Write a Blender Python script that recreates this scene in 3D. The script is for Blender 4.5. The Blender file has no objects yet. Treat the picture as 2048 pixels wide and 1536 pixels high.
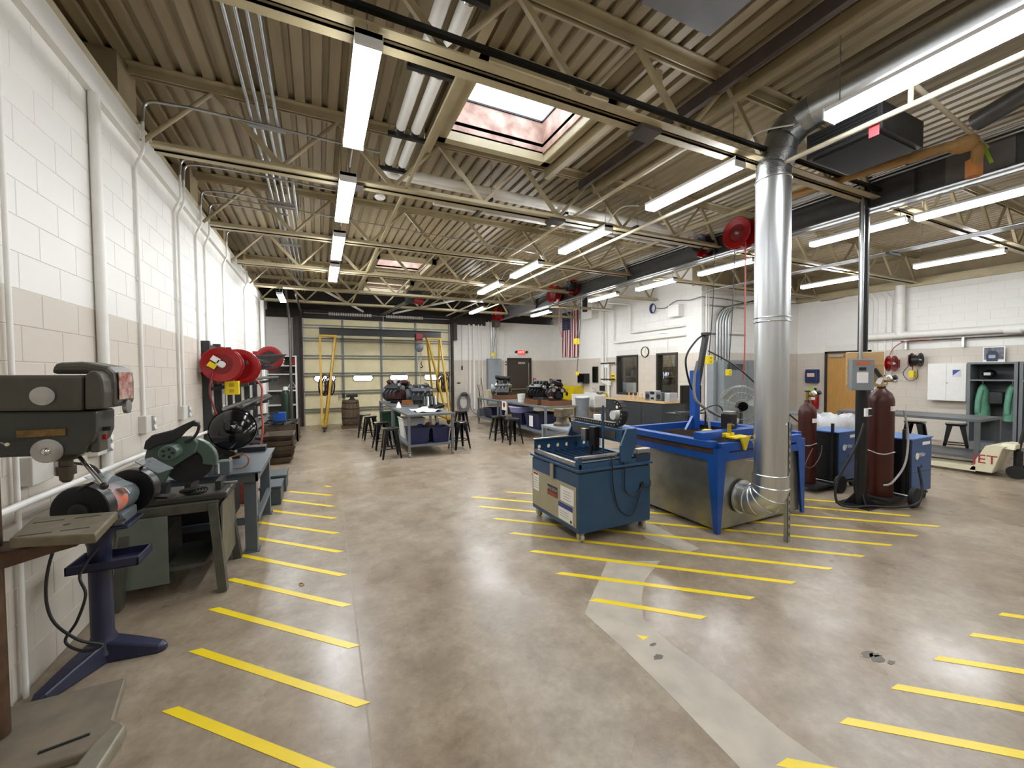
import bpy, bmesh, math, random
from mathutils import Vector, Matrix
R = math.radians
PI = math.pi
S = bpy.context.scene
COL = S.collection
random.seed(7)

# ---------------------------------------------------------------- camera, world, exposure
CAM_H, F_PX = 1.72, 815.0
YAW, PITCH, ROLL = R(25.38), R(-1.67), R(-0.52)
FW = Vector((math.sin(YAW)*math.cos(PITCH), math.cos(YAW)*math.cos(PITCH), math.sin(PITCH)))
_r = Vector((math.cos(YAW), -math.sin(YAW), 0)); _u = _r.cross(FW)
RT = math.cos(ROLL)*_r + math.sin(ROLL)*_u
UP = -math.sin(ROLL)*_r + math.cos(ROLL)*_u
CP = Vector((0, 0, CAM_H))
cd = bpy.data.cameras.new('camera'); cam = bpy.data.objects.new('camera', cd); COL.objects.link(cam)
cd.sensor_fit = 'HORIZONTAL'; cd.sensor_width = 36; cd.lens = 36*F_PX/2048; cd.clip_start = 0.05
M = Matrix((RT, UP, -FW)).transposed().to_4x4(); M.translation = CP
cam.matrix_world = M
S.camera = cam
w = bpy.data.worlds.new('daylight'); S.world = w; w.use_nodes = True
w.node_tree.nodes['Background'].inputs[0].default_value = (0.86, 0.93, 1.0, 1)
w.node_tree.nodes['Background'].inputs[1].default_value = 9.0
S.view_settings.view_transform = 'Standard'; S.view_settings.look = 'None'
S.view_settings.gamma = 1; S.view_settings.use_curve_mapping = False
S.view_settings.exposure = -0.25
S.cycles.use_denoising = True
S.cycles.max_bounces = 8; S.cycles.diffuse_bounces = 5; S.cycles.glossy_bounces = 4
S.cycles.sample_clamp_indirect = 8
LAMP = 58.0      # strength of the strip light lenses

def at(px, py, **k):
    """the place where the sight line of a photo pixel meets a plane x=, y= or z="""
    d = RT*((px-1024)/F_PX) - UP*((py-768)/F_PX) + FW
    a, v = list(k.items())[0]; i = 'xyz'.index(a)
    return CP + d*((v-CP[i])/d[i])

# ---------------------------------------------------------------- materials
MATS = {}
def hexc(c):
    if isinstance(c, str):
        c = [int(c[i:i+2], 16)/255 for i in (0, 2, 4)]
        c = [x/12.92 if x <= .04045 else ((x+.055)/1.055)**2.4 for x in c]
    return (c[0], c[1], c[2], 1)
def mat(name, col, rough=.5, metal=0, var=.12, scale=6, bump=0, col2=None, stretch=None, rvar=0, spec=None, emit=0, trans=0, alpha=1, coat=0):
    if name in MATS: return MATS[name]
    m = bpy.data.materials.new(name); m.use_nodes = True; MATS[name] = m
    nt = m.node_tree; N = nt.nodes; L = nt.links; b = N['Principled BSDF']
    b.inputs['Roughness'].default_value = rough; b.inputs['Metallic'].default_value = metal
    if spec is not None: b.inputs['Specular IOR Level'].default_value = spec
    if coat: b.inputs['Coat Weight'].default_value = coat
    c = hexc(col)
    tc = N.new('ShaderNodeTexCoord'); mp = N.new('ShaderNodeMapping'); nz = N.new('ShaderNodeTexNoise')
    L.new(tc.outputs['Object'], mp.inputs[0]); L.new(mp.outputs[0], nz.inputs['Vector'])
    if stretch: mp.inputs['Scale'].default_value = stretch
    nz.inputs['Scale'].default_value = scale; nz.inputs['Detail'].default_value = 6
    rp = N.new('ShaderNodeValToRGB'); L.new(nz.outputs[0], rp.inputs[0])
    c2 = hexc(col2) if col2 else tuple(x*(1-var) for x in c[:3])+(1,)
    c1 = c if col2 else tuple(min(1, x*(1+var*.6)) for x in c[:3])+(1,)
    rp.color_ramp.elements[0].position = .34; rp.color_ramp.elements[1].position = .66
    rp.color_ramp.elements[0].color = c2; rp.color_ramp.elements[1].color = c1
    L.new(rp.outputs[0], b.inputs['Base Color'])
    if rvar:
        mr = N.new('ShaderNodeMapRange'); L.new(nz.outputs[0], mr.inputs[0])
        mr.inputs[1].default_value = .3; mr.inputs[2].default_value = .7
        mr.inputs[3].default_value = rough-rvar; mr.inputs[4].default_value = rough+rvar; L.new(mr.outputs[0], b.inputs['Roughness'])
    if bump:
        nb = N.new('ShaderNodeTexNoise'); nb.inputs['Scale'].default_value = scale*7; nb.inputs['Detail'].default_value = 4
        L.new(mp.outputs[0], nb.inputs['Vector'])
        bp = N.new('ShaderNodeBump'); bp.inputs['Strength'].default_value = bump; bp.inputs['Distance'].default_value = .004
        L.new(nb.outputs[0], bp.inputs['Height']); L.new(bp.outputs[0], b.inputs['Normal'])
    if emit:
        b.inputs['Emission Color'].default_value = c; b.inputs['Emission Strength'].default_value = emit
    if trans:
        b.inputs['Transmission Weight'].default_value = trans; b.inputs['IOR'].default_value = 1.05
    if alpha < 1: b.inputs['Alpha'].default_value = alpha
    return m

WHITE = mat('white_block_paint', 'e9e7e2', .55, var=.03, scale=1.5, bump=.25)
BEIGE = mat('beige_block_paint', 'cdc4b8', .5, var=.04, scale=1.5, bump=.25)
GROUTW = mat('white_joint_paint', 'e2e0da', .6, var=.03)
GROUTB = mat('beige_joint_paint', 'c6bdb0', .6, var=.03)
DECK = mat('tan_deck_paint', '8d7e62', .45, var=.14, scale=2.5, stretch=(4, .6, 1))
JOIST = mat('tan_joist_paint', 'a09272', .45, var=.12, scale=4)
CREAM = mat('cream_joist_paint', 'b3a684', .42, var=.10, scale=4)
BLACK = mat('black_paint', '151517', .38, var=.2)
SATIN = mat('satin_black', '1c1c1e', .5, var=.2)
GLOSSB = mat('gloss_black', '0b0b0d', .12, var=.1)
RUBBER = mat('black_rubber', '1a1a1b', .7, var=.2)
CHROME = mat('chrome', 'd8d8d8', .12, 1, var=.05)
STEEL = mat('bare_steel', 'b4b4b2', .32, 1, var=.1, scale=10)
GALV = mat('galvanized_sheet', 'd3d6d8', .34, 1, var=.05, scale=5, stretch=(6, 6, .5))
GALVC = mat('galvanized_conduit', 'b9bcbe', .35, 1, var=.08)
GREYP = mat('grey_machine_paint', '5d6468', .42, var=.1)
TABLEG = mat('grey_table_paint', '666a6d', .4, var=.1, scale=5)
PANELG = mat('panel_grey_paint', '848a8e', .45, var=.05)
WPIPE = mat('white_pipe_paint', 'eceae5', .4, var=.04)
RED = mat('red_enamel', '96090f', .25, var=.1)
DRED = mat('dark_red_enamel', '7a0d12', .3, var=.1)
YEL = mat('yellow_enamel', 'e9cf16', .4, var=.06)
GANTRYY = mat('mustard_paint', 'b18a1d', .45, var=.15)
PAPER = mat('white_paper', 'eeece8', .6, var=.03)
WOODB = mat('brown_wood', '6b4426', .6, var=.25, scale=4, stretch=(1, 8, 8))
PLY = mat('pale_wood', 'c9a878', .5, var=.12, scale=4, stretch=(1, 8, 8))

# ---------------------------------------------------------------- mesh helpers
class MB:
    def __init__(s): s.v = []; s.f = []
    def add(s, v, f):
        o = len(s.v); s.v += [tuple(p) for p in v]; s.f += [tuple(i+o for i in q) for q in f]; return s
    def box(s, x0, x1, y0, y1, z0, z1, m=None):
        v = [Vector((x, y, z)) for z in (z0, z1) for y in (y0, y1) for x in (x0, x1)]
        if m: v = [m @ p for p in v]
        return s.add(v, [(0, 2, 3, 1), (4, 5, 7, 6), (0, 1, 5, 4), (2, 6, 7, 3), (0, 4, 6, 2), (1, 3, 7, 5)])
    def cb(s, c, d, rot=None):
        m = Matrix.Translation(c)
        if rot: m = m @ Matrix.Rotation(rot[2], 4, 'Z') @ Matrix.Rotation(rot[1], 4, 'Y') @ Matrix.Rotation(rot[0], 4, 'X')
        return s.box(-d[0]/2, d[0]/2, -d[1]/2, d[1]/2, -d[2]/2, d[2]/2, m)
    def bar(s, a, b, wd, ht, up=(0, 0, 1)):
        a = Vector(a); b = Vector(b); d = b-a; L = d.length
        if L < 1e-6: return s
        d /= L; u = Vector(up)
        if abs(d.dot(u)) > .98: u = Vector((1, 0, 0))
        x = d.cross(u).normalized(); z = x.cross(d)
        m = Matrix((x, d, z)).transposed().to_4x4(); m.translation = a
        return s.box(-wd/2, wd/2, 0, L, -ht/2, ht/2, m)
    def cyl(s, a, b, r, r2=None, n=14, cap=True):
        a = Vector(a); b = Vector(b); r2 = r if r2 is None else r2
        d = (b-a).normalized(); u = Vector((0, 0, 1)) if abs(d.z) < .9 else Vector((1, 0, 0))
        x = d.cross(u).normalized(); y = d.cross(x)
        v = [a+(x*math.cos(t)+y*math.sin(t))*r for t in [2*PI*i/n for i in range(n)]] + [b+(x*math.cos(t)+y*math.sin(t))*r2 for t in [2*PI*i/n for i in range(n)]]
        f = [(i, i+n, (i+1) % n+n, (i+1) % n) for i in range(n)]
        if cap: f += [tuple(range(n)), tuple(range(2*n-1, n-1, -1))]
        return s.add(v, f)
    def tube(s, pts, r, n=8, closed=False, cap=True):
        P = [Vector(p) for p in pts]; k = len(P); rings = []
        rr = r if isinstance(r, (list, tuple)) else [r]*k
        x = None
        for i in range(k):
            a = P[(i-1) % k] if closed or i > 0 else P[i]; b = P[(i+1) % k] if closed or i < k-1 else P[i]
            d = (b-a).normalized()
            if x is None:
                u = Vector((0, 0, 1)) if abs(d.z) < .9 else Vector((1, 0, 0)); x = d.cross(u).normalized()
            else:
                x = (x - d*x.dot(d)); x = x.normalized() if x.length > 1e-6 else d.orthogonal().normalized()
            y = d.cross(x)
            rings.append([P[i]+(x*math.cos(2*PI*j/n)+y*math.sin(2*PI*j/n))*rr[i] for j in range(n)])
        v = [p for g in rings for p in g]; f = []
        for i in range(k if closed else k-1):
            for j in range(n):
                a, b = i*n, ((i+1) % k)*n
                f.append((a+j, b+j, b+(j+1) % n, a+(j+1) % n))
        if cap and not closed: f += [tuple(range(n)), tuple(range(k*n-1, (k-1)*n-1, -1))]
        return s.add(v, f)
    def lathe(s, prof, n=20, m=None, caps=True):
        v = []; f = []
        for (r, z) in prof:
            for j in range(n): v.append(Vector((r*math.cos(2*PI*j/n), r*math.sin(2*PI*j/n), z)))
        for i in range(len(prof)-1):
            for j in range(n): f.append((i*n+j, i*n+(j+1) % n, (i+1)*n+(j+1) % n, (i+1)*n+j))
        if caps: f += [tuple(range(n-1, -1, -1)), tuple(range((len(prof)-1)*n, len(prof)*n))]
        if m: v = [m @ p for p in v]
        return s.add(v, f)
    def prism(s, poly, d0, d1, plane='xz', m=None):
        """a closed 2-d outline pushed out from d0 to d1 along the third axis"""
        def mk(p, d): return {'xz': (p[0], d, p[1]), 'yz': (d, p[0], p[1]), 'xy': (p[0], p[1], d)}[plane]
        n = len(poly); v = [Vector(mk(p, d0)) for p in poly]+[Vector(mk(p, d1)) for p in poly]
        if m: v = [m @ p for p in v]
        return s.add(v, [(i, (i+1) % n, (i+1) % n+n, i+n) for i in range(n)]+[tuple(range(n-1, -1, -1)), tuple(range(n, 2*n))])
    def ico(s, c, r, sub=2, sc=(1, 1, 1), m=None, jit=0):
        bm = bmesh.new(); bmesh.ops.create_icosphere(bm, subdivisions=sub, radius=r)
        v = [Vector((p.co.x*sc[0], p.co.y*sc[1], p.co.z*sc[2]))*(1+random.uniform(-jit, jit)) for p in bm.verts]
        if m: v = [m @ p for p in v]
        v = [p+Vector(c) for p in v]; f = [[q.index for q in g.verts] for g in bm.faces]; bm.free()
        return s.add(v, f)
    def mesh(s, name, off, smooth):
        me = bpy.data.meshes.new(name); me.from_pydata([tuple(Vector(p)-off) for p in s.v], [], s.f)
        bm = bmesh.new(); bm.from_mesh(me); bmesh.ops.recalc_face_normals(bm, faces=bm.faces); bm.to_mesh(me); bm.free()
        if smooth:
            me.polygons.foreach_set('use_smooth', [True]*len(me.polygons)); me.set_sharp_from_angle(angle=R(smooth if smooth > 1 else 38))
        return me
    def build(s, name, m, parent=None, smooth=0, bevel=0, label=None):
        if parent is not None: off = ROOT[parent.name]
        else:
            xs, ys, zs = zip(*s.v); off = Vector(((min(xs)+max(xs))/2, (min(ys)+max(ys))/2, min(zs)))
        o = bpy.data.objects.new(name, s.mesh(name, off, smooth)); COL.objects.link(o)
        o.data.materials.append(m)
        if parent is not None: o.parent = parent
        else: o.location = off
        ROOT[o.name] = off
        if bevel:
            b = o.modifiers.new('bevel', 'BEVEL'); b.width = bevel; b.segments = 2; b.limit_method = 'ANGLE'; b.angle_limit = R(40)
        if label: o['label'] = label
        return o
ROOT = {}
def tag(o, label, cat, group=None):
    o['label'] = label; o['category'] = cat
    if group: o['group'] = group
    return o
def thing(name, label, cat, loc=(0, 0, 0), group=None):
    o = bpy.data.objects.new(name, None); COL.objects.link(o); o.location = loc; o.empty_display_size = .1
    ROOT[o.name] = Vector(loc)
    return tag(o, label, cat, group)
def struct(o): o['kind'] = 'structure'; return o
def stuff(o): o['kind'] = 'stuff'; return o
def dup(root, loc, rz=None, label=None, group=None, scale=None):
    r = root.copy(); COL.objects.link(r); r.location = loc
    if rz is not None: r.rotation_euler = (0, 0, rz)
    if label: r['label'] = label
    if group: r['group'] = group
    if scale: r.scale = (scale,)*3
    ROOT[r.name] = Vector(loc)
    for ch in [c for c in root.children]:
        c = ch.copy(); COL.objects.link(c); c.parent = r
        for g in [q for q in ch.children]:
            d = g.copy(); COL.objects.link(d); d.parent = c
    return r
def cr(pts, n=6, closed=False):
    """smooth curve through the points"""
    P = [Vector(p) for p in pts]; k = len(P); out = []
    for i in range(k if closed else k-1):
        g = lambda j: P[j % k] if closed else P[max(0, min(k-1, j))]
        a, b, c, d = g(i-1), g(i), g(i+1), g(i+2)
        for t in [q/n for q in range(n)]:
            out.append(.5*((2*b)+(c-a)*t+(2*a-5*b+4*c-d)*t*t+(3*b-a-3*c+d)*t*t*t))
    if not closed: out.append(P[-1])
    return out
def bend(pts, r=.08, n=5):
    """a polyline with rounded corners, as bent conduit"""
    P = [Vector(p) for p in pts]; out = [P[0]]
    for i in range(1, len(P)-1):
        a, b, c = P[i-1], P[i], P[i+1]; q = min(r, (a-b).length*.45, (c-b).length*.45)
        s, e = b+(a-b).normalized()*q, b+(c-b).normalized()*q
        for t in [j/n for j in range(n+1)]: out.append(s*(1-t)**2+b*2*t*(1-t)+e*t*t)
    out.append(P[-1]); return out
def pipe(name, pts, r, m, label=None, cat='pipe', parent=None, n=8, rb=.08, group=None, smooth=True):
    o = MB().tube(bend(pts, rb) if rb else pts, r, n).build(name, m, parent, smooth=50)
    if parent is None: tag(o, label, cat, group)
    return o
def text(name, body, size, m, parent, loc, rot, extr=.0004):
    cu = bpy.data.curves.new(name, 'FONT'); cu.body = body; cu.size = size; cu.align_x = 'CENTER'; cu.align_y = 'CENTER'; cu.extrude = extr
    t = bpy.data.objects.new(name, cu); COL.objects.link(t)
    dg = bpy.context.evaluated_depsgraph_get(); me = bpy.data.meshes.new_from_object(t.evaluated_get(dg)); bpy.data.objects.remove(t)
    o = bpy.data.objects.new(name, me); COL.objects.link(o); me.materials.clear(); me.materials.append(m)
    o.parent = parent; o.location = Vector(loc)-ROOT[parent.name]; o.rotation_euler = rot
    ROOT[o.name] = ROOT[parent.name]
    return o
# ---------------------------------------------------------------- the setting
XL, XI, XR, YB, YS, YF = -1.48, 9.18, 13.4, 15.1, 7.62, -5.0   # wall planes
ZD, ZJ = 4.5, 3.8                                              # deck underside, joist bottom
ZP = 2.2                                                       # paint change

def floor_mat():
    m = bpy.data.materials.new('polished_concrete'); m.use_nodes = True; nt = m.node_tree; N = nt.nodes; L = nt.links; b = N['Principled BSDF']
    tc = N.new('ShaderNodeTexCoord')
    def nz(sc, det=8, rough=.6, dist=0):
        n = N.new('ShaderNodeTexNoise'); n.inputs['Scale'].default_value = sc; n.inputs['Detail'].default_value = det
        n.inputs['Roughness'].default_value = rough; n.inputs['Distortion'].default_value = dist; L.new(tc.outputs['Object'], n.inputs['Vector']); return n
    a, c, d, e = nz(.5, 5, .55), nz(4.5, 9, .66), nz(30, 6, .6), nz(1.1, 4, .5)
    r1 = N.new('ShaderNodeValToRGB'); L.new(c.outputs[0], r1.inputs[0])
    r1.color_ramp.elements[0].position = .25; r1.color_ramp.elements[0].color = hexc('8a7c6c')
    r1.color_ramp.elements[1].position = .78; r1.color_ramp.elements[1].color = hexc('c0b6a8')
    el = r1.color_ramp.elements.new(.52); el.color = hexc('a89b8a')
    r2 = N.new('ShaderNodeValToRGB'); L.new(a.outputs[0], r2.inputs[0])
    r2.color_ramp.elements[0].position = .3; r2.color_ramp.elements[0].color = hexc('d6cabb')
    r2.color_ramp.elements[1].position = .7; r2.color_ramp.elements[1].color = hexc('f8f6f2')
    mx = N.new('ShaderNodeMix'); mx.data_type = 'RGBA'; mx.blend_type = 'MULTIPLY'; mx.inputs[0].default_value = .9
    L.new(r1.outputs[0], mx.inputs[6]); L.new(r2.outputs[0], mx.inputs[7])
    r3 = N.new('ShaderNodeValToRGB'); L.new(d.outputs[0], r3.inputs[0])
    r3.color_ramp.elements[0].position = .3; r3.color_ramp.elements[0].color = (.72, .7, .66, 1)
    r3.color_ramp.elements[1].position = .62; r3.color_ramp.elements[1].color = (1, 1, 1, 1)
    m2 = N.new('ShaderNodeMix'); m2.data_type = 'RGBA'; m2.blend_type = 'MULTIPLY'; m2.inputs[0].default_value = .55
    L.new(mx.outputs[2], m2.inputs[6]); L.new(r3.outputs[0], m2.inputs[7]); L.new(m2.outputs[2], b.inputs['Base Color'])
    mr = N.new('ShaderNodeMapRange'); L.new(e.outputs[0], mr.inputs[0]); mr.inputs[1].default_value = .3; mr.inputs[2].default_value = .7
    mr.inputs[3].default_value = .2; mr.inputs[4].default_value = .42; L.new(mr.outputs[0], b.inputs['Roughness'])
    bp = N.new('ShaderNodeBump'); bp.inputs['Strength'].default_value = .12; bp.inputs['Distance'].default_value = .004
    L.new(d.outputs[0], bp.inputs['Height']); L.new(bp.outputs[0], b.inputs['Normal'])
    return m
struct(MB().box(-2, 14, YF-.3, YB+.5, -.15, 0).build('floor', floor_mat()))
# pale trench patch let into the slab
patch = [at(x, y, z=0) for x, y in ((1215, 1122), (1320, 1122), (1290, 1160), (1283, 1195), (1287, 1238), (1300, 1252), (1345, 1290), (1450, 1365), (1560, 1460), (1665, 1536), (1800, 1640), (1640, 1640), (1480, 1536), (1350, 1400), (1250, 1300), (1170, 1228), (1178, 1205))]
PATCH = mat('pale_patch_concrete', 'b3a999', .5, var=.16, scale=5, bump=.15)
po = MB().prism([(p.x, p.y) for p in patch], -.02, .0012, 'xy').build('trim_1', PATCH); struct(po)
patch2 = [at(x, y, z=0) for x, y in ((1260, 1035), (1300, 1045), (1400, 1098), (1370, 1106), (1290, 1075))]
po = MB().prism([(p.x, p.y) for p in patch2], -.02, .0012, 'xy').build('trim_2', mat('worn_patch_concrete', 'ada293', .45, var=.14, scale=6)); struct(po)

BH, BL = .2, .4
def block_mesh(w, h):
    g = .002; e = .005
    v = [(-w/2+g, 0, -h/2+g), (w/2-g, 0, -h/2+g), (w/2-g, 0, h/2-g), (-w/2+g, 0, h/2-g),
         (-w/2+e, -.0035, -h/2+e), (w/2-e, -.0035, -h/2+e), (w/2-e, -.0035, h/2-e), (-w/2+e, -.0035, h/2-e)]
    return v, [(4, 5, 6, 7), (0, 1, 5, 4), (1, 2, 6, 5), (2, 3, 7, 6), (3, 0, 4, 7)]
def block_wall(wall, o, u, length, height, holes=(), single=None):
    """courses of blocks on a wall face: o = lower left corner, u = direction along it; the face looks to the left of u turned down"""
    u = Vector(u); nrm = Vector((u.y, -u.x, 0)); o = Vector(o); loose = {0: MB(), 1: MB()}; shared = {}; count = 0
    k = 0; z = 0
    while z < height-.02:
        h = min(BH, height-z); s = -BL/2 if k % 2 else 0
        while s < length-.01:
            a, b = max(s, 0), min(s+BL, length); s += BL
            pieces = [(a, b, z, z+h)]
            for (h0, h1, v0, v1) in holes:
                new = []
                for (p, q, lo, hi) in pieces:
                    if q <= h0 or p >= h1 or hi <= v0+.02 or lo >= v1-.02: new.append((p, q, lo, hi)); continue
                    if p < h0: new.append((p, h0, lo, hi))
                    if q > h1: new.append((h1, q, lo, hi))
                pieces = new
            for (p, q, lo, hi) in pieces:
                if q-p < .03: continue
                wht = 1 if (lo+hi)/2 > ZP else 0
                c = o+u*((p+q)/2)+Vector((0, 0, (lo+hi)/2))
                v, f = block_mesh(q-p, hi-lo)
                if single and single[0] <= p and q <= single[1] and count < 300:
                    key = (round(q-p, 3), round(hi-lo, 3), wht)
                    if key not in shared:
                        me = bpy.data.meshes.new('block'); me.from_pydata(v, [], f); me.materials.append(WHITE if wht else BEIGE); shared[key] = me
                    ob = bpy.data.objects.new('block', shared[key]); COL.objects.link(ob); ob.parent = wall
                    ob.location = c-ROOT[wall.name]; ob.rotation_euler = (0, 0, math.atan2(u.y, u.x)); count += 1
                else:
                    loose[wht].add([c+u*x[0]-nrm*x[1]+Vector((0, 0, x[2])) for x in v], f)
        z += BH; k += 1
    for wht, mb in loose.items():
        if mb.v: stuff(mb.build('block_courses', WHITE if wht else BEIGE, wall))
def wall(name, x0, x1, y0, y1, z1, holes=(), axis='y'):
    """backing of a wall with openings; two paints"""
    res = None
    for zz0, zz1, m in ((0, ZP, GROUTB), (ZP, z1, GROUTW)):
        mb = MB()
        lo, hi = (y0, y1) if axis == 'y' else (x0, x1)
        def put(a, b, c, d):
            if b-a < 1e-4 or d-c < 1e-4: return
            if axis == 'y': mb.box(x0, x1, a, b, c, d)
            else: mb.box(a, b, y0, y1, c, d)
        cuts = sorted({zz0, zz1} | {q for h in holes for q in h[2:] if zz0 < q < zz1})
        for c, d in zip(cuts, cuts[1:]):
            hs = sorted((h[0], h[1]) for h in holes if h[2] <= c+1e-6 and h[3] >= d-1e-6); p = lo
            for a, b in hs: put(p, a, c, d); p = max(p, b)
            put(p, hi, c, d)
        if res is None: res = struct(mb.build(name, m))
        else: mb.build('upper_wall', m, res)
    return res
# left wall: 300 nearest blocks one by one
wl = wall('wall_left', XL-.3, XL, YF, YB, 3.78)
block_wall(wl, (XL, YF, 0), (0, 1, 0), YB-YF, 3.78, single=(7.6, 14.4))
wb = wall('wall_back', XL, XI, YB, YB+.3, 3.72, holes=[(-.42, 4.55, 0, 3.55)], axis='x')
block_wall(wb, (XL, YB, 0), (1, 0, 0), XI-XL, 3.72, holes=[(-.42-XL, 4.55-XL, 0, 3.55), (7.02-XL, 7.97-XL, 0, 2.26)])
IW = [(9.98, 11.0, .95, 2.24), (8.4, 9.2, .95, 2.24)]            # two windows in the inner wall
wi = wall('wall_inner', XI, XI+.2, YS, YB, 3.95, holes=IW)
block_wall(wi, (XI, YB, 0), (0, -1, 0), YB-YS, 3.95, holes=[(YB-b, YB-a, c, d) for a, b, c, d in IW])
ws = wall('wall_step', XI+.2, XR, YS, YS+.2, 4.05, axis='x')
block_wall(ws, (XI, YS, 0), (1, 0, 0), XR-XI, 4.05)
DR = (5.75, 6.84, 0, 2.23)
wr = wall('wall_right', XR, XR+.3, YF, YS, 3.78)
block_wall(wr, (XR, YS, 0), (0, -1, 0), YS-YF, 3.78, holes=[(YS-DR[1], YS-DR[0], 0, 2.23)])
wf = wall('wall_front', XL, XR, YF-.3, YF, 3.78, axis='x')
# upper closures between wall head and deck
UPW = mat('tan_upper_wall', '8d7d5f', .6, var=.2, scale=2)
DARKW = mat('dark_upper_wall', '2a2522', .7, var=.2)
struct(MB().box(XL-.6, XL-.28, YF, YB+.3, 3.5, ZD+.1).build('wall_left_upper', UPW))
struct(MB().box(XL-.6, XI+.2, YB+.15, YB+.5, 3.55, ZD+.1).build('wall_back_upper', DARKW))
struct(MB().box(XI+.02, XI+.3, YS+.1, YB+.3, 3.95, ZD+.1).build('wall_inner_upper', WHITE))
struct(MB().box(XI, XR+.3, YS+.05, YS+.3, 4.0, ZD+.1).build('wall_step_upper', UPW))
struct(MB().box(XR+.02, XR+.4, YF, YS+.3, 3.7, ZD+.1).build('wall_right_upper', UPW))
struct(MB().box(XL-.6, XR+.4, YF-.4, YF-.05, 3.6, ZD+.1).build('wall_front_upper', UPW))
# white bond beam along the head of the left wall, with its tan cap
struct(MB().box(XL-.05, XL+.05, YF, YB, 3.78, 3.97).build('trim_3', WHITE))
struct(MB().prism([(XL+.05, 3.97), (XL+.07, 4.0), (XL-.3, 4.1), (XL-.3, 3.97)], YF, YB, 'xz').build('trim_4', JOIST))
# tan steel angle along the head of the right wall
struct(MB().box(XR-.12, XR+.02, YF, YS, 3.74, 3.92).build('trim_5', CREAM))
# dark fascia over the big door
struct(MB().box(XL, 6.0, YB-.06, YB+.2, 3.56, 3.86).build('trim_6', DARKW))

# corrugated deck with two openings
SKY = [(1.39, 2.62, 3.38, 4.56), (1.36, 2.55, 10.0, 11.35), (1.36, 2.55, 12.6, 13.9)]
deck = MB(); pitch = .152; x = XL-.5
prof = []
while x < XR+.3:
    prof += [(x, ZD), (x+.088, ZD), (x+.1, ZD+.04), (x+.14, ZD+.04)]; x += pitch
for (xa, za), (xb, zb) in zip(prof, prof[1:]):
    cut = sorted((s[2], s[3]) for s in SKY if xb > s[0]-.02 and xa < s[1]+.02); p = YF-.2; segs = []
    for a, b in cut: segs.append((p, a)); p = b
    segs.append((p, YB+.4))
    for a, b in segs: deck.add([(xa, a, za), (xb, a, zb), (xb, b, zb), (xa, b, za)], [(0, 1, 2, 3)])
dk = struct(deck.build('ceiling', DECK))
rf = MB()
def roofpiece(a, b, c, d): rf.box(a, b, c, d, ZD+.06, ZD+.1)
ys = [YF-.4]
for s in SKY: roofpiece(XL-.6, XR+.5, ys[-1], s[2]); roofpiece(XL-.6, s[0], s[2], s[3]); roofpiece(s[1], XR+.5, s[2], s[3]); ys.append(s[3])
roofpiece(XL-.6, XR+.5, ys[-1], YB+.6)
rf.build('roof_board', UPW, dk)
# skylights: plywood curb, steel edge frame, bright acrylic dome
OSB = mat('curb_plywood', 'c9aa98', .6, var=.3, scale=5, col2='8f6c5c', bump=.2)
DOME = bpy.data.materials.new('white_acrylic_dome'); DOME.use_nodes = True
_t = DOME.node_tree.nodes.new('ShaderNodeBsdfTranslucent'); _t.inputs[0].default_value = (.9, .92, .95, 1)
DOME.node_tree.links.new(_t.outputs[0], DOME.node_tree.nodes['Material Output'].inputs[0])
for i, (a, b, c, d) in enumerate(SKY):
    t = struct(MB().box(a-.05, b+.05, c-.05, c, ZD-.02, ZD+.42).box(a-.05, b+.05, d, d+.05, ZD-.02, ZD+.42).box(a-.05, a, c, d, ZD-.02, ZD+.42).box(b, b+.05, c, d, ZD-.02, ZD+.42).build('window_%d' % (i+1), OSB))
    MB().box(a-.12, b+.12, c-.1, c-.02, ZD-.12, ZD+.0).box(a-.12, b+.12, d+.0, d+.1, ZD-.12, ZD).box(a-.12, a-.02, c-.1, d+.1, ZD-.12, ZD).box(b+.02, b+.12, c-.1, d+.1, ZD-.12, ZD).build('edge_frame', CREAM, t)
    MB().box(a, b, c, d, ZD+.38, ZD+.4).build('dome', DOME, t)
    MB().box(a, b, c, c+.015, ZD+.36, ZD+.38).box(a, b, d-.015, d, ZD+.36, ZD+.38).box(a, a+.015, c, d, ZD+.36, ZD+.38).box(b-.015, b, c, d, ZD+.36, ZD+.38).build('dome_rim', BLACK, t)

# ---------------------------------------------------------------- joists
def joist(y, x0, x1, label, group, near=False, step=.555, off=0, mt=None):
    t = thing('bar_joist', label, 'joist', ((x0+x1)/2, y, ZJ), group); mt = mt or JOIST
    wd = .085
    b = MB()
    for s in (-1, 1):
        b.box(x0, x1, y+s*.018, y+s*(.018+wd), ZJ, ZJ+.012).box(x0, x1, y+s*.018, y+s*.03, ZJ, ZJ+.07)
    b.build('bottom_chord', CREAM, t)
    b = MB()
    for s in (-1, 1):
        b.box(x0-.15, x1+.1, y+s*.018, y+s*(.018+wd), ZD-.012, ZD).box(x0-.15, x1+.1, y+s*.018, y+s*.03, ZD-.075, ZD)
    b.build('top_chord', mt, t)
    x = x0+off; up = False; me = None
    while x < x1-.02:
        xn = min(x+step, x1)
        za, zb = (ZD-.05, ZJ+.05) if up else (ZJ+.05, ZD-.05)
        if up: MB().bar((x, y, za), (xn, y, zb), .036, .05).build('web_bar', mt, t)
        else: MB().cyl((x, y, za), (xn, y, zb), .021, n=8).build('web_bar', mt, t, smooth=50)
        x = xn; up = not up
    return t
JY = [2.70, 4.85, 7.03, 9.15, 11.3, 13.4]
for i, y in enumerate(JY):
    joist(y, XL+.15, 6.2, ['tan steel bar joist carrying the dark rail beside the front skylight', 'tan steel bar joist just beyond the front skylight', 'tan steel bar joist third from the far door end, under plain deck', 'tan steel bar joist in front of the middle skylight', 'tan steel bar joist between the two far skylights', 'tan steel bar joist nearest the sectional door'][i], None, off=-.08)
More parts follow.
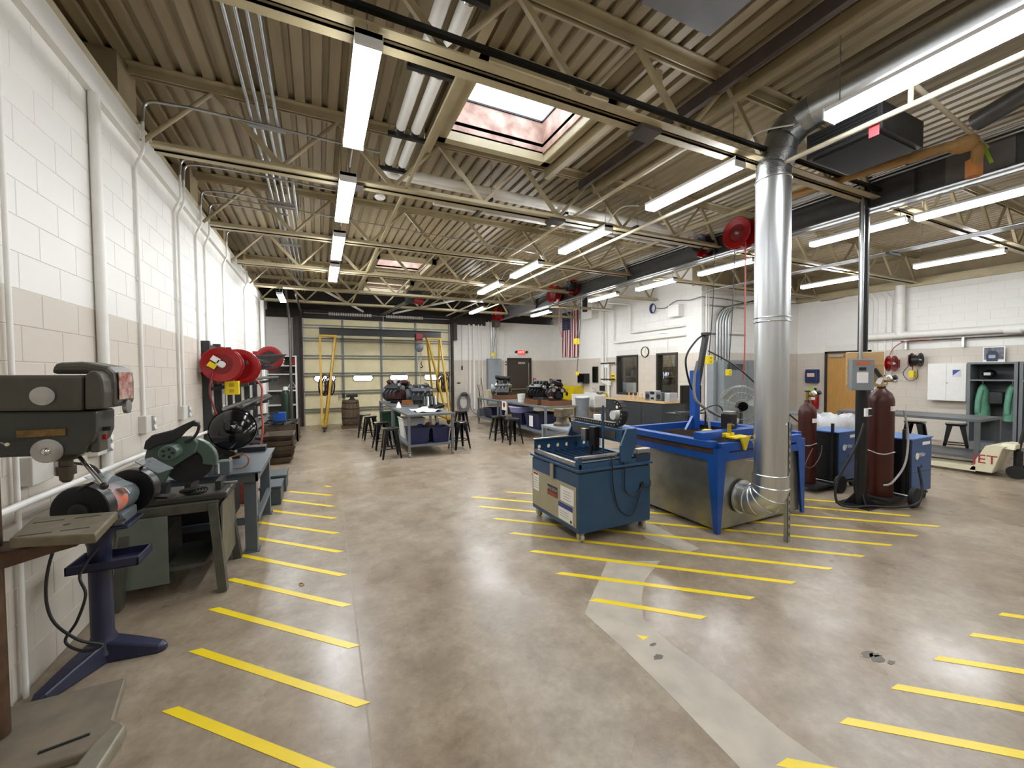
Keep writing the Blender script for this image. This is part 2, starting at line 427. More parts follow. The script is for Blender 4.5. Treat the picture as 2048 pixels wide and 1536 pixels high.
for y in (.5, -1.65, -3.8): joist(y, XL+.15, 6.2, 'tan steel bar joist over the front end of the shop', 'joists over the front end')
JR = [-1.6, .55, 2.7, 4.85, 7.03]
for k, y in enumerate(JR): joist(y, 6.45, XR-.1, 'tan steel bar joist over the locker bay, %s from the step wall' % ['fifth', 'fourth', 'third', 'second', 'first'][k], None, off=.2)
for k, y in enumerate((9.15, 11.3, 13.4)): joist(y, 6.45, XI-.05, 'tan steel bar joist running into the flag wall, %s from its step corner' % ['first', 'second', 'third'][k], None, off=.2)
# wall boxes where the joists bear on the left wall
for i, y in enumerate(JY): struct(MB().box(XL-.3, XL-.02, y-.2, y+.2, 4.0, ZD).build('trim_%d' % (10+i), UPW))
# diagonal bridging rods between joists, along the deck
for i, x in enumerate((.95, 3.2, 5.1)):
    for j in range(5):
        ya, yb = JY[j], JY[j+1]
        tag(MB().bar((x, ya, ZJ+.04), (x, yb, ZJ+.04), .03, .03).build('bridging_bar', JOIST), 'thin tan bridging bar tying two joists together', 'bar', 'bridging bars between the joists')
# the long dark girder and its splice plates
GX = 6.3
t = thing('steel_girder', 'long dark grey steel girder carrying the ends of the joists', 'girder', (GX, 5, 3.7))
GIRD = mat('dark_grey_girder', '4b4a4a', .45, var=.12)
MB().box(GX-.1, GX+.1, YF, YB-.5, 3.7, 3.722).build('bottom_flange', GIRD, t)
MB().box(GX-.1, GX+.1, YF, YB-.5, 4.05, 4.072).build('top_flange', GIRD, t)
MB().box(GX-.03, GX+.03, YF, YB-.5, 3.722, 4.05).build('web', GIRD, t)
for y in (2.3, 4.9, 7.1, 9.2, 11.3, 13.4): MB().box(GX-.095, GX-.03, y-.008, y+.008, 3.722, 4.05).build('stiffener', GIRD, t)
MB().box(GX-.045, GX-.03, 1.55, 2.05, 3.722, 4.05).build('splice_plate', mat('lighter_grey_plate', '6b6765', .5), t)
# saw-cut joints in the slab
CUT = mat('joint_filler', 'a39786', .6, var=.1)
for k, (p, q) in enumerate((((681, 985), (748, 1536)), ((640, 900), (648, 960)))):
    a, b = at(*p, z=0), at(*q, z=0); struct(MB().bar(a, b, .009, .0016).build('trim_%d' % (21+k), CUT))
# ---------------------------------------------------------------- strip lights
def lens_mat(k):
    m = bpy.data.materials.new('lit_lens'); m.use_nodes = True; n = m.node_tree.nodes['Principled BSDF']
    n.inputs['Base Color'].default_value = (.9, .9, .9, 1); n.inputs['Emission Color'].default_value = (.95, .98, 1.0, 1); n.inputs['Emission Strength'].default_value = LAMP*k
    return m
LENSES = {k: lens_mat(k) for k in (.5, .68, 1.0, 1.7, 2.6)}     # invented strength factors by row, to even out the wall brightness
BODY = mat('white_fixture_enamel', 'e6e6e6', .4, var=.03)
def strip(x, y0, y1, z, label, group=None, hang=True, wide=.11, k=1.0):
    t = thing('strip_light', label, 'light', (x, (y0+y1)/2, z), group)
    MB().prism([(x-wide/2, z), (x+wide/2, z), (x+wide/2+.008, z+.03), (x+wide/2-.01, z+.055), (x-wide/2+.01, z+.055), (x-wide/2-.008, z+.03)], y0+.012, y1-.012).build('lens', LENSES[k], t)
    MB().box(x-wide/2-.006, x+wide/2+.006, y0, y1, z+.054, z+.085).build('housing', BODY, t)
    for y in (y0, y1-.012): MB().box(x-wide/2-.01, x+wide/2+.01, y, y+.012, z-.004, z+.086).build('end_cap', BODY, t)
    if hang:
        for y in (y0+.08, y1-.08): MB().cyl((x, y, z+.08), (x, y, ZD), .004, n=6).build('hanger', STEEL, t)
    return t
zl = 3.62
rows = [((740, 92), (708, 298), 'front'), ((695, 362), (684, 445), 'b'), ((672, 472), (668, 520), 'c'), ((663, 533), (660, 563), 'd')]
labs = ['bright strip light hung beside the pair of white ceiling pipes', 'strip light second along the row from the white ceiling pipes', 'strip light third along the row from the white ceiling pipes', 'strip light last of its row toward the sectional door']
for (a, b, _), lb in zip(rows, labs):
    p, q = at(*a, z=zl), at(*b, z=zl); strip(.305, p.y, q.y, zl, lb, wide=.14, k={'front': .5, 'b': .5, 'c': .68, 'd': 2.6}[_])
p = at(560, 592, z=zl); strip(p.x, p.y-.2, p.y+1.0, zl, 'small strip light by the tall corner pipe near the shelves', k=2.6)
zr = 3.69
strip(3.72, .62, at(1662, 248, z=zr).y, zr, 'long strip light in front of the dark unit heater', wide=.14)
for (a, b), lb in zip([((1480, 332), (1298, 422)), ((1218, 462), (1122, 508)), ((1080, 528), (1022, 556)), ((996, 567), (952, 588))],
        ['strip light left of the upright galvanized duct', 'strip light under the bundle of white pipes', 'strip light second beyond the white pipe bundle', 'strip light third beyond the white pipe bundle']):
    p, q = at(*a, z=zr), at(*b, z=zr); strip(3.73, p.y, q.y, zr, lb, wide=.13, k=1.0 if p.y < 6 else 1.7)
p = at(970, 617, z=3.66); q = at(942, 628, z=3.66); strip(p.x, p.y, q.y, 3.66, 'strip light in front of the red reel near the exit sign', k=2.6)
zb = 3.62
for (a, b), lb in zip([((1820, 445), (1630, 490)), ((2012, 505), (1833, 537)), ((1725, 558), (1617, 574)), ((1512, 524), (1418, 546)), ((1358, 563), (1281, 578)), ((1240, 590), (1184, 602)), ((1100, 624), (1066, 634)), ((2120, 365), (1990, 405))],
        ['strip light crossed by the slim black post', 'strip light over the white first aid cabinet', 'strip light over the wooden door', 'strip light behind the upright galvanized duct', 'strip light above the wall clock', 'strip light beside the flag near the loudspeaker', 'strip light left of the hanging flag', 'strip light over the lockers, out toward the front']):
    p, q = at(*a, z=zb), at(*b, z=zb); x = (p.x+q.x)/2; strip(x, p.y, max(p.y+1.15, min(q.y, p.y+1.5)), zb, lb, k=1.7)
# the same rows go on behind the photographer
for x, y in ((.305, .3), (.305, -1.8), (.305, -3.9), (3.72, -2.0), (3.72, -4.0), (8.3, -1.2), (11, -1.0), (8.3, -3.4), (11, -3.2)):
    strip(x, y, y+1.22, 3.66, 'strip light in the rows over the front end of the shop', 'strip lights over the front end', k=.5 if x < 1 else 1.0)
# ---------------------------------------------------------------- sectional door in the back wall
SLAT = mat('cream_door_skin', 'efe3b8', .45, var=.07, scale=3)
STILE = mat('door_steel', '7c8185', .4, .3, var=.1)
BROWN = mat('brown_track_steel', '3d322c', .55, var=.25)
GLOW = bpy.data.materials.new('milky_door_pane'); GLOW.use_nodes = True
_t = GLOW.node_tree.nodes.new('ShaderNodeBsdfTranslucent'); _t.inputs[0].default_value = (.95, .95, .95, 1)
GLOW.node_tree.links.new(_t.outputs[0], GLOW.node_tree.nodes['Material Output'].inputs[0])
DX = [-.45, .77, 2.03, 3.26, 4.55]; DZ = [0.02, .5, 1.09, 1.7, 2.29, 2.87, 3.3, 3.6]
d1 = struct(MB().box(-.47, 4.57, YB+.09, YB+.1, .0, .02).build('door_1', STILE))
def stadium(cx, cz, hw, hh, n=8):
    return [(cx+s*(hw-hh)+hh*math.cos(t), cz+hh*math.sin(t)) for s, ts in ((1, [-PI/2+PI*i/n for i in range(n+1)]), (-1, [PI/2+PI*i/n for i in range(n+1)])) for t in ts]
WC = [.19, 1.41, 2.65, 3.89]
for k in range(7):
    for j in range(4):
        a, b, lo, hi = DX[j]+.002, DX[j+1]-.002, DZ[k]-(.02 if k == 0 else -.0005), DZ[k+1]-.0005
        if k == 2:                                # the row with the panes: the skin is built round the opening
            c = WC[j]; mb = MB(); cz = 1.56; hw, hh = .325, .105
            angs = sorted(set([2*PI*i/32 for i in range(32)]+[math.atan2(q-cz, p-c) % (2*PI) for p in (a, b) for q in (lo, hi)])); n = len(angs); st, outer = [], []
            for t in angs:
                co, si = math.cos(t), math.sin(t); L = hw-hh
                f = hh/abs(si) if abs(si) > 1e-9 else 9
                if abs(f*co) > L: bq = L*abs(co); f = bq+math.sqrt(max(0, bq*bq-L*L+hh*hh))
                st.append((c+f*co, cz+f*si))
                g = min(((b if co > 0 else a)-c)/co if abs(co) > 1e-9 else 99, ((hi if si > 0 else lo)-cz)/si if abs(si) > 1e-9 else 99); outer.append((c+g*co, cz+g*si))
            v = [(p[0], YB+.06, p[1]) for p in st]+[(p[0], YB+.06, p[1]) for p in outer]
            mb.add(v, [(i, (i+1) % n, (i+1) % n+n, i+n) for i in range(n)])
            mb.build('panel', SLAT, d1)
            MB().prism(stadium(c, 1.56, .325, .105), YB+.07, YB+.08).build('pane', GLOW, d1)
            MB().tube([(p[0], YB+.055, p[1]) for p in stadium(c, 1.56, .33, .11)], .014, 6, closed=True).build('pane_gasket', SATIN, d1)
        else: MB().box(a, b, YB+.05, YB+.08, lo, hi).build('panel', SLAT, d1)
for x in DX: MB().box(x-.035, x+.035, YB+.02, YB+.055, 0, 3.6).build('stile', STILE, d1)
for z in DZ[1:-1]:
    MB().box(-.46, 4.56, YB+.08, YB+.09, z-.03, z+.03).build('light_stop_strip', SATIN, d1)  # unseen dark strip behind each section joint, added to stop daylight leaking through
    for q in (-.045, .045): MB().box(-.45, 4.55, YB-.03, YB+.04, z+q-.014, z+q+.014).build('rail', STILE, d1)
for x, s in ((-.5, -1), (4.62, 1)):
    MB().box(x-.05, x+.05, YB-.1, YB+.03, 0, 3.7).build('track_post', BROWN, d1)
    MB().tube(bend([(x-.02*s, YB-.12, .05), (x-.02*s, YB-.12, 3.75), (x-.02*s, YB-3.2, 3.78)], .4, 8), .03, 8).build('roller_track', BROWN, d1, smooth=50)
MB().cyl((-.4, YB-.16, 3.72), (4.5, YB-.16, 3.72), .016).build('torsion_shaft', STEEL, d1, smooth=50)
for a, b in ((.35, 1.75), (2.2, 3.55)):
    mb = MB(); n = int((b-a)/.055)
    for i in range(n): mb.lathe([(.055, 0), (.055, .026)], 12, Matrix.Translation((a+i*.055, YB-.16, 3.72)) @ Matrix.Rotation(PI/2, 4, 'Y'))
    mb.build('spring', PAPER, d1, smooth=50)
struct(MB().box(-.72, -.55, YB-.16, YB-.02, 0, 3.6).build('trim_30', BROWN)); struct(MB().box(4.66, 4.8, YB-.16, YB-.02, 2.95, 3.6).build('trim_31', BROWN))
op = thing('opener_motor', 'dark door opener motor with silver rails under the far skylight', 'door opener', (2.0, 12.2, 3.85))
MB().cb((2.55, 12.0, 3.92), (.42, .5, .3)).build('motor_housing', SATIN, op, bevel=.02)
MB().cyl((2.5, 11.7, 3.78), (2.75, 11.7, 3.75), .09).build('drum', DRED, op, smooth=50)
for x in (-.05, .05): MB().bar((2.5+x, 12.2, 3.86), (1.98+x, YB-.2, 3.74), .03, .05).build('rail', STEEL, op)
MB().cyl((2.05, 14.6, 3.7), (2.05, 14.6, 2.72), .006, n=6).build('pull_cord', PAPER, op)
MB().cb((2.05, 14.6, 2.7), (.035, .035, .1)).build('cord_grip', PAPER, op)
for a, b in (((.1, 12.6, 4.1), (1.4, 14.6, 3.8)), ((2.4, 14.7, 3.8), (4.1, 12.4, 4.05))): tag(MB().bar(a, b, .05, .05).build('brace_strut', PAPER), 'pale brace strut slanting over the sectional door', 'strut', 'brace struts over the door')

# gantry crane
g = thing('gantry_crane', 'rolling gantry crane with black beam on mustard yellow legs', 'gantry crane', (2, 14.0, 0))
MB().box(.04, 3.9, 13.92, 14.08, 3.14, 3.16).box(.04, 3.9, 13.92, 14.08, 2.93, 2.95).box(.04, 3.9, 13.985, 14.015, 2.95, 3.14).build('beam', BLACK, g)
for cx, lx in ((.28, .12), (3.64, 3.9)):
    MB().box(cx-.26, cx+.26, 13.9, 14.1, 2.87, 2.93).build('leg_cap', GANTRYY, g)
    for s in (-1, 1):
        for e in (-1, 1):
            MB().bar((cx+s*.22, 14.0+e*.06, 2.88), (lx+s*.05, 14.0+e*.82, .2), .055, .055).build('leg', GANTRYY, g)
    MB().box(lx-.05, lx+.05, 13.15, 14.85, .15, .21).build('base_bar', GANTRYY, g)
    for y in (13.2, 14.8):
        c = MB().box(lx-.06, lx+.06, y-.05, y+.05, .12, .15).box(lx-.055, lx-.045, y-.03, y+.03, .05, .13).box(lx+.045, lx+.055, y-.03, y+.03, .05, .13).build('caster', SATIN, g)
        MB().cyl((lx-.03, y, .06), (lx+.03, y, .06), .06).build('wheel', RUBBER, c, smooth=50)
    MB().bar((cx-.15, 14.0-.45, 1.35), (cx+.1, 14.0+.45, 1.35), .03, .03).build('tie_bar', GANTRYY, g)
h = thing('chain_hoist', 'chain hoist on a trolley hanging from the black gantry beam', 'hoist', (3.13, 14, 2.0))
MB().box(3.02, 3.24, 13.88, 13.91, 2.84, 3.06).box(3.02, 3.24, 14.09, 14.12, 2.84, 3.06).box(3.04, 3.22, 13.88, 14.12, 2.82, 2.86).build('trolley', DRED, h)
MB().lathe([(.05, -.13), (.13, -.09), (.15, 0), (.13, .09), (.05, .13)], 16, Matrix.Translation((3.13, 14, 2.58)) @ Matrix.Rotation(PI/2, 4, 'X')).build('chain_wheel_housing', GREYP, h, smooth=50)
for x, z in ((-.06, 1.75), (.03, 1.35), (.07, 2.05)): MB().cyl((3.13+x, 14, 2.55), (3.13+x, 14, z), .012, n=6).build('chain', STEEL, h)
MB().tube(cr([(3.2, 14, 2.1), (3.2, 14, 2.0), (3.24, 14, 1.95), (3.2, 14, 1.9), (3.16, 14, 1.94)]), .015).build('hook', SATIN, h, smooth=50)
for i, (x, y) in enumerate(((.12, 13.55), (.3, 13.75), (3.72, 13.5), (3.95, 13.7))):
    mb = MB()
    for k in range(5):
        rr = .13+.015*k
        mb.tube([(x+.05*math.sin(k*2)+rr*.55*math.cos(t), y+.02*k, 1.3+.02*k+rr*1.7*math.sin(t)) for t in [2*PI*q/16 for q in range(16)]], .016, 6, closed=True)
    mb.cyl((x, y+.05, 1.5), (x, y+.05, 1.75), .01, n=6)
    tag(mb.build('chain_loop', mat('brown_chain', '3a2b20', .5, .4, var=.3)), 'brown chain loop slung on the gantry legs', 'chain', 'chain loops on the gantry')
# wooden barrel with a vise on top
b = thing('wooden_barrel', 'old wooden barrel standing before the sectional door', 'barrel', (.9, 13.9, 0))
BW = mat('weathered_oak', '5b4a38', .7, var=.3, scale=5, stretch=(6, 6, 1))
for k in range(14):
    a0, a1 = 2*PI*k/14+.012, 2*PI*(k+1)/14-.012; v = []; prof = [(.235, .06), (.262, .25), (.27, .46), (.262, .68), (.24, .88)]
    for r, z in prof:
        for a in (a0, a1): v.append((.9+r*math.cos(a), 13.9+r*math.sin(a), z))
        for a in (a1, a0): v.append((.9+(r-.03)*math.cos(a), 13.9+(r-.03)*math.sin(a), z))
    f = [(4*i+j, 4*i+(j+1) % 4, 4*i+4+(j+1) % 4, 4*i+4+j) for i in range(4) for j in range(4)]+[(0, 1, 2, 3), (19, 18, 17, 16)]
    MB().add(v, f).build('stave', BW, b)
for z, r in ((.14, .252), (.33, .268), (.62, .268), (.8, .252)): MB().lathe([(r, z-.02), (r+.004, z), (r, z+.02)], 28, Matrix.Translation((.9, 13.9, 0)), caps=False).build('hoop', mat('rusty_hoop', '4a3b30', .5, .6, var=.3), b)
MB().cyl((.9, 13.9, .84), (.9, 13.9, .88), .225).build('lid', BW, b)
MB().box(.62, 1.2, 13.62, 14.18, .0, .06).build('plinth', BW, b)
v = thing('bench_vise', 'dark iron bench vise bolted on the wooden barrel', 'vise', (.9, 13.9, .88))
IRON = mat('dark_cast_iron', '37342f', .5, .5, var=.25)
MB().lathe([(.1, 0), (.1, .03), (.06, .05), (.06, .1)], 14, Matrix.Translation((.95, 13.9, .88))).build('base', IRON, v, smooth=40)
MB().box(.78, 1.12, 13.84, 13.96, .97, 1.06).build('body', IRON, v, bevel=.01)
MB().box(.66, .74, 13.82, 13.98, .95, 1.1).build('front_jaw', IRON, v, bevel=.01)
MB().cyl((.56, 13.9, .99), (.8, 13.9, .99), .025).build('screw', STEEL, v, smooth=50)
MB().cyl((.56, 13.78, .9), (.56, 13.98, 1.04), .009, n=8).build('handle', STEEL, v, smooth=50)

# ---------------------------------------------------------------- shelves in the back left corner
s = thing('shelf_unit', 'white shelf unit in the corner beside the sectional door', 'shelf', (-1.05, 14.75, 0))
MB().box(-1.45, -1.43, 14.5, 15.0, 0, 2.3).box(-.66, -.62, 14.5, 15.0, 0, 2.3).build('side_panel', PAPER, s)
for z in (.1, .75, 1.2, 1.72, 1.98, 2.28): MB().box(-1.43, -.66, 14.5, 15.0, z-.015, z+.015).build('shelf_board', PAPER, s)
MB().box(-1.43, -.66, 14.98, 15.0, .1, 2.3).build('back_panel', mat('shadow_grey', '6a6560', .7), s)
tag(MB().box(-.8, -.68, 14.55, 14.85, 1.997, 2.23).build('red_binder', RED), 'red binder upright on the top of the corner shelf', 'binder')
mb = MB()
for k in range(3): mb.cb((-1.2, 14.75, 2.03+k*.075), (.45, .4, .06), (0, 0, .1*k))
tag(mb.build('cloth_stack', PAPER, bevel=.02), 'folded white cloth stack on the corner shelf', 'cloth')
tag(MB().ico((-.9, 14.75, 1.795), .2, 2, (1, .9, .3), jit=.08).build('dark_bag', SATIN, smooth=60), 'slumped dark bag on a shelf under the red binder', 'bag')
mb = MB()
for a in (0, 2*PI/3, 4*PI/3):
    p = Vector((-.77, 14.72, 1.37)); q = [p+Vector((.13*math.sin(a+x), 0, .13*math.cos(a+x))) for x in (0, 2*PI/3)]; mb.bar(q[0], q[1], .04, .02)
tag(mb.build('warning_triangle', PAPER), 'white warning triangle standing on the corner shelf', 'triangle')
tag(MB().cyl((-.9, 14.7, .766), (-.9, 14.7, .87), .12, .1).build('yellow_bucket', YEL, smooth=40), 'low yellow tub on the lower corner shelf', 'tub')
c = thing('green_cylinder', 'slim dark green gas cylinder standing before the corner shelf', 'gas cylinder', (-.92, 14.2, 0))
MB().lathe([(.12, 0), (.125, .02), (.125, 1.1), (.1, 1.2), (.05, 1.25)], 18, Matrix.Translation((-.92, 14.2, 0))).build('body', mat('dark_green_enamel', '16301f', .4), c, smooth=40)
MB().lathe([(.07, 1.22), (.07, 1.32), (.05, 1.34)], 14, Matrix.Translation((-.92, 14.2, 0))).build('cap', PAPER, c, smooth=40)
tag(MB().box(-1.1, -.8, 12.1, 12.42, .5, .72).build('blue_crate', mat('blue_plastic', '1c4f9e', .4), bevel=.01), 'small blue crate lying on the scrap heap by the shelf', 'crate')

# ---------------------------------------------------------------- steel stock rack along the left wall
RK = mat('rack_dark_grey', '2f3334', .5, var=.15)
r = thing('stock_rack', 'dark steel cantilever rack on the left wall holding bar stock', 'rack', (-1.3, 9.6, 0))
RY = [7.05, 7.75, 8.6, 9.5, 10.6, 11.8]
for y in RY:
    MB().box(-1.47, -1.38, y-.035, y+.035, 0, 2.2).build('post', RK, r)
    for z in (.7, 1.12, 1.52, 1.84): MB().bar((-1.4, y, z), (-.93, y, z+.06), .05, .05).build('arm', RK, r)
MB().box(-1.47, -1.43, 7.05, 11.8, .05, .12).box(-1.47, -1.43, 7.05, 11.8, 2.1, 2.16).build('tie_rail', RK, r)
rnd = random.Random(3)
tones = [mat('black_stock', '17181a', .5, .3, var=.2), mat('mill_steel', '6a6b6c', .4, .8, var=.15), mat('rusty_stock', '5a4332', .6, .4, var=.3), mat('bright_stock', 'a7a9aa', .3, .9, var=.1)]
for z, cnt in ((.74, 5), (1.16, 5), (1.56, 4), (1.88, 6)):
    for k in range(cnt):
        x = -1.33+k*.37/max(cnt-1, 1); y0 = rnd.uniform(6.6, 8.2); y1 = y0+rnd.uniform(2.2, 4.2); rr = rnd.uniform(.016, .034)
        zz = z+.012+rr+(x+1.4)*.125
        m = tones[0] if z > 1.7 else rnd.choice(tones); nm, lb = (('steel_pipe', 'length of steel pipe lying on the cantilever rack arms') if k % 2 else ('square_bar', 'length of square steel bar lying on the cantilever rack arms'))
        o = MB().cyl((x, y0, zz), (x, y1, zz), rr, n=10).build(nm, m, smooth=50) if k % 2 else MB().bar((x, y0, zz), (x, y1, zz), rr*1.7, rr*1.7).build(nm, m)
        tag(o, lb, 'stock', 'bar stock on the rack')
for k in range(5):
    o = MB().bar((-1.3+k*.05, 8.9+.1*k, 1.95+.03*k), (-.85+k*.04, 10.9, 2.05+.03*k), .05, .03).build('flat_bar', tones[0])
    tag(o, 'black flat bar slanting out from the top of the rack', 'stock', 'slanting flat bars')
# floor pile of offcuts and the nested bins
BIN = mat('brown_steel_bin', '5a4d3e', .55, .3, var=.3, scale=5)
for k in range(5):
    z = k*.105; w0, w1 = .2, .26; cx, cy = -.72+.02*((k*7) % 3-1), 9.25+.03*((k*5) % 3-1); mb = MB(); t_ = .012
    def ring(hw, hl, zz): return [(cx-hw, cy-hl, zz), (cx+hw, cy-hl, zz), (cx+hw, cy+hl, zz), (cx-hw, cy+hl, zz)]
    v_ = ring(.2, .31, z+.001)+ring(.265, .375, z+.125)+ring(.24, .35, z+.125)+ring(.19, .3, z+.012)
    mb.add(v_, [(3, 2, 1, 0)]+[(i, (i+1) % 4, (i+1) % 4+4, i+4) for i in range(4)]+[(4+i, 4+(i+1) % 4, 8+(i+1) % 4, 8+i) for i in range(4)]+[(8+i, 8+(i+1) % 4, 12+(i+1) % 4, 12+i) for i in range(4)]+[(12, 13, 14, 15)])
    tag(mb.build('steel_tote', BIN), 'brown steel tote, %s of the nested stack by the rack' % ['lowest', 'second up', 'middle one', 'fourth up', 'topmost'][k], 'tote')
cb_ = thing('scrap_bin', 'low dark scrap bin heaped with steel offcuts by the shelf', 'bin', (-.85, 12.3, 0))
MB().box(-1.3, -.5, 11.7, 11.74, 0, .45).box(-1.3, -.5, 12.86, 12.9, 0, .45).box(-1.3, -1.26, 11.7, 12.9, 0, .45).box(-.54, -.5, 11.7, 12.9, 0, .45).box(-1.3, -.5, 11.7, 12.9, 0, .03).build('body', BIN, cb_)
for k in range(46):
    y_ = rnd.uniform(10.4, 13.5); lift = .45 if 11.7 < y_ < 12.9 else (.26 if y_ < 11.45 else .0)
    a = Vector((rnd.uniform(-1.25, -.65), y_, lift+.02)); d = Vector((rnd.uniform(-.5, .5), rnd.uniform(-1, 1), 0)).normalized()*rnd.uniform(.2, .5)
    e = a+d; e.x = max(-1.33, min(-.5, e.x)); e.y = max(10.25, min(13.6, e.y))
    o = MB().bar(a, e, rnd.uniform(.015, .05), rnd.uniform(.006, .05)).build('steel_offcut', rnd.choice(tones))
    tag(o, 'loose steel offcut on the heap between rack and shelf', 'offcut', 'offcuts on the scrap heap')
tb = thing('low_table', 'low dark steel stand under the heap of offcuts', 'stand', (-.95, 10.8, 0))
MB().box(-1.36, -.6, 10.2, 11.5, .22, .26).build('top', RK, tb)
for x in (-1.33, -.64):
    for y in (10.25, 11.45): MB().box(x-.025, x+.025, y-.025, y+.025, 0, .22).build('leg', RK, tb)

# ---------------------------------------------------------------- red hose reels on the left wall
def reel(x, y, z, r, label, m=RED, hub=PAPER, axis='y', wid=.22, group=None):
    """a hose reel: two dished discs on a drum, wall bracket behind; axis along y"""
    t = thing('hose_reel', label, 'hose reel', (x, y, z-r), group)
    base = Matrix.Translation((x, y, z)) @ (Matrix.Rotation(PI/2, 4, 'X') if axis == 'y' else Matrix.Rotation(PI/2, 4, 'Y'))
    for s in (-1, 1):
        MB().lathe([(r*.3, s*(wid/2-.05)), (r*.5, s*(wid/2-.045)), (r*.55, s*(wid/2-.02)), (r*.96, s*(wid/2)), (r, s*(wid/2-.006)), (r*.98, s*(wid/2-.014)), (r*.55, s*(wid/2-.035))], 32, base, caps=False).build('disc', m, t, smooth=40)
    MB().lathe([(r*.6, -wid/2+.03), (r*.6, wid/2-.03)], 24, base).build('hose_drum', DRED if m is RED else SATIN, t, smooth=50)
    MB().lathe([(r*.1, -wid/2-.005), (r*.2, -wid/2+.03), (r*.2, wid/2-.03), (r*.1, wid/2+.005)], 16, base).build('hub', hub, t, smooth=40)
    return t
t = reel(-1.2, 6.85, 1.86, .24, 'red hose reel with paper tags, nearer of the pair by the stock rack')
MB().box(-1.48, -1.15, 6.98, 7.02, 1.72, 2.02).build('bracket', RED, t)
for dx, dz, m in ((-.06, .06, PAPER), (.0, .0, PAPER), (-.1, -.02, YEL)): MB().cb((-1.2+dx, 6.72, 1.87+dz), (.1, .003, .07), (0, .6, 0)).build('tag', m, t)
MB().tube(cr([(-1.3, 6.75, 1.75), (-1.33, 6.7, 1.5), (-1.28, 6.7, 1.25), (-1.22, 6.7, 1.05), (-1.26, 6.7, .95)]), .012).build('hose', DRED, t, smooth=50)
t = reel(-1.08, 7.35, 1.83, .27, 'larger red hose reel behind the tagged one by the stock rack')
MB().box(-1.48, -1.1, 7.45, 7.49, 1.7, 2.0).build('bracket', RED, t)
MB().cb((-1.15, 7.215, 1.85), (.1, .01, .1)).build('hub_plate', PAPER, t)
MB().tube(cr([(-.88, 7.35, 1.65), (-.8, 7.4, 1.5), (-.82, 7.4, 1.2), (-.8, 7.4, .9), (-.84, 7.4, .6)]), .014).build('hose', mat('salmon_hose', 'b0564a', .5), t, smooth=50)
t = reel(-1.1, 11.9, 2.12, .3, 'dark red hose reel farther along, over the rack end', DRED, SATIN)
MB().box(-1.48, -1.1, 11.99, 12.03, 1.95, 2.3).build('bracket', DRED, t)
def outlet_box(p, label, cord_top=None, s=.1, m=YEL, group=None, cord=SATIN):
    t = thing('drop_outlet', label, 'outlet', (p[0], p[1], p[2]-s*.6), group)
    MB().cb(p, (s, s*.6, s*1.15)).build('box', m, t, bevel=.008)
    for z in (-.25, .25): MB().cb((p[0], p[1]-s*.305, p[2]+z*s), (s*.34, s*.02, s*.3)).build('receptacle', mat('outlet_tan', 'b99d12', .5), t)
    if cord_top is not None:
        q = Vector(cord_top); c = Vector(p)+Vector((0, 0, s*.55)); mid = (q+c)/2+Vector((.02, .0, 0)); MB().tube(cr([c, mid, q]), .008, 6).build('cord', cord, t, smooth=50)
    return t
outlet_box((-1.12, 7.0, 1.53), 'yellow drop outlet box under the tagged red reel', (-1.12, 7.08, 1.66), .17)
# ---------------------------------------------------------------- left wall services
CAST = mat('grey_box_paint', 'cfcbc2', .5, var=.04)
HANDY = mat('steel_handy_box', 'b9bcc0', .35, .7, var=.1)
def wallbox(y, z, label, w=.13):
    t = thing('outlet_box', label, 'outlet', (XL+.04, y, z-.07))
    MB().box(XL, XL+.06, y-w/2, y+w/2, z-.08, z+.08).build('box', CAST, t, bevel=.006)
    MB().box(XL, XL+.075, y+w/2, y+w/2+.05, z-.07, z+.07).build('metal_box', HANDY, t, bevel=.004)
    for dz in (-.035, .035): MB().cyl((XL+.075, y+w/2+.025, z+dz), (XL+.082, y+w/2+.025, z+dz), .022, n=12).build('socket', PAPER, t)
    return t
wallbox(3.22, 1.2, 'outlet box low on the wall behind the drill press, with a plug in it', .2)
wallbox(3.92, 1.23, 'outlet box on the wall above the bench grinder', .14)
wallbox(4.82, 1.27, 'outlet box on the wall behind the cut-off saw', .13)
wallbox(5.98, 1.28, 'double outlet box on the wall above the steel bench', .16)
wallbox(6.9, 1.84, 'outlet box beside the tagged red reel')
pipe('conduit', [(XL+.03, 3.05, .0), (XL+.03, 3.05, 3.76)], .013, WPIPE, 'white vertical conduit on the left wall behind the drill press', 'conduit')
pipe('square_riser', [(XL+.04, 4.04, 0), (XL+.04, 4.04, 3.78)], .034, WPIPE, 'thick white riser pipe behind the bench grinder', 'pipe', n=10)
loops = [(4.83, 1.35, 2.15, 'over the cut-off saw'), (5.93, 1.36, 1.9, 'above the steel bench, thinner of two'), (6.07, 1.36, 1.75, 'above the steel bench, beside its twin'), (6.84, 1.92, 1.3, 'going to the tagged reel'), (7.31, .9, 1.1, 'just past the tagged reel'), (8.55, .9, .9, 'midway along the stock rack'), (10.76, 1.2, .0, 'near the far end of the rack')]
for i, (y, z0, reach, wh) in enumerate(loops):
    pts = [(XL+.022, y, z0), (XL+.022, y, 3.62), (XL+.085, y, 3.76), (XL+.085, y, 4.02)]
    if reach: pts += [(XL+.1, y, 4.22), (XL+.45, y, 4.24), (XL+reach, y, 4.2)]
    t = thing('conduit_run', 'bent conduit rising up the left wall and over, '+wh, 'conduit', (XL+.02, y, z0))
    n = 3
    MB().tube(bend(pts[:4], .05), .0135, 8).build('painted_run', WPIPE, t, smooth=50)
    if reach: MB().tube(bend(pts[3:], .12), .0135, 8).build('bare_run', GALVC, t, smooth=50)
    MB().cb((XL+.01, y, 2.6), (.02, .05, .03)).build('strap', WPIPE, t)
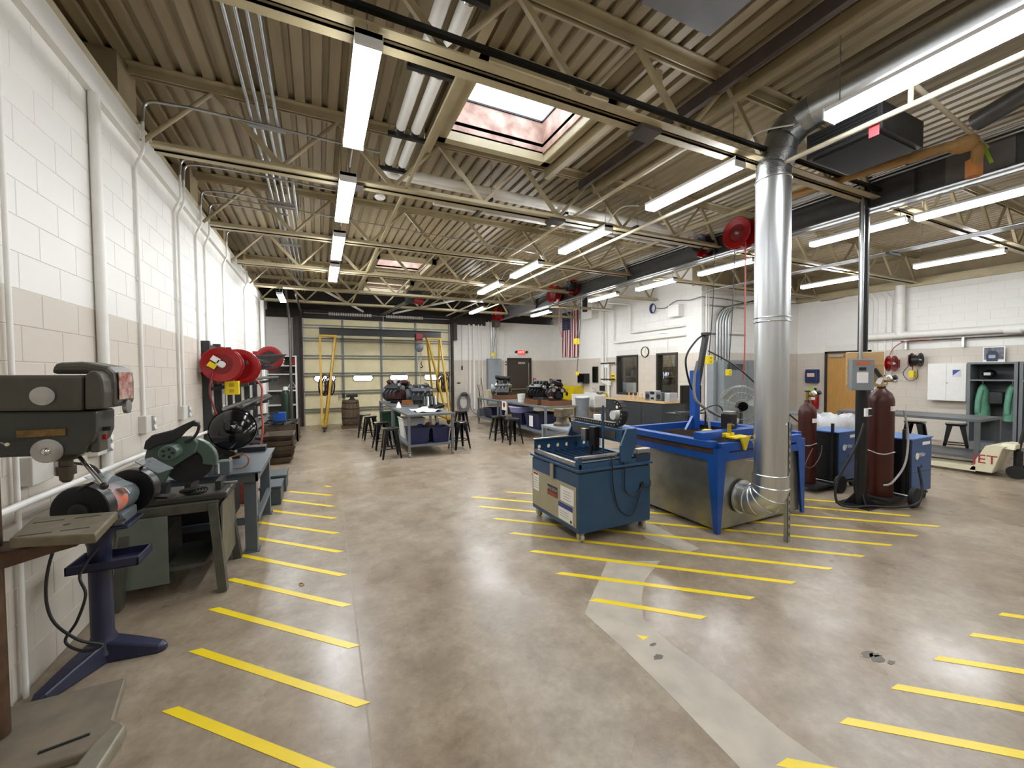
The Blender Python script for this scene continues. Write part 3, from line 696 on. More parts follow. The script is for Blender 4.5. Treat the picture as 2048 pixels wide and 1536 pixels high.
pipe('corner_pipe', [(XL+.08, 13.4, 0), (XL+.08, 13.4, 3.8)], .055, WPIPE, 'thick white pipe standing at the far end of the left wall', 'pipe', n=12)
pipe('track_pipe', [(-.78, 14.5, 0), (-.78, 14.5, 3.4), (-.86, 14.2, 4.4)], .04, mat('dull_steel_pipe', '75726c', .4, .6), 'tall steel pipe beside the sectional door and shelf', 'pipe', n=10)
pipe('air_pipe', [(XL+.08, 2.2, 1.07), (XL+.08, 4.6, 1.03), (XL+.08, 7.0, .93), (XL+.08, 8.5, .93)], .02, WPIPE, 'white air pipe running along the left wall behind the machines', 'pipe', n=8)
tag(MB().box(XL+.001, XL+.03, 2.2, 6.8, .86, .95).build('wire_trough', mat('trough_paint', 'b8b0a4', .5, var=.05)), 'beige wire trough along the left wall under the air pipe', 'trough')

# ---------------------------------------------------------------- drill press
DP = mat('olive_grey_enamel', '474339', .38, var=.15, scale=8)
DPL = mat('dark_slate_enamel', '34352f', .45, var=.15, scale=8)
RUST = mat('rusty_column', '5d4634', .5, .5, var=.35, scale=9)
yd = 2.62
def XZ(pts, y): return [(p.x, p.z) for p in [at(a, b, y=y) for a, b in pts]]
dp = thing('drill_press', 'old olive floor drill press against the left wall', 'drill press', (-1.28, 2.7, 0))
cx = at(2, 1000, y=2.7).x-.055
MB().cyl((cx, 2.7, .05), (cx, 2.7, 1.45), .05, n=24).build('column', RUST, dp, smooth=50)
ya, yb_ = 2.58, 2.84
MB().prism(XZ([(-60, 750), (165, 750), (165, 822), (-60, 824)], ya), ya, yb_).build('belt_housing', DP, dp, bevel=.015)
MB().prism(XZ([(168, 752), (176, 742), (190, 741), (200, 748), (207, 762), (210, 785), (208, 818), (168, 820)], ya), ya, yb_).build('front_cowl', DP, dp, bevel=.02)
MB().prism(XZ([(98, 748), (107, 725), (160, 723), (215, 733), (228, 745), (231, 765), (231, 812), (205, 815), (200, 760), (170, 748)], 2.66), 2.66, 2.9).build('belt_guard', DP, dp, bevel=.02)
gx = at(222, 770, y=2.7).x+.035
MB().box(gx, gx+.004, 2.68, 2.84, 1.6, 1.74).build('red_badge', mat('worn_red_badge', '8c3a2c', .5, var=.3, scale=30, col2='b9a79a'), dp, bevel=.002)
MB().cyl((gx-.005, 2.76, 1.56), (gx+.012, 2.76, 1.56), .035, n=18).build('badge_knob', STEEL, dp, smooth=40)
MB().prism(XZ([(-60, 824), (193, 822), (193, 865), (185, 884), (175, 892), (165, 910), (110, 912), (-60, 918)], 2.6), 2.6, 2.8).build('head_casting', DPL, dp, bevel=.012)
MB().box(at(178, 830, y=2.64).x, at(194, 830, y=2.64).x+.01, 2.63, 2.72, 1.35, 1.5).build('switch_box', DP, dp, bevel=.008)
sx = at(194, 830, y=2.64).x+.01
MB().box(sx, sx+.03, 2.66, 2.69, 1.45, 1.47).build('switch_lever', SATIN, dp); MB().cyl((sx, 2.67, 1.42), (sx+.012, 2.67, 1.42), .012).build('stop_button', RED, dp)
p = at(86, 792, y=2.575); MB().lathe([(.042, 0), (.042, .01), (.02, .014)], 22, Matrix.Translation((p.x, 2.578, p.z)) @ Matrix.Rotation(PI/2, 4, 'X')).build('cover_latch', STEEL, dp, smooth=30)
p = at(84, 866, y=2.595); MB().box(p.x-.08, p.x+.08, 2.59, 2.602, p.z-.016, p.z+.016).build('name_plate', mat('brass_plate', '7d6440', .35, .8, var=.3, scale=30), dp)
p = at(95, 902, y=2.595); MB().lathe([(.055, 0), (.055, .012), (.03, .02)], 24, Matrix.Translation((p.x, 2.602, p.z)) @ Matrix.Rotation(PI/2, 4, 'X')).build('feed_hub', STEEL, dp, smooth=30)
MB().ico((p.x, 2.58, p.z), .018, 2).build('hub_ball', CHROME, dp, smooth=60)
p = at(132, 930, y=2.7); qx = p.x; zc0, zc1, zq = at(132, 964, y=2.7).z, at(132, 918, y=2.7).z, at(132, 900, y=2.7).z
MB().lathe([(.045, zc1-.002), (.055, zc1+.01), (.058, zq+.05)], 20, Matrix.Translation((qx, 2.7, 0))).build('quill', DPL, dp, smooth=35)
CHK = mat('worn_chuck_steel', '5c5347', .4, .7, var=.2)
MB().lathe([(.014, zc0), (.024, zc0+.012), (.026, zc0+.035), (.036, zc0+.037), (.036, zc0+.078), (.026, zc0+.08), (.026, zc1+.005)], 18, Matrix.Translation((qx, 2.7, 0))).build('chuck', CHK, dp, smooth=30)
a, b = at(160, 915, y=2.66), at(208, 972, y=2.5); MB().cyl(a, b, .009, n=10).build('feed_lever', CHROME, dp, smooth=50); MB().ico(b, .018, 2).build('lever_knob', BLACK, dp, smooth=60); MB().ico(at(166, 905, y=2.63), .016, 2).build('lever_end', CHROME, dp, smooth=60)
a, b = at(-10, 880, y=2.6), at(14, 889, y=2.52); MB().cyl(a, b, .008).build('second_lever', CHROME, dp, smooth=50)
tz = 1.0; q4 = [at(x, y, z=tz) for x, y in ((17, 1078), (191, 1068), (236, 1022), (68, 1034))]
TB = mat('worn_table_iron', '726853', .45, .3, var=.2, scale=12)
MB().prism([(p.x, p.y) for p in q4], tz-.045, tz, 'xy').build('table', TB, dp, bevel=.008)
for k, (x0, x1, y) in enumerate(((-1.24, -1.13, 2.6), (-1.1, -1.0, 2.6), (-1.28, -1.17, 2.8), (-1.13, -1.03, 2.8))): MB().box(x0, x1, y-.006, y+.006, tz-.001, tz+.0012).build('table_slot', SATIN, dp)
MB().cyl((-1.12, 2.7, tz-.001), (-1.12, 2.7, tz+.0012), .014).build('table_hole', SATIN, dp)
MB().prism([(cx-.08, .95), (cx+.1, .93), (-1.05, .955), (-1.05, .91), (-1.15, .89), (cx+.08, .85), (cx-.08, .85)], 2.62, 2.78).build('table_bracket', RUST, dp, bevel=.01)
MB().prism([(-1.48, 2.42), (-.93, 2.42), (-.89, 2.46), (-.89, 2.55), (-.94, 2.6), (-1.0, 2.93), (-1.48, 2.93)], 0, .045, 'xy').build('floor_base', mat('grey_base_iron', '7d7363', .55, .2, var=.2, scale=8), dp, bevel=.01)
MB().prism([(-.99, 2.2), (-.88, 2.2), (-.86, 2.5), (-.89, 2.545), (-.93, 2.53), (-.96, 2.44)], .0, .06, 'xy').build('base_rail', mat('pale_base_iron', '8a8474', .5, .3, var=.2, scale=8), dp, bevel=.012)
MB().bar((-1.16, 2.5, .048), (-1.0, 2.53, .048), .012, .006).build('base_slot', SATIN, dp)
cpts = [(XL+.09, 3.3, 1.2), (XL+.16, 3.3, 1.2), (-1.2, 3.22, 1.17), (-1.12, 3.1, 1.05), (-1.12, 3.0, .9)]
tag(MB().tube(cr(cpts), .009).build('power_cord', SATIN, smooth=50), 'black power cord plugged in behind the drill press chuck', 'cord')

# ---------------------------------------------------------------- pedestal and bench grinder
PB = mat('navy_pedestal_paint', '24263f', .35, var=.12)
pc = Vector((-1.22, 3.28, 0))
pd = thing('grinder_pedestal', 'navy cast pedestal stand with three feet under the bench grinder', 'pedestal', pc)
MB().lathe([(.095, .05), (.075, .1), (.056, .15), (.056, .7), (.08, .78), (.09, .8)], 10, Matrix.Translation(pc)).build('column', PB, pd, smooth=35)
for ang, L in ((R(-12), .3), (R(108), .2), (R(245), .34), ):
    d = Vector((math.cos(ang), math.sin(ang), 0)); n = Vector((-d.y, d.x, 0)); v = []
    for s, wd, h0, h1 in ((.04, .075, 0, .12), (L*.6, .06, 0, .085), (L, .045, 0, .05), (L+.03, .02, 0, .035)):
        c = pc+d*s; v += [c+n*wd+Vector((0, 0, h0)), c-n*wd+Vector((0, 0, h0)), c-n*wd*.7+Vector((0, 0, h1)), c+n*wd*.7+Vector((0, 0, h1))]
    f = [(4*i+j, 4*i+(j+1) % 4, 4*i+4+(j+1) % 4, 4*i+4+j) for i in range(3) for j in range(4)]+[(0, 1, 2, 3), (15, 14, 13, 12)]
    MB().add(v, f).build('foot', PB, pd, bevel=.012)
MB().prism([(pc.x-.1, pc.y-.13), (pc.x+.17, pc.y-.1), (pc.x+.17, pc.y+.14), (pc.x-.1, pc.y+.14)], .8, .825, 'xy').build('top_plate', PB, pd, bevel=.008)
tr = MB(); x0, x1, y0, y1, z = pc.x-.12, pc.x+.21, pc.y-.1, pc.y+.13, .57
tr.box(x0, x1, y0, y1, z, z+.01).box(x0, x1, y0, y0+.012, z, z+.05).box(x0, x1, y1-.012, y1, z, z+.05).box(x0, x0+.012, y0, y1, z, z+.05).box(x1-.012, x1, y0, y1, z, z+.05)
tr.build('tray', PB, pd, bevel=.004)
gr = thing('bench_grinder', 'grey bench grinder with big black wheel guards on the navy pedestal', 'grinder', (pc.x, pc.y, .825))
ax = Vector((.22, .97, 0)).normalized(); gc = Vector((-1.16, 3.28, .97)); rot = ax.to_track_quat('Z', 'Y').to_matrix().to_4x4()
GM = mat('grey_grinder_enamel', '545b60', .35, var=.08)
def gl(prof, off, name, m, n=24, sm=35, par=None): return MB().lathe(prof, n, Matrix.Translation(gc+ax*off) @ rot).build(name, m, par or gr, smooth=sm)
gl([(.05, -.15), (.075, -.13), (.088, -.1), (.088, .1), (.075, .13), (.05, .15)], 0, 'motor', GM)
gl([(.09, -.1), (.091, -.09), (.091, -.01), (.09, 0)], 0, 'label_band', mat('orange_label', 'd8663a', .5, var=.3, scale=25, col2='8b9194'))
for s in (-1, 1):
    gl([(.05, -.035), (.135, -.035), (.14, -.03), (.14, .03), (.135, .035), (.05, .035)], s*.2, 'wheel_guard', BLACK, 32)
    gl([(.03, -.05), (.045, -.04), (.045, .04), (.03, .05)], s*.21, 'end_cap', SATIN)
    b0 = gc+ax*s*.24+Vector((.16, -.07, .0)); MB().cb(b0+Vector((0, 0, -.06)), (.09, .07, .015), (0, 0, -.4)).build('tool_rest', IRON, gr)
    sh = MB(); sh.cb(gc+ax*s*.2+Vector((.13, -.06, .16)), (.16, .13, .005), (0, .5, -.4)); sh.build('eye_shield', mat('clear_shield', 'dfe6ea', .08, trans=.85, var=.02), gr)
    MB().cyl(gc+ax*s*.24+Vector((0, 0, .12)), gc+ax*s*.2+Vector((.1, -.04, .18)), .008).build('shield_arm', SATIN, gr)
MB().box(gc.x-.09, gc.x+.09, gc.y-.11, gc.y+.11, .825, .9).build('base', GM, gr, bevel=.015)
p = gc+ax*-.02+Vector((.075, -.035, .055)); MB().cb(p, (.07, .004, .05), (.6, 0, -.45)).build('spec_label', PAPER, gr)
cp = [(-1.25, 3.22, .83), (-1.33, 3.12, .8), (-1.36, 3.06, .6), (-1.34, 3.05, .4), (-1.22, 3.0, .28), (-1.12, 3.0, .22), (-1.2, 3.0, .21), (-1.29, 3.05, .26), (-1.24, 3.05, .36), (-1.2, 3.05, .5), (-1.24, 3.1, .6), (-1.18, 3.16, .72)]
tag(MB().tube(cr(cp), .0075).build('looped_cord', SATIN, smooth=50), 'black looped cord hanging down before the left wall by the navy pedestal', 'cord')

# ---------------------------------------------------------------- cut-off saw on its sheet steel stand
GS = mat('grey_green_steel', '4f4f45', .5, .2, var=.2, scale=9)
ct = thing('saw_stand', 'rough grey steel stand with splayed legs and a sheet panel', 'stand', (-1.05, 4.2, 0))
zt = .7
MB().box(-1.34, -.76, 3.97, 4.5, zt-.07, zt).build('top_frame', GS, ct)
for x, y in ((-.76, 3.99), (-.76, 4.48), (-1.34, 3.99), (-1.34, 4.48)):
    sx_ = .04 if x > -1 else -.03; sy = -.1 if y < 4.2 else .06
    MB().bar((x-.03*(1 if x > -1 else -1), y, zt-.02), (x+sx_, y+sy, 0), .085, .06).build('leg', GS, ct)
MB().box(-1.36, -.85, 3.95, 4.48, .2, .23).build('lower_shelf', GS, ct)
MB().prism([(-1.36, zt-.06), (-1.07, zt-.06), (-1.07, .12), (-1.4, .12)], 3.925, 3.935).build('sheet_panel', mat('grey_sheet', '6f776f', .5, .3, var=.12, scale=7), ct)
MB().prism([(3.98, zt-.02), (4.49, zt-.02), (4.54, .15), (3.92, .15)], -.735, -.727, 'yz', ).build('side_sheet', mat('olive_sheet', '6b6554', .55, .2, var=.2), ct)
MB().box(-1.36, -1.1, 4.05, 4.4, .24, .5).build('stored_box', SATIN, ct)
sw = thing('cutoff_saw', 'green abrasive cut-off saw on the grey steel stand', 'saw', (-1.02, 4.2, zt))
MG = mat('saw_green_enamel', '4b5d53', .35, var=.08); yS = 4.18
MB().box(-1.26, -.7, 4.02, 4.42, zt, zt+.055).build('base_tray', DPL, sw, bevel=.012)
gp = XZ([(352, 965), (345, 930), (350, 905), (375, 885), (400, 872), (420, 880), (430, 905), (436, 940), (435, 962), (420, 955), (405, 930), (398, 905), (385, 915), (372, 945), (362, 968)], yS)
MB().prism(XZ([(300, 978), (325, 972), (345, 935), (392, 905), (398, 885), (385, 872), (352, 874), (325, 884), (296, 892), (290, 915)], yS), yS-.02, yS+.05).build('gear_arm', MG, sw, bevel=.012)
bc = at(375, 925, y=yS); MB().lathe([(.172, -.008), (.172, .008)], 40, Matrix.Translation((bc.x, yS+.045, bc.z)) @ Matrix.Rotation(PI/2, 4, 'X')).build('abrasive_wheel', SATIN, sw)
gd = []
for r_ in (.2, .1):
    aa = [R(q) for q in range(-15, 150, 12)]; gd += [(bc.x+r_*math.cos(q), bc.z+r_*math.sin(q)) for q in (aa if r_ > .15 else aa[::-1])]
MB().prism(gd, yS+.005, yS+.085).build('wheel_guard', MG, sw, bevel=.008)
mc = at(330, 905, y=yS-.1); MB().lathe([(.055, -.09), (.062, -.08), (.065, .06), (.08, .1)], 24, Matrix.Translation((mc.x+.03, yS-.06, mc.z-.0)) @ Matrix.Rotation(-PI/2, 4, 'X')).build('motor', MG, sw, smooth=35)
mx_, mz_ = mc.x+.03, mc.z
for k in range(5):
    q = 2*PI*k/5; MB().cb((mx_+.032*math.cos(q), yS-.152, mz_+.032*math.sin(q)), (.02, .004, .014), (0, -q, 0)).build('vent', BLACK, sw)
hp = XZ([(288, 898), (292, 882), (305, 870), (345, 860), (365, 850), (388, 840), (398, 845), (396, 853), (386, 852), (372, 862), (360, 875), (345, 885), (315, 890), (300, 900)], yS-.04)
MB().prism(hp, yS-.06, yS+.01).build('handle_shell', SATIN, sw, bevel=.008)
MB().tube(cr([at(x, y, y=yS-.03) for x, y in ((392, 846), (398, 852), (394, 866), (384, 878), (370, 885))]), .011).build('handle_loop', SATIN, sw, smooth=50)
MB().cb((-1.17, 4.2, zt+.1), (.08, .14, .1)).build('hinge_block', SATIN, sw, bevel=.01)
MB().box(-1.0, -.96, 4.1, 4.36, zt+.055, zt+.13).build('fence', IRON, sw); MB().box(-.8, -.76, 4.12, 4.34, zt+.055, zt+.13).build('vise_jaw', IRON, sw)
MB().cyl((-.77, 4.23, zt+.085), (-.66, 4.23, zt+.085), .012).build('vise_screw', STEEL, sw, smooth=50)
mb = MB()
for k in range(5): mb.tube([( -.97+.02*k+.05*math.cos(t), 4.06+.02*math.sin(t*2), zt+.085+.022*math.sin(t)) for t in [2*PI*q/14 for q in range(14)]], .007, 6, closed=True)
tag(mb.build('coiled_cord', SATIN), 'bundled black cord lying on the saw base', 'cord')

# ---------------------------------------------------------------- grey steel bench with vise, hacksaw and black machine
BG = mat('blue_grey_bench', '515a60', .4, var=.08)
bn = thing('steel_bench', 'blue grey welded steel bench beyond the cut-off saw', 'bench', (-.95, 5.2, 0))
zb_ = .79
MB().box(-1.38, -.52, 4.55, 5.95, zb_-.012, zb_).build('top', BG, bn)
MB().box(-1.36, -.55, 4.58, 4.6, zb_-.1, zb_-.012).box(-1.36, -.55, 5.9, 5.92, zb_-.1, zb_-.012).box(-.57, -.55, 4.58, 5.92, zb_-.1, zb_-.012).build('apron', BG, bn)
for x in (-1.33, -.62):
    for y in (4.66, 5.82):
        MB().box(x-.05, x+.05, y-.05, y+.05, .012, zb_-.012).build('leg', BG, bn); MB().box(x-.07, x+.07, y-.07, y+.07, 0, .012).build('foot_plate', BG, bn)
MB().box(-.6, -.56, 4.66, 5.82, .27, .33).build('side_rail', BG, bn); MB().box(-1.33, -.6, 4.62, 4.66, .27, .33).build('end_rail', BG, bn)
MB().box(-1.38, -.9, 4.7, 5.9, .1, .5).build('stored_crate', SATIN, bn)
c0 = at(450, 935, z=zb_+.05)
vs = thing('steel_block_vise', 'grey block vise with white number strip on the steel bench', 'vise', (c0.x, c0.y, zb_))
MB().cb((c0.x, c0.y, zb_+.06), (.1, .14, .12)).build('body', GREYP, vs, bevel=.006)
MB().cb((c0.x-.1, c0.y, zb_+.05), (.05, .14, .1)).build('moving_jaw', GREYP, vs, bevel=.006)
MB().cb((c0.x-.036, c0.y-.0715, zb_+.06), (.014, .002, .1)).build('scale_strip', PAPER, vs)
for a in (.02, -.02): MB().cyl((c0.x-.18, c0.y+a, zb_+.085), (c0.x-.05, c0.y+a, zb_+.085), .01).build('guide_rod', mat('copper_rod', 'b0755a', .35, .8), vs, smooth=50)
hs = [at(x, y, y=c0.y+.08) for x, y in ((461, 934), (461, 915), (480, 909), (492, 908), (497, 916), (497, 926), (490, 934), (478, 937), (463, 937))]
hk = thing('hacksaw', 'copper coloured hacksaw frame leaning by the block vise', 'hacksaw', hs[0])
MB().tube(bend(hs[1:], .03), .006).build('frame', mat('copper_enamel', 'a8643f', .3, .6), hk, smooth=50)
MB().cyl(hs[0]-Vector((0, 0, .012)), hs[1], .011).build('grip', YEL, hk, smooth=50)
ROOT[hk.name]
bm_ = thing('black_disc_machine', 'glossy black round machine head on a post on the steel bench', 'machine', (-.95, 5.55, zb_))
cd_ = at(466, 858, y=5.45); base = Matrix.Translation((cd_.x, 5.45, cd_.z)) @ Matrix.Rotation(R(70), 4, 'X') @ Matrix.Rotation(0, 4, 'Y')
MB().lathe([(.06, .08), (.15, .06), (.215, .02), (.23, 0), (.23, -.03), (.2, -.04)], 36, base).build('dish', GLOSSB, bm_, smooth=35)
MB().lathe([(.235, -.012), (.235, .012)], 36, base, caps=False).build('rim', BLACK, bm_, smooth=50)
MB().lathe([(.0, .17), (.05, .16), (.07, .12), (.075, .06)], 20, base).build('hub', GLOSSB, bm_, smooth=50)
MB().ico((cd_.x+.06, 5.35, cd_.z-.0), .045, 2, jit=.12).build('linkage', IRON, bm_, smooth=50)
MB().cyl((cd_.x-.08, 5.45, cd_.z+.12), (cd_.x+.02, 5.3, cd_.z+.02), .02).build('arm', BLACK, bm_, smooth=50)
MB().prism([(cd_.x-.09, zb_), (cd_.x+.03, zb_), (cd_.x+.01, cd_.z-.1), (cd_.x-.1, cd_.z-.1)], 5.42, 5.52).build('post', BLACK, bm_, bevel=.01)
MB().cyl((cd_.x-.04, 5.4, zb_+.1), (cd_.x+.06, 5.2, zb_+.11), .014).build('clamp_lever', CHROME, bm_, smooth=50)
MB().box(cd_.x-.13, cd_.x+.07, 5.36, 5.58, zb_, zb_+.03).build('base', BLACK, bm_)
tag(MB().box(-1.3, -.6, 5.72, 5.9, zb_, zb_+.06).build('steel_plate', SATIN), 'black steel plate lying at the back of the steel bench', 'plate')
tag(MB().box(-1.3, -.95, 5.62, 5.68, zb_, zb_+.12).build('steel_channel', IRON), 'short dark channel standing on the steel bench', 'channel')
rr_ = thing('red_pump', 'red floor jack standing behind the steel bench', 'jack', (-.95, 6.5, 0))
MB().box(-1.05, -.85, 6.4, 6.6, 0, .6).build('body', mat('faded_red', '8a4a3c', .5, var=.2), rr_, bevel=.02); MB().cyl((-.9, 6.5, .6), (-.9, 6.5, 1.0), .03).build('ram', mat('rusty_ram', '6b5136', .5, .5), rr_, smooth=50)
for k, (x, y) in enumerate(((-.6, 6.35), (-.58, 7.0))):
    o = MB().box(x-.12, x+.12, y-.22, y+.22, 0, .24).box(x-.13, x+.13, y-.23, y+.23, .22, .25).build('parts_bin', mat('slate_bin', '3f474b', .5), bevel=.01)
    tag(o, ['slate grey lidded bin on the floor just past the steel bench', 'slate grey lidded bin between steel bench and brown totes'][k], 'bin')
# ---------------------------------------------------------------- rolling tables, stools, engines, bins
def rolling_table(x0, x1, y0, y1, z, label, shelf=.25, casters=True, m=TABLEG, leg=.05, group=None):
    t = thing('rolling_table', label, 'table', ((x0+x1)/2, (y0+y1)/2, 0), group)
    MB().box(x0, x1, y0, y1, z-.045, z).build('top', m, t, bevel=.004)
    lz = .12 if casters else 0
    for x in (x0+leg/2+.01, x1-leg/2-.01):
        for y in (y0+leg/2+.01, y1-leg/2-.01):
            MB().box(x-leg/2, x+leg/2, y-leg/2, y+leg/2, lz, z-.045).build('leg', m, t)
            if casters:
                c = MB().box(x-.035, x+.035, y-.035, y+.035, .105, .12).box(x-.03, x-.022, y-.025, y+.025, .04, .11).box(x+.022, x+.03, y-.025, y+.025, .04, .11).build('caster', STEEL, t)
                MB().cyl((x-.018, y, .05), (x+.018, y, .05), .05, n=16).build('wheel', mat('grey_caster_rubber', '8b8b88', .6), c, smooth=50)
    if shelf: MB().box(x0+.02, x1-.02, y0+.02, y1-.02, shelf-.04, shelf).build('lower_shelf', m, t, bevel=.004)
    return t
rolling_table(1.6, 2.58, 8.3, 10.25, .88, 'grey rolling table with navy totes and a white cloth')
rolling_table(1.66, 2.9, 10.75, 13.05, .88, 'grey rolling table with engine parts, before the sectional door')
rolling_table(4.8, 5.75, 11.15, 12.85, .88, 'grey rolling table nearest the exit door, with a cardboard box')
rolling_table(4.85, 5.8, 8.4, 11.1, .88, 'long grey rolling table with black engines and a red notice')
rolling_table(3.72, 5.05, 5.35, 6.6, .74, 'pale grey low table behind the blue cutting machines', casters=False, m=mat('pale_grey_top', '8f969b', .35, var=.06))
# metal stools
def stool_proto(loc, label):
    t = thing('metal_stool', label, 'stool', loc); x, y = loc[0], loc[1]
    def sq(h, r, z): return [(x+sx*(h-r)+r*math.cos(a), y+sy*(h-r)+r*math.sin(a), z) for sx, sy, a0 in ((1, 1, 0), (-1, 1, PI/2), (-1, -1, PI), (1, -1, 1.5*PI)) for a in [a0+PI/2*i/4 for i in range(5)]]
    v = sq(.135, .04, .565)+sq(.155, .045, .6)+sq(.155, .045, .605)+sq(.14, .04, .61); n = 20
    MB().add(v, [(i+k*n, (i+1) % n+k*n, (i+1) % n+(k+1)*n, i+(k+1)*n) for k in range(3) for i in range(n)]+[tuple(range(n-1, -1, -1)), tuple(range(3*n, 4*n))]).build('seat', GLOSSB, t, smooth=40)
    for sx in (-1, 1):
        for sy in (-1, 1):
            a = Vector((x+sx*.125, y+sy*.125, .6)); b = Vector((x+sx*.195, y+sy*.195, 0)); v = []
            for c, h in ((a, .058), (b, .021)):
                v += [c, c+Vector((-sx*h*1.5, 0, 0)), c+Vector((-sx*h*1.5, -sy*.006, 0)), c+Vector((-sx*.006, -sy*.006, 0)), c+Vector((-sx*.006, -sy*h*1.5, 0)), c+Vector((0, -sy*h*1.5, 0))]
            MB().add(v, [(i, (i+1) % 6, (i+1) % 6+6, i+6) for i in range(6)]+[(0, 1, 2, 3, 4, 5), (11, 10, 9, 8, 7, 6)]).build('leg', GLOSSB, t)
    for s in (-1, 1):
        MB().bar((x-.17, y+s*.17, .2), (x+.17, y+s*.17, .2), .012, .018).build('brace', GLOSSB, t); MB().bar((x+s*.17, y-.17, .2), (x+s*.17, y+.17, .2), .012, .018).build('brace', GLOSSB, t)
    return t
st = stool_proto((1.3, 8.55, 0), 'black metal stool in front of the near leg of the tote table')
for (x, y, rz, lb) in ((1.28, 9.65, .1, 'black metal stool beside the tote table, behind the foremost one'), (1.2, 11.2, .05, 'black metal stool by the green box, nearer of two'), (1.12, 11.75, -.1, 'black metal stool by the green box, farther of two'),
        (2.86, 8.85, .15, 'black metal stool on the right side of the tote table, front one'), (3.72, 11.3, .1, 'black metal stool before the coiled grey hose'),
        (4.2, 8.85, .1, 'black metal stool at the long engine table, nearer of two'), (4.12, 9.5, .0, 'black metal stool at the long engine table, farther of two'),
        (6.05, 12.2, .2, 'black metal stool behind the table by the exit door'), (6.5, 10.2, .3, 'black metal stool behind the long engine table'),
        (11.35, 4.1, .1, 'black metal stool under the dark table by the lockers, left one'), (11.55, 3.55, .3, 'black metal stool under the dark table by the lockers, right one')):
    dup(st, (x, y, 0), rz, lb)
NAVY = mat('navy_plastic', '141a45', .4, var=.1)
def tote(cx, cy, z, label, w=.4, l=.34, h=.3, m=NAVY, lid=None, paper=False, rz=0):
    t = thing('plastic_tote', label, 'tote', (cx, cy, z))
    def ring(a, b, zz): return [(cx-a, cy-b, zz), (cx+a, cy-b, zz), (cx+a, cy+b, zz), (cx-a, cy+b, zz)]
    a0, b0, a1, b1 = w*.42, l*.42, w*.5, l*.5
    v = ring(a0, b0, z+.001)+ring(a1, b1, z+h)+ring(a1-.012, b1-.012, z+h)+ring(a0-.012, b0-.012, z+.015)
    MB().add(v, [(3, 2, 1, 0)]+[(i+4*k, (i+1) % 4+4*k, (i+1) % 4+4*k+4, i+4*k+4) for k in range(3) for i in range(4)]+[(12, 13, 14, 15)]).build('body', m, t, bevel=.006)
    MB().tube([(cx-a1-.008, cy-b1-.008, z+h-.01), (cx+a1+.008, cy-b1-.008, z+h-.01), (cx+a1+.008, cy+b1+.008, z+h-.01), (cx-a1-.008, cy+b1+.008, z+h-.01)], .012, 6, closed=True).build('rim', m, t)
    if lid: MB().box(cx-a1-.02, cx+a1+.02, cy-b1-.02, cy+b1+.02, z+h, z+h+.02).build('lid', lid, t, bevel=.006)
    if paper: MB().box(cx-a1-.004, cx-a1+.002, cy-.1, cy+.1, z+.06, z+h-.06).build('paper_sign', PAPER, t)
    return t
tote(1.86, 8.62, .25, 'navy tote with rim on the tote table shelf, left one', .42, .5, .33)
tote(2.32, 8.62, .25, 'navy tote with rim on the tote table shelf, right one', .38, .46, .32)
tote(1.92, 9.5, .25, 'large white tub on the shelf of the tote table', .5, .62, .45, PAPER)
tote(1.75, 11.45, .25, 'dark green box on the shelf before the sectional door', .5, .4, .42, mat('dark_green_plastic', '0f3a24', .4))
tote(5.15, 12.2, .25, 'navy tote on the shelf of the table nearest the exit door', .5, .7, .32, paper=False)
tote(5.3, 9.3, .25, 'navy tote with a paper sign on the long engine table shelf', .7, .8, .4, paper=True)
tote(5.35, 10.4, .25, 'navy tote behind the signed one on the engine table shelf', .6, .7, .34)
LAV = mat('lavender_plastic', '8f8fc0', .4, var=.05)
lt = thing('oval_tub', 'lavender oval tub with pale lid under the engine table', 'tub', (5.1, 10.35, .59))
pts = lambda a, b, z: [(5.2+a*math.cos(2*PI*i/24), 10.35+b*math.sin(2*PI*i/24), z) for i in range(24)]
v = pts(.3, .36, .59)+pts(.34, .42, .73); MB().add(v, [(i, (i+1) % 24, (i+1) % 24+24, i+24) for i in range(24)]+[tuple(range(23, -1, -1)), tuple(range(24, 48))]).build('body', LAV, lt, smooth=40)
v = pts(.36, .44, .73)+pts(.35, .43, .76); MB().add(v, [(i, (i+1) % 24, (i+1) % 24+24, i+24) for i in range(24)]+[tuple(range(23, -1, -1)), tuple(range(24, 48))]).build('lid', mat('pale_lavender', 'b9b9dc', .4), lt, smooth=40)
t = thing('red_notice', 'white notice with a red emblem hung on the engine table edge', 'notice', (4.84, 10.75, .68))
MB().box(4.842, 4.848, 10.6, 10.92, .62, .88).build('sheet', PAPER, t); MB().lathe([(.075, 0), (.075, .002)], 18, Matrix.Translation((4.841, 10.76, .77)) @ Matrix.Rotation(-PI/2, 4, 'Y')).build('emblem', RED, t)

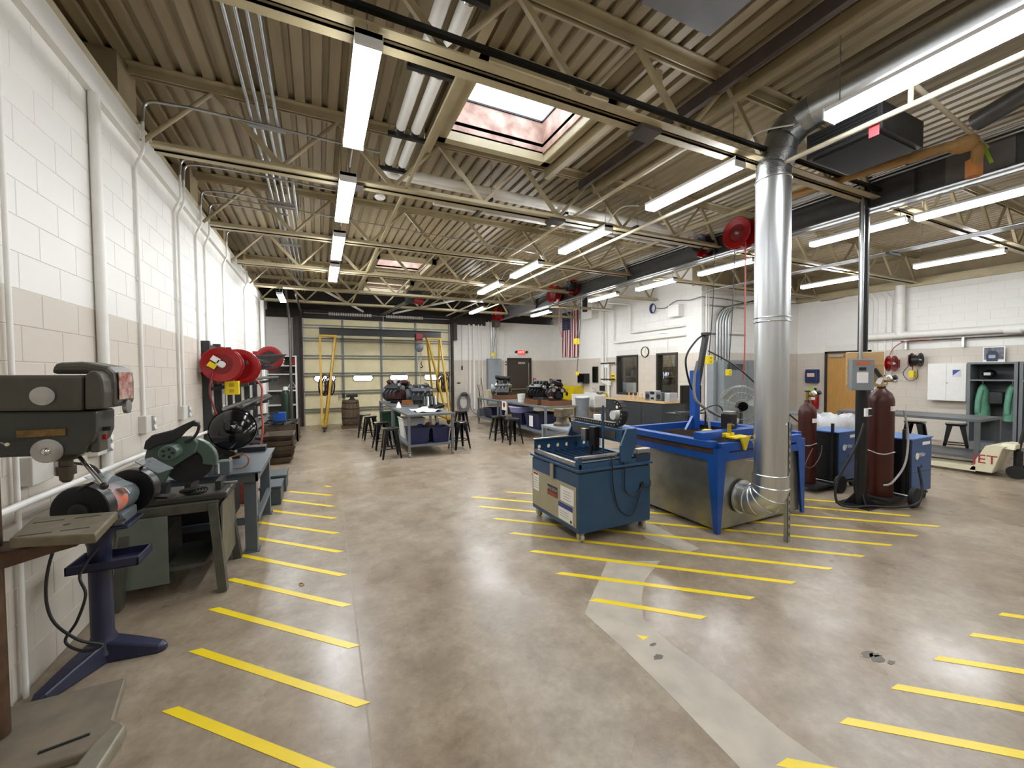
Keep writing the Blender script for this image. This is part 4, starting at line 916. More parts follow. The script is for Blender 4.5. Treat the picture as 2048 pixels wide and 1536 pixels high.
ALU = mat('cast_aluminium', '8d8f90', .45, .7, var=.25, scale=14)
def engine(loc, rz, label, mats, sc=1, seed=0, cover=None):
    """an engine: block, two cylinder heads, manifold runners, pulleys, pan, bell housing"""
    rn = random.Random(seed); x, y, z = loc; t = thing('engine', label, 'engine', loc); k = sc
    a, b, c = mats
    MB().box(x-.16*k, x+.16*k, y-.25*k, y+.25*k, z+.1*k, z+.32*k).build('block', a, t, bevel=.02)
    MB().box(x-.11*k, x+.11*k, y-.22*k, y+.2*k, z, z+.1*k).build('oil_pan', b, t, bevel=.02)
    for s in (-1, 1):
        o = MB().cb((x+s*.16*k, y, z+.36*k), (.14*k, .46*k, .12*k), (0, s*.7, 0)).build('cylinder_head', c, t, bevel=.015)
        for q in range(4):
            yy = y-.18*k+q*.12*k
            MB().tube(cr([(x+s*.12*k, yy, z+.4*k), (x+s*.08*k, yy, z+.5*k), (x, yy+.02, z+.5*k)]), .026*k, 8).build('runner', b if q % 2 else a, t, smooth=50)
            MB().tube(cr([(x+s*.22*k, yy, z+.3*k), (x+s*.29*k, yy, z+.27*k), (x+s*.28*k, yy+.03, z+.18*k)]), .022*k, 8).build('exhaust_port', c, t, smooth=50)
    MB().box(x-.07*k, x+.07*k, y-.2*k, y+.2*k, z+.45*k, z+.53*k).build('plenum', a, t, bevel=.02)
    for px_, pz, r_ in ((0, .2, .09), (-.13, .36, .055), (.13, .34, .05), (.1, .13, .045)):
        MB().lathe([(r_*k, -.03*k), (r_*.8*k, -.015*k), (r_*.8*k, .0), (r_*k, .015*k)], 18, Matrix.Translation((x+px_*k, y-.28*k, z+pz*k)) @ Matrix.Rotation(PI/2, 4, 'X')).build('pulley', STEEL if pz > .3 else b, t, smooth=35)
    MB().lathe([(.15*k, .24*k), (.2*k, .36*k), (.2*k, .38*k)], 18, Matrix.Translation((x, y, z+.22*k)) @ Matrix.Rotation(-PI/2, 4, 'X')).build('bell_housing', c, t, smooth=35)
    for q in range(10):
        p = Vector((x+rn.uniform(-.22, .22)*k, y+rn.uniform(-.28, .2)*k, z+rn.uniform(.32, .52)*k)); MB().cb(p, [rn.uniform(.04, .11)*k for _ in range(3)], [rn.uniform(0, 3) for _ in range(3)]).build('bracket', rn.choice(mats+(STEEL,)), t, bevel=.006)
    if cover:
        MB().cb((x-.05, y, z+.6*k), (.34*k, .5*k, .1*k), (.15, .25, .2)).build('engine_cover', cover, t, bevel=.03)
        MB().lathe([(.1*k, -.06), (.11*k, 0), (.1*k, .06)], 20, Matrix.Translation((x+.02, y-.2*k, z+.58*k)) @ Matrix.Rotation(PI/2, 4, 'Y')).build('filter_can', cover, t, smooth=40)
    t.rotation_euler = (0, 0, rz)
    return t
DK = mat('engine_black', '1b1b1c', .35, .3, var=.3, scale=14); ER = mat('engine_dark_red', '4a2422', .45, .2, var=.35, scale=10); GG = mat('engine_grey', '55585a', .45, .6, var=.3, scale=12)
engine((2.05, 11.75, .88), .5, 'dark red engine with bright pulleys on the table before the door', (ER, DK, GG), 1.22, 1)
engine((2.5, 11.0, .88), 1.3, 'grey engine with wide bell housing on the table before the door', (GG, DK, GG), 1.0, 2)
mt_ = thing('cylinder_casting', 'bright round cast cylinder standing on the parts table', 'casting', (2.75, 11.9, .88))
MB().lathe([(.16, 0), (.16, .05), (.12, .06), (.12, .28), (.16, .3), (.16, .36), (.13, .38)], 22, Matrix.Translation((2.7, 12.2, .88))).build('body', ALU, mt_, smooth=35)
MB().lathe([(.1, -.14), (.11, -.13), (.11, .1)], 18, Matrix.Translation((2.72, 12.1, 1.12)) @ Matrix.Rotation(PI/2, 4, 'X')).build('side_port', ALU, mt_, smooth=35)
tag(MB().box(2.35, 2.86, 11.6, 12.4, .88, .885).box(2.3, 2.84, 10.9, 10.94, .88, 1.04).build('dark_tray', SATIN), 'dark tray under the cast cylinder', 'tray')
wb_ = thing('wood_block', 'orange wooden block on the parts table edge', 'wood block', (2.12, 10.95, .88)); MB().cb((2.1, 10.9, .945), (.22, .16, .13), (0, 0, .4)).build('block', mat('orange_wood', '8a531f', .6, var=.2), wb_, bevel=.006)
cl = MB(); nx, ny = 14, 10
cv = []
for i in range(nx):
    for j in range(ny):
        u, w_ = i/(nx-1), j/(ny-1); cv.append((1.85+.55*u, 8.55+.9*w_, .888+.055*max(0, math.sin(u*9+w_*3)*math.sin(w_*8+u*2))+.03*random.random()*(.2+math.sin(PI*u)*math.sin(PI*w_))))
cl.add(cv, [(i*ny+j, (i+1)*ny+j, (i+1)*ny+j+1, i*ny+j+1) for i in range(nx-1) for j in range(ny-1)]); o = cl.build('white_cloth', PAPER, smooth=80); tag(o, 'crumpled white shop cloth spread on the tote table', 'cloth')
so = o.modifiers.new('thick', 'SOLIDIFY'); so.thickness = .006; so.offset = 1
sd = thing('saddle_part', 'black angled casting with silver ribs on the tote table', 'casting', (2.42, 9.6, .88))
for k in range(4): MB().cyl((2.2+.09*k, 9.4, .95), (2.3+.09*k, 9.85, 1.12), .035).build('rib', STEEL if k % 2 else DK, sd, smooth=50)
MB().cb((2.42, 9.6, .93), (.4, .55, .09), (.1, -.2, .3)).build('base', DK, sd, bevel=.02)
for k, (x, y, m, nm) in enumerate(((2.06, 9.05, mat('royal_blue', '2233a0', .5), 'blue'), (2.3, 9.2, WOODB, 'brown'), (2.5, 9.05, SATIN, 'black'))):
    tag(MB().ico((x, y+.2, .25+.17), .17, 2, (.8, .8, 1), jit=.05).build('stuffed_bag', m, smooth=60), 'rounded %s bag stuffed between totes on the tote table shelf' % nm, 'bag')
cn = tag(MB().lathe([(.02, 0), (.07, .0), (.015, .14)], 12, Matrix.Translation((1.75, 10.6, .88))).build('spray_nozzle', PAPER), 'small white funnel standing between the two left tables', 'funnel'); cn.location.y = 10.15
# right hand tables
engine((5.25, 11.75, .88), .9, 'silver engine with black cover on the table by the exit door', (ALU, DK, ALU), .9, 4, cover=SATIN)
tag(MB().box(4.95, 5.2, 12.25, 12.6, .88, 1.14).build('cardboard_box', mat('pale_card', 'cbbfa8', .7)), 'pale cardboard box on the table by the exit door', 'box')
def pallet_crate(x0, x1, y0, y1, z, label):
    t = thing('wood_crate', label, 'crate', ((x0+x1)/2, (y0+y1)/2, z))
    for a, b, c, d in ((x0, x1, y0, y0+.04), (x0, x1, y1-.04, y1), (x0, x0+.04, y0+.04, y1-.04), (x1-.04, x1, y0+.04, y1-.04)): MB().box(a, b, c, d, z, z+.13).build('board', WOODB, t)
    MB().box(x0+.04, x1-.04, y0+.04, y1-.04, z, z+.02).build('floor_board', WOODB, t)
    return t
pallet_crate(4.98, 5.6, 11.4, 11.98, .88, 'brown wooden frame under the silver engine'); pallet_crate(4.98, 5.65, 9.0, 9.75, .88, 'brown wooden frame under the black engine'); pallet_crate(5.05, 5.68, 8.5, 8.95, .88, 'brown wooden frame under the glossy black engine')
for o_ in [o for o in COL.objects if o.name == 'engine.002']: o_.location.z = .99
engine((5.32, 9.45, .98), .3, 'black engine with ribbed housing in a wooden frame', (DK, GG, DK), .95, 6)
engine((5.42, 8.75, .98), -.5, 'glossy black engine beside the yellow cabinet view', (GLOSSB, DK, ER), .8, 7, cover=GLOSSB)
b_ = thing('white_bucket', 'white bucket between engines on the long table', 'bucket', (5.1, 10.15, .88)); MB().lathe([(.09, 0), (.11, .22), (.115, .23), (.1, .23)], 18, Matrix.Translation((5.1, 10.15, .88))).build('pail', PAPER, b_, smooth=35)
MB().tube(cr([(4.99, 10.15, 1.09), (4.97, 10.1, 1.0), (5.05, 10.03, .96), (5.2, 10.12, 1.06)]), .004, 6).build('handle', STEEL, b_)
bv = thing('bench_anvil', 'weathered brown vise on the pale grey low table', 'vise', (3.95, 6.35, .74))
ST = mat('weathered_stone_iron', '6e6250', .7, .2, var=.3, scale=10)
MB().lathe([(.15, 0), (.15, .04), (.1, .07), (.09, .16)], 16, Matrix.Translation((3.98, 6.3, .74))).build('swivel_base', ST, bv, smooth=35); MB().cb((3.98, 6.3, .97), (.16, .3, .16)).build('body', ST, bv, bevel=.02)
MB().cb((3.98, 6.08, 1.0), (.18, .07, .14)).build('jaw', ST, bv, bevel=.01); MB().cyl((3.98, 5.9, .94), (3.98, 6.1, .94), .022).build('screw', STEEL, bv, smooth=50)
rt = thing('paper_roll', 'white paper roll standing on the low table behind the chain', 'roll', (4.55, 6.0, .74)); MB().lathe([(.065, 0), (.065, .2), (.02, .2), (.02, .19)], 20, Matrix.Translation((4.55, 6.0, .74))).build('roll', PAPER, rt, smooth=40)

# ---------------------------------------------------------------- small blue CNC machine on casters
CB = mat('steel_blue_enamel', '24496a', .38, var=.08, scale=5); CBD = mat('dark_blue_enamel', '1d3550', .4, var=.1)
cn = thing('cnc_machine', 'small blue CNC plasma machine on casters with a cream side panel', 'machine', (2.77, 3.82, 0))
X0, X1, Y0, Y1 = 2.3, 3.23, 3.33, 4.3
MB().box(X0, X1, Y0, Y1, .1, .7).build('cabinet', CB, cn, bevel=.006)
MB().box(X0-.02, X1+.02, Y0-.02, Y1+.02, .72, .745).build('deck_lip', CB, cn, bevel=.004); MB().box(X0+.01, X1-.01, Y0+.01, Y1-.01, .7, .72).build('shadow_gap', BLACK, cn)
MB().box(X0-.006, X0, Y0+.04, Y1-.02, .15, .56).build('cream_panel', mat('cream_panel', 'a49d83', .5, var=.05), cn)
def lab(y0, y1, z0, z1, m, nm, off=.0075): return MB().box(X0-off, X0-off+.0015, y0, y1, z0, z1).build(nm, m, cn)
lab(4.13, 4.26, .33, .54, PAPER, 'warning_label'); lab(4.14, 4.25, .515, .535, RED, 'warning_stripe', .0085)
for k in range(5): lab(4.15, 4.24, .36+.028*k, .366+.028*k, mat('print_grey', '8a8a88', .6), 'print_line', .0085)
lab(3.72, 3.93, .355, .47, BLACK, 'logo_plate'); lab(3.73, 3.92, .36, .4, mat('logo_red', '9c3b2e', .5), 'logo_bar', .0085)
text('logo_text', 'BAILEIGH', .05, mat('logo_silver', 'b8b3a8', .4), cn, (X0-.0095, 3.825, .432), (PI/2, 0, -PI/2))
lab(3.41, 3.66, .36, .52, PAPER, 'handwritten_sheet'); lab(3.43, 3.7, .16, .34, PAPER, 'info_sheet'); lab(3.43, 3.7, .29, .34, mat('header_blue', '2c3f8c', .5), 'sheet_header', .0085)
for k in range(4): lab(3.46+.02*(k % 2), 3.6, .39+.028*k, .394+.028*k, mat('print_grey', '8a8a88', .6), 'pen_line', .0085)
for k in range(3): lab(3.5, 3.67, .2+.025*k, .204+.025*k, mat('print_grey', '8a8a88', .6), 'print_line', .0085)
lab(3.445, 3.475, .17, .2, mat('print_dark', '303030', .6), 'small_emblem', .0085)
MB().box(X0-.022, X0-.005, 3.78, 3.85, .56, .72).build('latch_strip', STEEL, cn)
for x in (X0+.06, X1-.06):
    for y in (Y0+.06, Y1-.06):
        c = MB().box(x-.035, x+.035, y-.035, y+.035, .085, .1).box(x-.028, x-.02, y-.02, y+.03, .03, .09).box(x+.02, x+.028, y-.02, y+.03, .03, .09).build('caster', STEEL, cn)
        MB().cyl((x-.018, y, .043), (x+.018, y, .043), .043, n=18).build('wheel', mat('cream_caster', 'b9b29c', .5), c, smooth=50)
ZT = .745
# far side plate with round holes
mb = MB(); xs = [X0+.02+.13*k for k in range(8)]
HY = Y1-.03; hr = .024; n = 16
for k in range(7):
    a, b = xs[k], xs[k]+.13; cx_, cz_ = (a+b)/2, ZT+.075; lo, hi = ZT, ZT+.17
    angs = sorted(set([2*PI*i/n for i in range(n)]+[math.atan2(q-cz_, p-cx_) % (2*PI) for p in (a, b) for q in (lo, hi)]))
    inn = [(cx_+hr*math.cos(t), cz_+hr*math.sin(t)) for t in angs]; out = []
    for t in angs:
        c, s = math.cos(t), math.sin(t); f = min(((b if c > 0 else a)-cx_)/c if abs(c) > 1e-9 else 9, ((hi if s > 0 else lo)-cz_)/s if abs(s) > 1e-9 else 9); out.append((cx_+f*c, cz_+f*s))
    m_ = len(angs)
    for yy in (HY, HY+.012): mb.add([(p[0], yy, p[1]) for p in inn+out], [(i, (i+1) % m_, (i+1) % m_+m_, i+m_) for i in range(m_)])
mb.build('holed_side_plate', CB, cn)
MB().box(X0, X1+.02, HY-.03, HY+.03, ZT+.165, ZT+.18).build('plate_rail', STEEL, cn)
MB().box(X0+.01, X0+.05, Y0+.08, Y1-.05, ZT+.02, ZT+.06).build('left_bar', STEEL, cn, bevel=.004)
MB().box(X0-.0, X0+.04, Y0, Y0+.06, ZT, ZT+.12).build('corner_block', CB, cn, bevel=.006); MB().box(X0, X1, Y0, Y0+.012, ZT, ZT+.05).build('front_plate', CB, cn)
MB().box(X0-.02, X1-.08, Y0+.01, Y0+.05, ZT+.1, ZT+.125).build('front_rail', STEEL, cn, bevel=.004); MB().cyl((X0, Y0+.03, ZT+.065), (X1, Y0+.03, ZT+.065), .008).build('rail_rod', STEEL, cn, smooth=50)
for k in range(9): MB().box(X0+.08+.09*k, X0+.086+.09*k, Y0+.08, Y1-.08, ZT-.005, ZT+.04).build('bed_slat', CBD, cn)
gx0, gx1 = 2.84, 2.99
MB().box(gx0+.02, gx1, Y0+.02, Y1+.02, ZT+.22, ZT+.36).build('bridge_beam', CB, cn, bevel=.006)
MB().box(gx0+.012, gx0+.022, Y0+.12, Y1-.05, ZT+.25, ZT+.33).build('linear_rail', mat('rail_grey', '6d6660', .35, .7), cn)
for y in (Y0-.01, Y1-.0):
    MB().prism([(gx0-.03, ZT+.03), (gx0+.09, ZT+.03), (gx1+.03, ZT+.2), (gx1+.03, ZT+.37), (gx0+.05, ZT+.37), (gx0-.03, ZT+.2)], y-.012, y+.012).build('end_plate', CB, cn)
MB().box(gx0-.06, gx0+.012, 3.72, 3.82, ZT+.08, ZT+.35).build('torch_slide', BLACK, cn, bevel=.006); MB().box(gx0-.1, gx0-.03, 3.84, 3.92, ZT+.18, ZT+.32).build('stepper_motor', STEEL, cn, bevel=.004)
MB().cyl((gx0-.07, 3.77, ZT+.02), (gx0-.07, 3.77, ZT+.14), .018).build('torch', SATIN, cn, smooth=50); MB().cyl((gx0-.03, 3.6, ZT+.06), (gx0-.03, 3.6, ZT+.6), .012).build('cable_post', CB, cn, smooth=50)
MB().cb((3.13, Y0+.02, ZT+.12), (.18, .07, .05)).build('drive_motor', STEEL, cn, bevel=.006); MB().cb((3.13, Y0+.02, ZT+.05), (.2, .05, .08)).build('drive_box', CBD, cn, bevel=.006)
# cable chain: links along the bridge and curling up
path = [Vector((gx0+.1, Y1-.02-.045*i, ZT+.385)) for i in range(17)]
cc = Vector((gx0+.1, path[-1].y-.02, ZT+.385+.13))
path += [cc+Vector((0, -.13*math.sin(a), -.13*math.cos(a))) for a in [PI*i/9 for i in range(1, 10)]]
for i in range(len(path)-1):
    d = (path[i+1]-path[i]); mid = (path[i]+path[i+1])/2; ang = math.atan2(d.z, d.y)
    lk = MB().cb(mid, (.07, d.length*1.02, .045), (ang, 0, 0)).build('chain_link', BLACK, cn)
    for s in (-1, 1): MB().cyl(mid+Vector((s*.034, 0, 0)), mid+Vector((s*.037, 0, 0)), .007, n=8).build('chain_pin', mat('brass_pin', 'd9c489', .4), lk)
MB().cyl((gx0+.05, cc.y, cc.z-.02), (gx0+.18, cc.y, cc.z-.02), .05, n=18).build('cable_drum', PAPER, cn, smooth=50)
MB().cyl((X1-.12, Y0-.003, .5), (X1-.12, Y0+.002, .5), .035, n=20).build('cable_hole', BLACK, cn)
for pts in ([(2.72, 3.36, ZT+.12), (2.7, 3.31, ZT+.02), (2.71, 3.31, .55), (2.78, 3.31, .3), (2.92, 3.3, .2), (3.0, 3.3, .28), (3.1, 3.32, .49)], [(2.85, 3.36, ZT+.12), (2.86, 3.31, .7), (2.86, 3.31, .5), (2.92, 3.3, .42), (3.02, 3.3, .42), (3.11, 3.32, .5)], [(3.1, 3.32, .5), (3.18, 3.3, .47), (3.26, 3.36, .52), (3.28, 3.5, .6)]):
    MB().tube(cr(pts), .007, 6).build('cable', SATIN, cn, smooth=50)

# ---------------------------------------------------------------- large plasma cutting table
PBL = mat('bright_blue_enamel', '1c4f9f', .32, var=.07, scale=5)
pt_ = thing('plasma_table', 'large blue plasma cutting table with galvanized skirt panels', 'cutting table', (4.48, 3.65, 0))
X0, X1, Y0, Y1 = 3.74, 5.24, 2.9, 4.4
SK = mat('dull_zinc_sheet', 'a19f95', .33, .8, var=.16, scale=5, rvar=.06)
v = [(X0+.03, Y0+.03, .03), (X1-.03, Y0+.03, .03), (X1-.03, Y1-.03, .03), (X0+.03, Y1-.03, .03), (X0+.03, Y0+.03, .78), (X1-.03, Y0+.03, .78), (X1-.03, Y1-.03, .78), (X0+.03, Y1-.03, .78)]
for q, nm in (((0, 1, 5, 4), 'skirt_panel'), ((1, 2, 6, 5), 'skirt_panel'), ((2, 3, 7, 6), 'skirt_panel'), ((3, 0, 4, 7), 'skirt_panel')): MB().add([v[i] for i in q], [(0, 1, 2, 3)]).build(nm, SK, pt_)
RAILS = MB
for (a, b, c, d) in ((X0-.01, X0+.05, Y0, Y1), (X1-.05, X1+.01, Y0, Y1), (X0, X1, Y0-.01, Y0+.05), (X0, X1, Y1-.05, Y1+.01)):
    MB().box(a, b, c, d, .76, .84).build('lower_rail', PBL, pt_)
for (a, b, c, d) in ((X0-.05, X0+.06, Y0+.05, Y1+.1), (X1-.06, X1+.05, Y0+.05, Y1+.1)): MB().box(a, b, c, d, .9, .97).build('side_rail', PBL, pt_, bevel=.004); MB().box(a+.03, b-.03, c, d, .84, .9).build('slot_track', mat('rusty_slot', '4a3427', .6, .3, var=.3), pt_)
for y in (Y0, Y1): MB().box(X0+.05, X1-.05, y-.01, y+.06, .86, .95).build('end_rail', PBL, pt_, bevel=.004)
for sx, x in ((1, X0), (-1, X1)):
    for sy, y in ((1, Y0), (-1, Y1)):
        for pl in ('xz', 'yz'):
            e = (x, sx) if pl == 'xz' else (y, sy); o_ = (y, sy) if pl == 'xz' else (x, sx)
            poly = [(e[0]-e[1]*.01, .9), (e[0]+e[1]*.16, .9), (e[0]+e[1]*.16, .84), (e[0]+e[1]*.12, .78), (e[0]+e[1]*.035, 0), (e[0]-e[1]*.01, 0)]
            MB().prism(poly, o_[0]-o_[1]*.012, o_[0]-o_[1]*.002, pl).build('tapered_leg', PBL, pt_)
for k in range(16): MB().box(X0+.1+.083*k, X0+.108+.083*k, Y0+.08, Y1-.08, .8, .87).build('bed_slat', mat('burnt_slat', '3a2c24', .7, .3, var=.3), pt_)
MB().box(X0+.06, X1-.06, Y0+.06, Y1-.06, .72, .74).build('bed_pan', mat('burnt_slat', '3a2c24', .7), pt_)
MB().box(X0-.04, X1+.04, 3.05, 3.17, .97, 1.05).build('bridge_beam', PBL, pt_, bevel=.006)
MB().box(4.0, 4.14, 3.0, 3.2, .98, 1.03).build('torch_carriage', YEL, pt_, bevel=.004)
MB().box(4.2, 4.32, 3.1, 3.22, 1.05, 1.22).build('z_motor', BLACK, pt_, bevel=.006); MB().box(4.21, 4.31, 3.11, 3.21, 1.22, 1.25).build('motor_cap', STEEL, pt_, bevel=.006)
MB().cyl((4.08, 3.02, .9), (4.08, 3.02, 1.12), .022).build('torch_body', mat('brass_torch', 'c0a13a', .35, .6), pt_, smooth=50)
MB().prism([(4.06, 1.0), (4.2, 1.0), (4.14, .86), (4.12, .86)], 2.86, 2.885).build('yellow_bracket', YEL, pt_); MB().box(4.0, 4.25, 2.885, 3.02, .985, 1.0).build('yellow_plate', YEL, pt_)
MB().cb((3.95, 3.2, 1.02), (.12, .08, .06), (0, 0, .4)).build('yellow_block', YEL, pt_)
for pts in ([(4.12, 2.9, .98), (4.25, 2.86, 1.0), (4.3, 2.84, .8), (4.24, 2.84, .74), (4.1, 2.84, .76)], [(4.14, 2.9, .98), (4.22, 2.86, .96), (4.27, 2.85, .85), (4.26, 2.84, .78)]): MB().tube(cr(pts), .005, 6).build('fine_wire', mat('pink_wire', 'c9b0a8', .5), pt_, smooth=50)
mx0, my0 = 5.02, 4.28
MB().box(mx0-.05, mx0+.05, my0-.05, my0+.05, .85, 1.72).build('mast', PBL, pt_); MB().prism([(mx0-.05, .85), (mx0-.2, .85), (mx0-.05, 1.05)], my0-.02, my0+.02).build('mast_gusset', PBL, pt_)
top = at(1412, 668, y=my0); a0 = Vector((mx0+.05, my0, 1.5)); MB().bar(a0, top, .06, .07).build('boom', SATIN, pt_); MB().cb(top, (.12, .08, .04)).build('boom_cap', BLACK, pt_)
HG = mat('grey_hose', '5d5a57', .5)
for pts, r_, m_ in (([top, top+Vector((-.2, 0, -.1)), Vector((4.78, my0-.05, 1.9)), Vector((4.85, my0-.05, 1.55)), Vector((4.98, my0-.06, 1.35))], .014, SATIN),
        ([a0+Vector((0, 0, .35)), Vector((4.8, 4.1, 1.6)), Vector((4.62, 3.9, 1.3)), Vector((4.75, 3.6, 1.1)), Vector((4.6, 3.3, 1.12)), Vector((4.35, 3.15, 1.08)), Vector((4.1, 3.04, 1.12))], .018, HG),
        ([Vector((4.9, 4.0, .95)), Vector((4.55, 3.7, 1.2)), Vector((4.35, 3.5, 1.1)), Vector((4.2, 3.35, .93)), Vector((4.05, 3.2, .97))], .014, HG),
        ([top+Vector((.05, 0, -.25)), Vector((5.45, 3.9, 1.75)), Vector((5.75, 3.6, 1.3)), Vector((6.0, 3.4, 1.0))], .011, SATIN)):
    MB().tube(cr(pts), r_, 8).build('hose', m_, pt_, smooth=50)

# ---------------------------------------------------------------- galvanized fume duct
du = thing('fume_duct', 'galvanized round fume duct rising from the cutting table to the roof', 'duct', (4.16, 2.6, 0))
dx, dy, dr = 4.14, 2.6, .152
MB().cyl((dx, dy, .62), (dx, dy, 2.2), dr, n=32, cap=False).build('lower_pipe', GALV, du, smooth=60); MB().cyl((dx, dy, 2.2), (dx, dy, 3.62), dr+.004, n=32, cap=False).build('upper_pipe', GALV, du, smooth=60)
for z in (.66, 2.2, 2.24, 3.6): MB().lathe([(dr+.003, -.008), (dr+.011, 0), (dr+.003, .008)], 32, Matrix.Translation((dx, dy, z)), caps=False).build('seam_bead', GALV, du, smooth=50)
ep = [(dx, dy, .64), (dx, dy, .52), (dx, dy+.02, .43), (dx, dy+.08, .37), (dx, dy+.17, .345), (dx, dy+.32, .345)]
ec = Vector((dx, dy+.2, .545)); arc = [(dx, dy, .66)]+[(dx, ec.y-.2*math.cos(q), ec.z-.2*math.sin(q)) for q in [PI/2*i/12 for i in range(13)]]+[(dx, 2.905, .345)]
MB().tube(arc, dr+.012, 32, cap=False).build('elbow', GALV, du, smooth=60)
for i in (1, 4, 7, 10, 13):
    p, q = Vector(arc[i]), Vector(arc[i+1]); d_ = (q-p).normalized(); MB().tube([p-d_*.008, p, p+d_*.008], [dr+.013, dr+.021, dr+.013], 32, cap=False).build('elbow_seam', GALV, du, smooth=50)
MB().lathe([(dr+.03, 0), (dr+.03, .012)], 32, Matrix.Translation((dx, 2.905, .345)) @ Matrix.Rotation(PI/2, 4, 'X')).build('flange', GALV, du)
tp = [(dx, dy, 3.6), (dx, dy, 3.74), (dx+.03, dy-.03, 3.86), (dx+.06, dy-.05, 4.0), (dx+.12, dy-.12, 4.12), (dx+.14, dy-.3, 4.16)]
DARKG = mat('wrinkled_foil', 'a3a6a8', .3, .9, var=.3, scale=9, bump=.8)
for i, (a, b) in enumerate(zip(tp, tp[1:])): MB().tube([a, b], dr+(.0 if i < 1 else .012*(i % 2)), 20, cap=False).build('foil_elbow', DARKG, du, smooth=60)
for p in tp[1:5]: MB().ico(p, dr+.004, 2, jit=.03).build('foil_joint', DARKG, du, smooth=60)
MB().cyl((4.28, 2.32, 4.16), (4.36, -2.4, 4.16), .15, n=28, cap=False).build('roof_run', GALV, du, smooth=60)
MB().lathe([(.153, 0), (.165, .01), (.153, .02)], 28, Matrix.Translation((4.33, 1.15, 4.16)) @ Matrix.Rotation(PI/2, 4, 'X'), caps=False).build('run_band', GALV, du, smooth=50)
sp = thing('strut_post', 'thin slotted steel strut post standing beside the duct', 'post', (4.2, 2.47, 0))
mb = MB(); mb.box(4.18, 4.222, 2.45, 2.454, 0, 1.2).box(4.18, 4.184, 2.45, 2.49, 0, 1.2).box(4.218, 4.222, 2.45, 2.49, 0, 1.2); mb.build('channel', GALVC, sp)
for k in range(14): MB().box(4.195, 4.207, 2.4488, 2.45, .06+.08*k, .1+.08*k).build('slot', SATIN, sp)
MB().tube(cr([(4.18, 2.47, 1.17), (4.15, 2.46, 1.2), (4.13, 2.445, 1.17)]), .008).build('strap', GALVC, sp, smooth=50)
# ---------------------------------------------------------------- back wall, right of the big door
d2 = struct(MB().box(7.02, 7.97, YB-.045, YB-.005, 0, 2.22).build('door_2', mat('dark_bronze_door', '3a3028', .5, var=.08)))
FRD = mat('dark_bronze_frame', '2b2621', .5, var=.1)
MB().box(6.95, 7.02, YB-.07, YB, 0, 2.3).box(7.97, 8.04, YB-.07, YB, 0, 2.3).box(7.02, 7.97, YB-.07, YB, 2.22, 2.3).build('door_frame', FRD, d2)
MB().box(7.4, 7.72, YB-.11, YB-.045, 2.05, 2.13).build('door_closer', STEEL, d2); MB().cyl((7.08, YB-.1, 1.02), (7.9, YB-.1, 1.02), .025).build('push_bar', STEEL, d2, smooth=50); MB().box(7.9, 7.93, YB-.06, YB-.045, .2, 2.1).build('vertical_rod', STEEL, d2)
e = thing('exit_sign', 'lit red and white exit sign over the dark door', 'exit sign', (7.55, YB-.05, 2.42))
MB().box(7.38, 7.76, YB-.06, YB, 2.42, 2.64).build('housing', PAPER, e, bevel=.008); MB().box(7.4, 7.74, YB-.065, YB-.06, 2.44, 2.62).build('red_face', mat('lit_red_face', 'd8322a', .5, emit=1.2), e)
text('exit_letters', 'EXIT', .14, mat('lit_letters', 'ffd8cf', .5, emit=1.5), e, (7.57, YB-.067, 2.53), (PI/2, 0, 0))
for x in (7.33, 7.81): MB().cyl((x, YB-.1, 2.55), (x, YB-.02, 2.53), .05, .04).build('lamp_head', SATIN, e, smooth=40)
for x, z, lb in ((6.86, 2.08, 'red fire alarm strobe left of the dark exit door'), (6.9, 1.25, 'red pull station low beside the dark exit door'), (8.2, 1.38, 'red call box right of the dark exit door')):
    t = thing('alarm_box', lb, 'alarm', (x, YB-.03, z-.07)); MB().box(x-.06, x+.06, YB-.05, YB, z-.07, z+.07).build('body', mat('alarm_red', '8c2b26', .4), t, bevel=.006); MB().box(x-.03, x+.03, YB-.06, YB-.05, z-.03, z+.02).build('face', PAPER, t)
ep_ = thing('breaker_panel', 'tall grey electrical panel on the back wall left of the exit door', 'panel', (6.33, YB-.1, .45))
MB().box(6.04, 6.62, YB-.18, YB, .45, 2.26).build('enclosure', PANELG, ep_, bevel=.006); MB().box(6.06, 6.6, YB-.186, YB-.18, .5, 2.22).build('cover', mat('panel_cover', '8f979b', .4, var=.04), ep_); MB().box(6.54, 6.57, YB-.2, YB-.186, 1.25, 1.38).build('latch', STEEL, ep_)
for k, x in enumerate((6.14, 6.24, 6.34, 6.44, 6.52)): MB().cyl((x, YB-.08, 2.26), (x, YB-.08, 3.75), .016+.006*(k % 3), n=10).build('conduit', GALVC if k % 2 else WPIPE, ep_, smooth=50)
for k, (x, r_) in enumerate(((5.32, .03), (5.5, .045), (5.7, .02), (5.84, .02), (6.8, .015))):
    pipe('riser_pipe', [(x, YB-.06, .9 if k != 1 else .3), (x, YB-.06, 3.6)], r_, WPIPE, ['slim white riser just right of the coiled hose', 'thick white riser between hose and shovel', 'thin white riser left of the shovel', 'thin white riser behind the shovel', 'thin white riser between panel and exit door'][k])
pn = thing('pendant_switch', 'black pendant switch on a cable right of the sectional door', 'switch', (4.98, 14.95, 1.82)); MB().tube([(4.98, 15.045, 3.62), (4.98, 14.96, 3.5), (4.98, 14.95, 1.96)], .006, 6).build('cable', SATIN, pn); MB().cb((4.98, 14.95, 1.9), (.05, .05, .16)).build('grip', BLACK, pn, bevel=.008)
tag(MB().box(4.82, 4.94, YB-.04, YB, 1.3, 1.34).build('slide_bolt', SATIN), 'small dark slide bolt beside the sectional door', 'bolt')
tag(MB().box(5.1, 5.19, YB-.03, YB, 1.05, 1.15).build('outlet_plate', CAST), 'small outlet above the coiled hose', 'outlet')
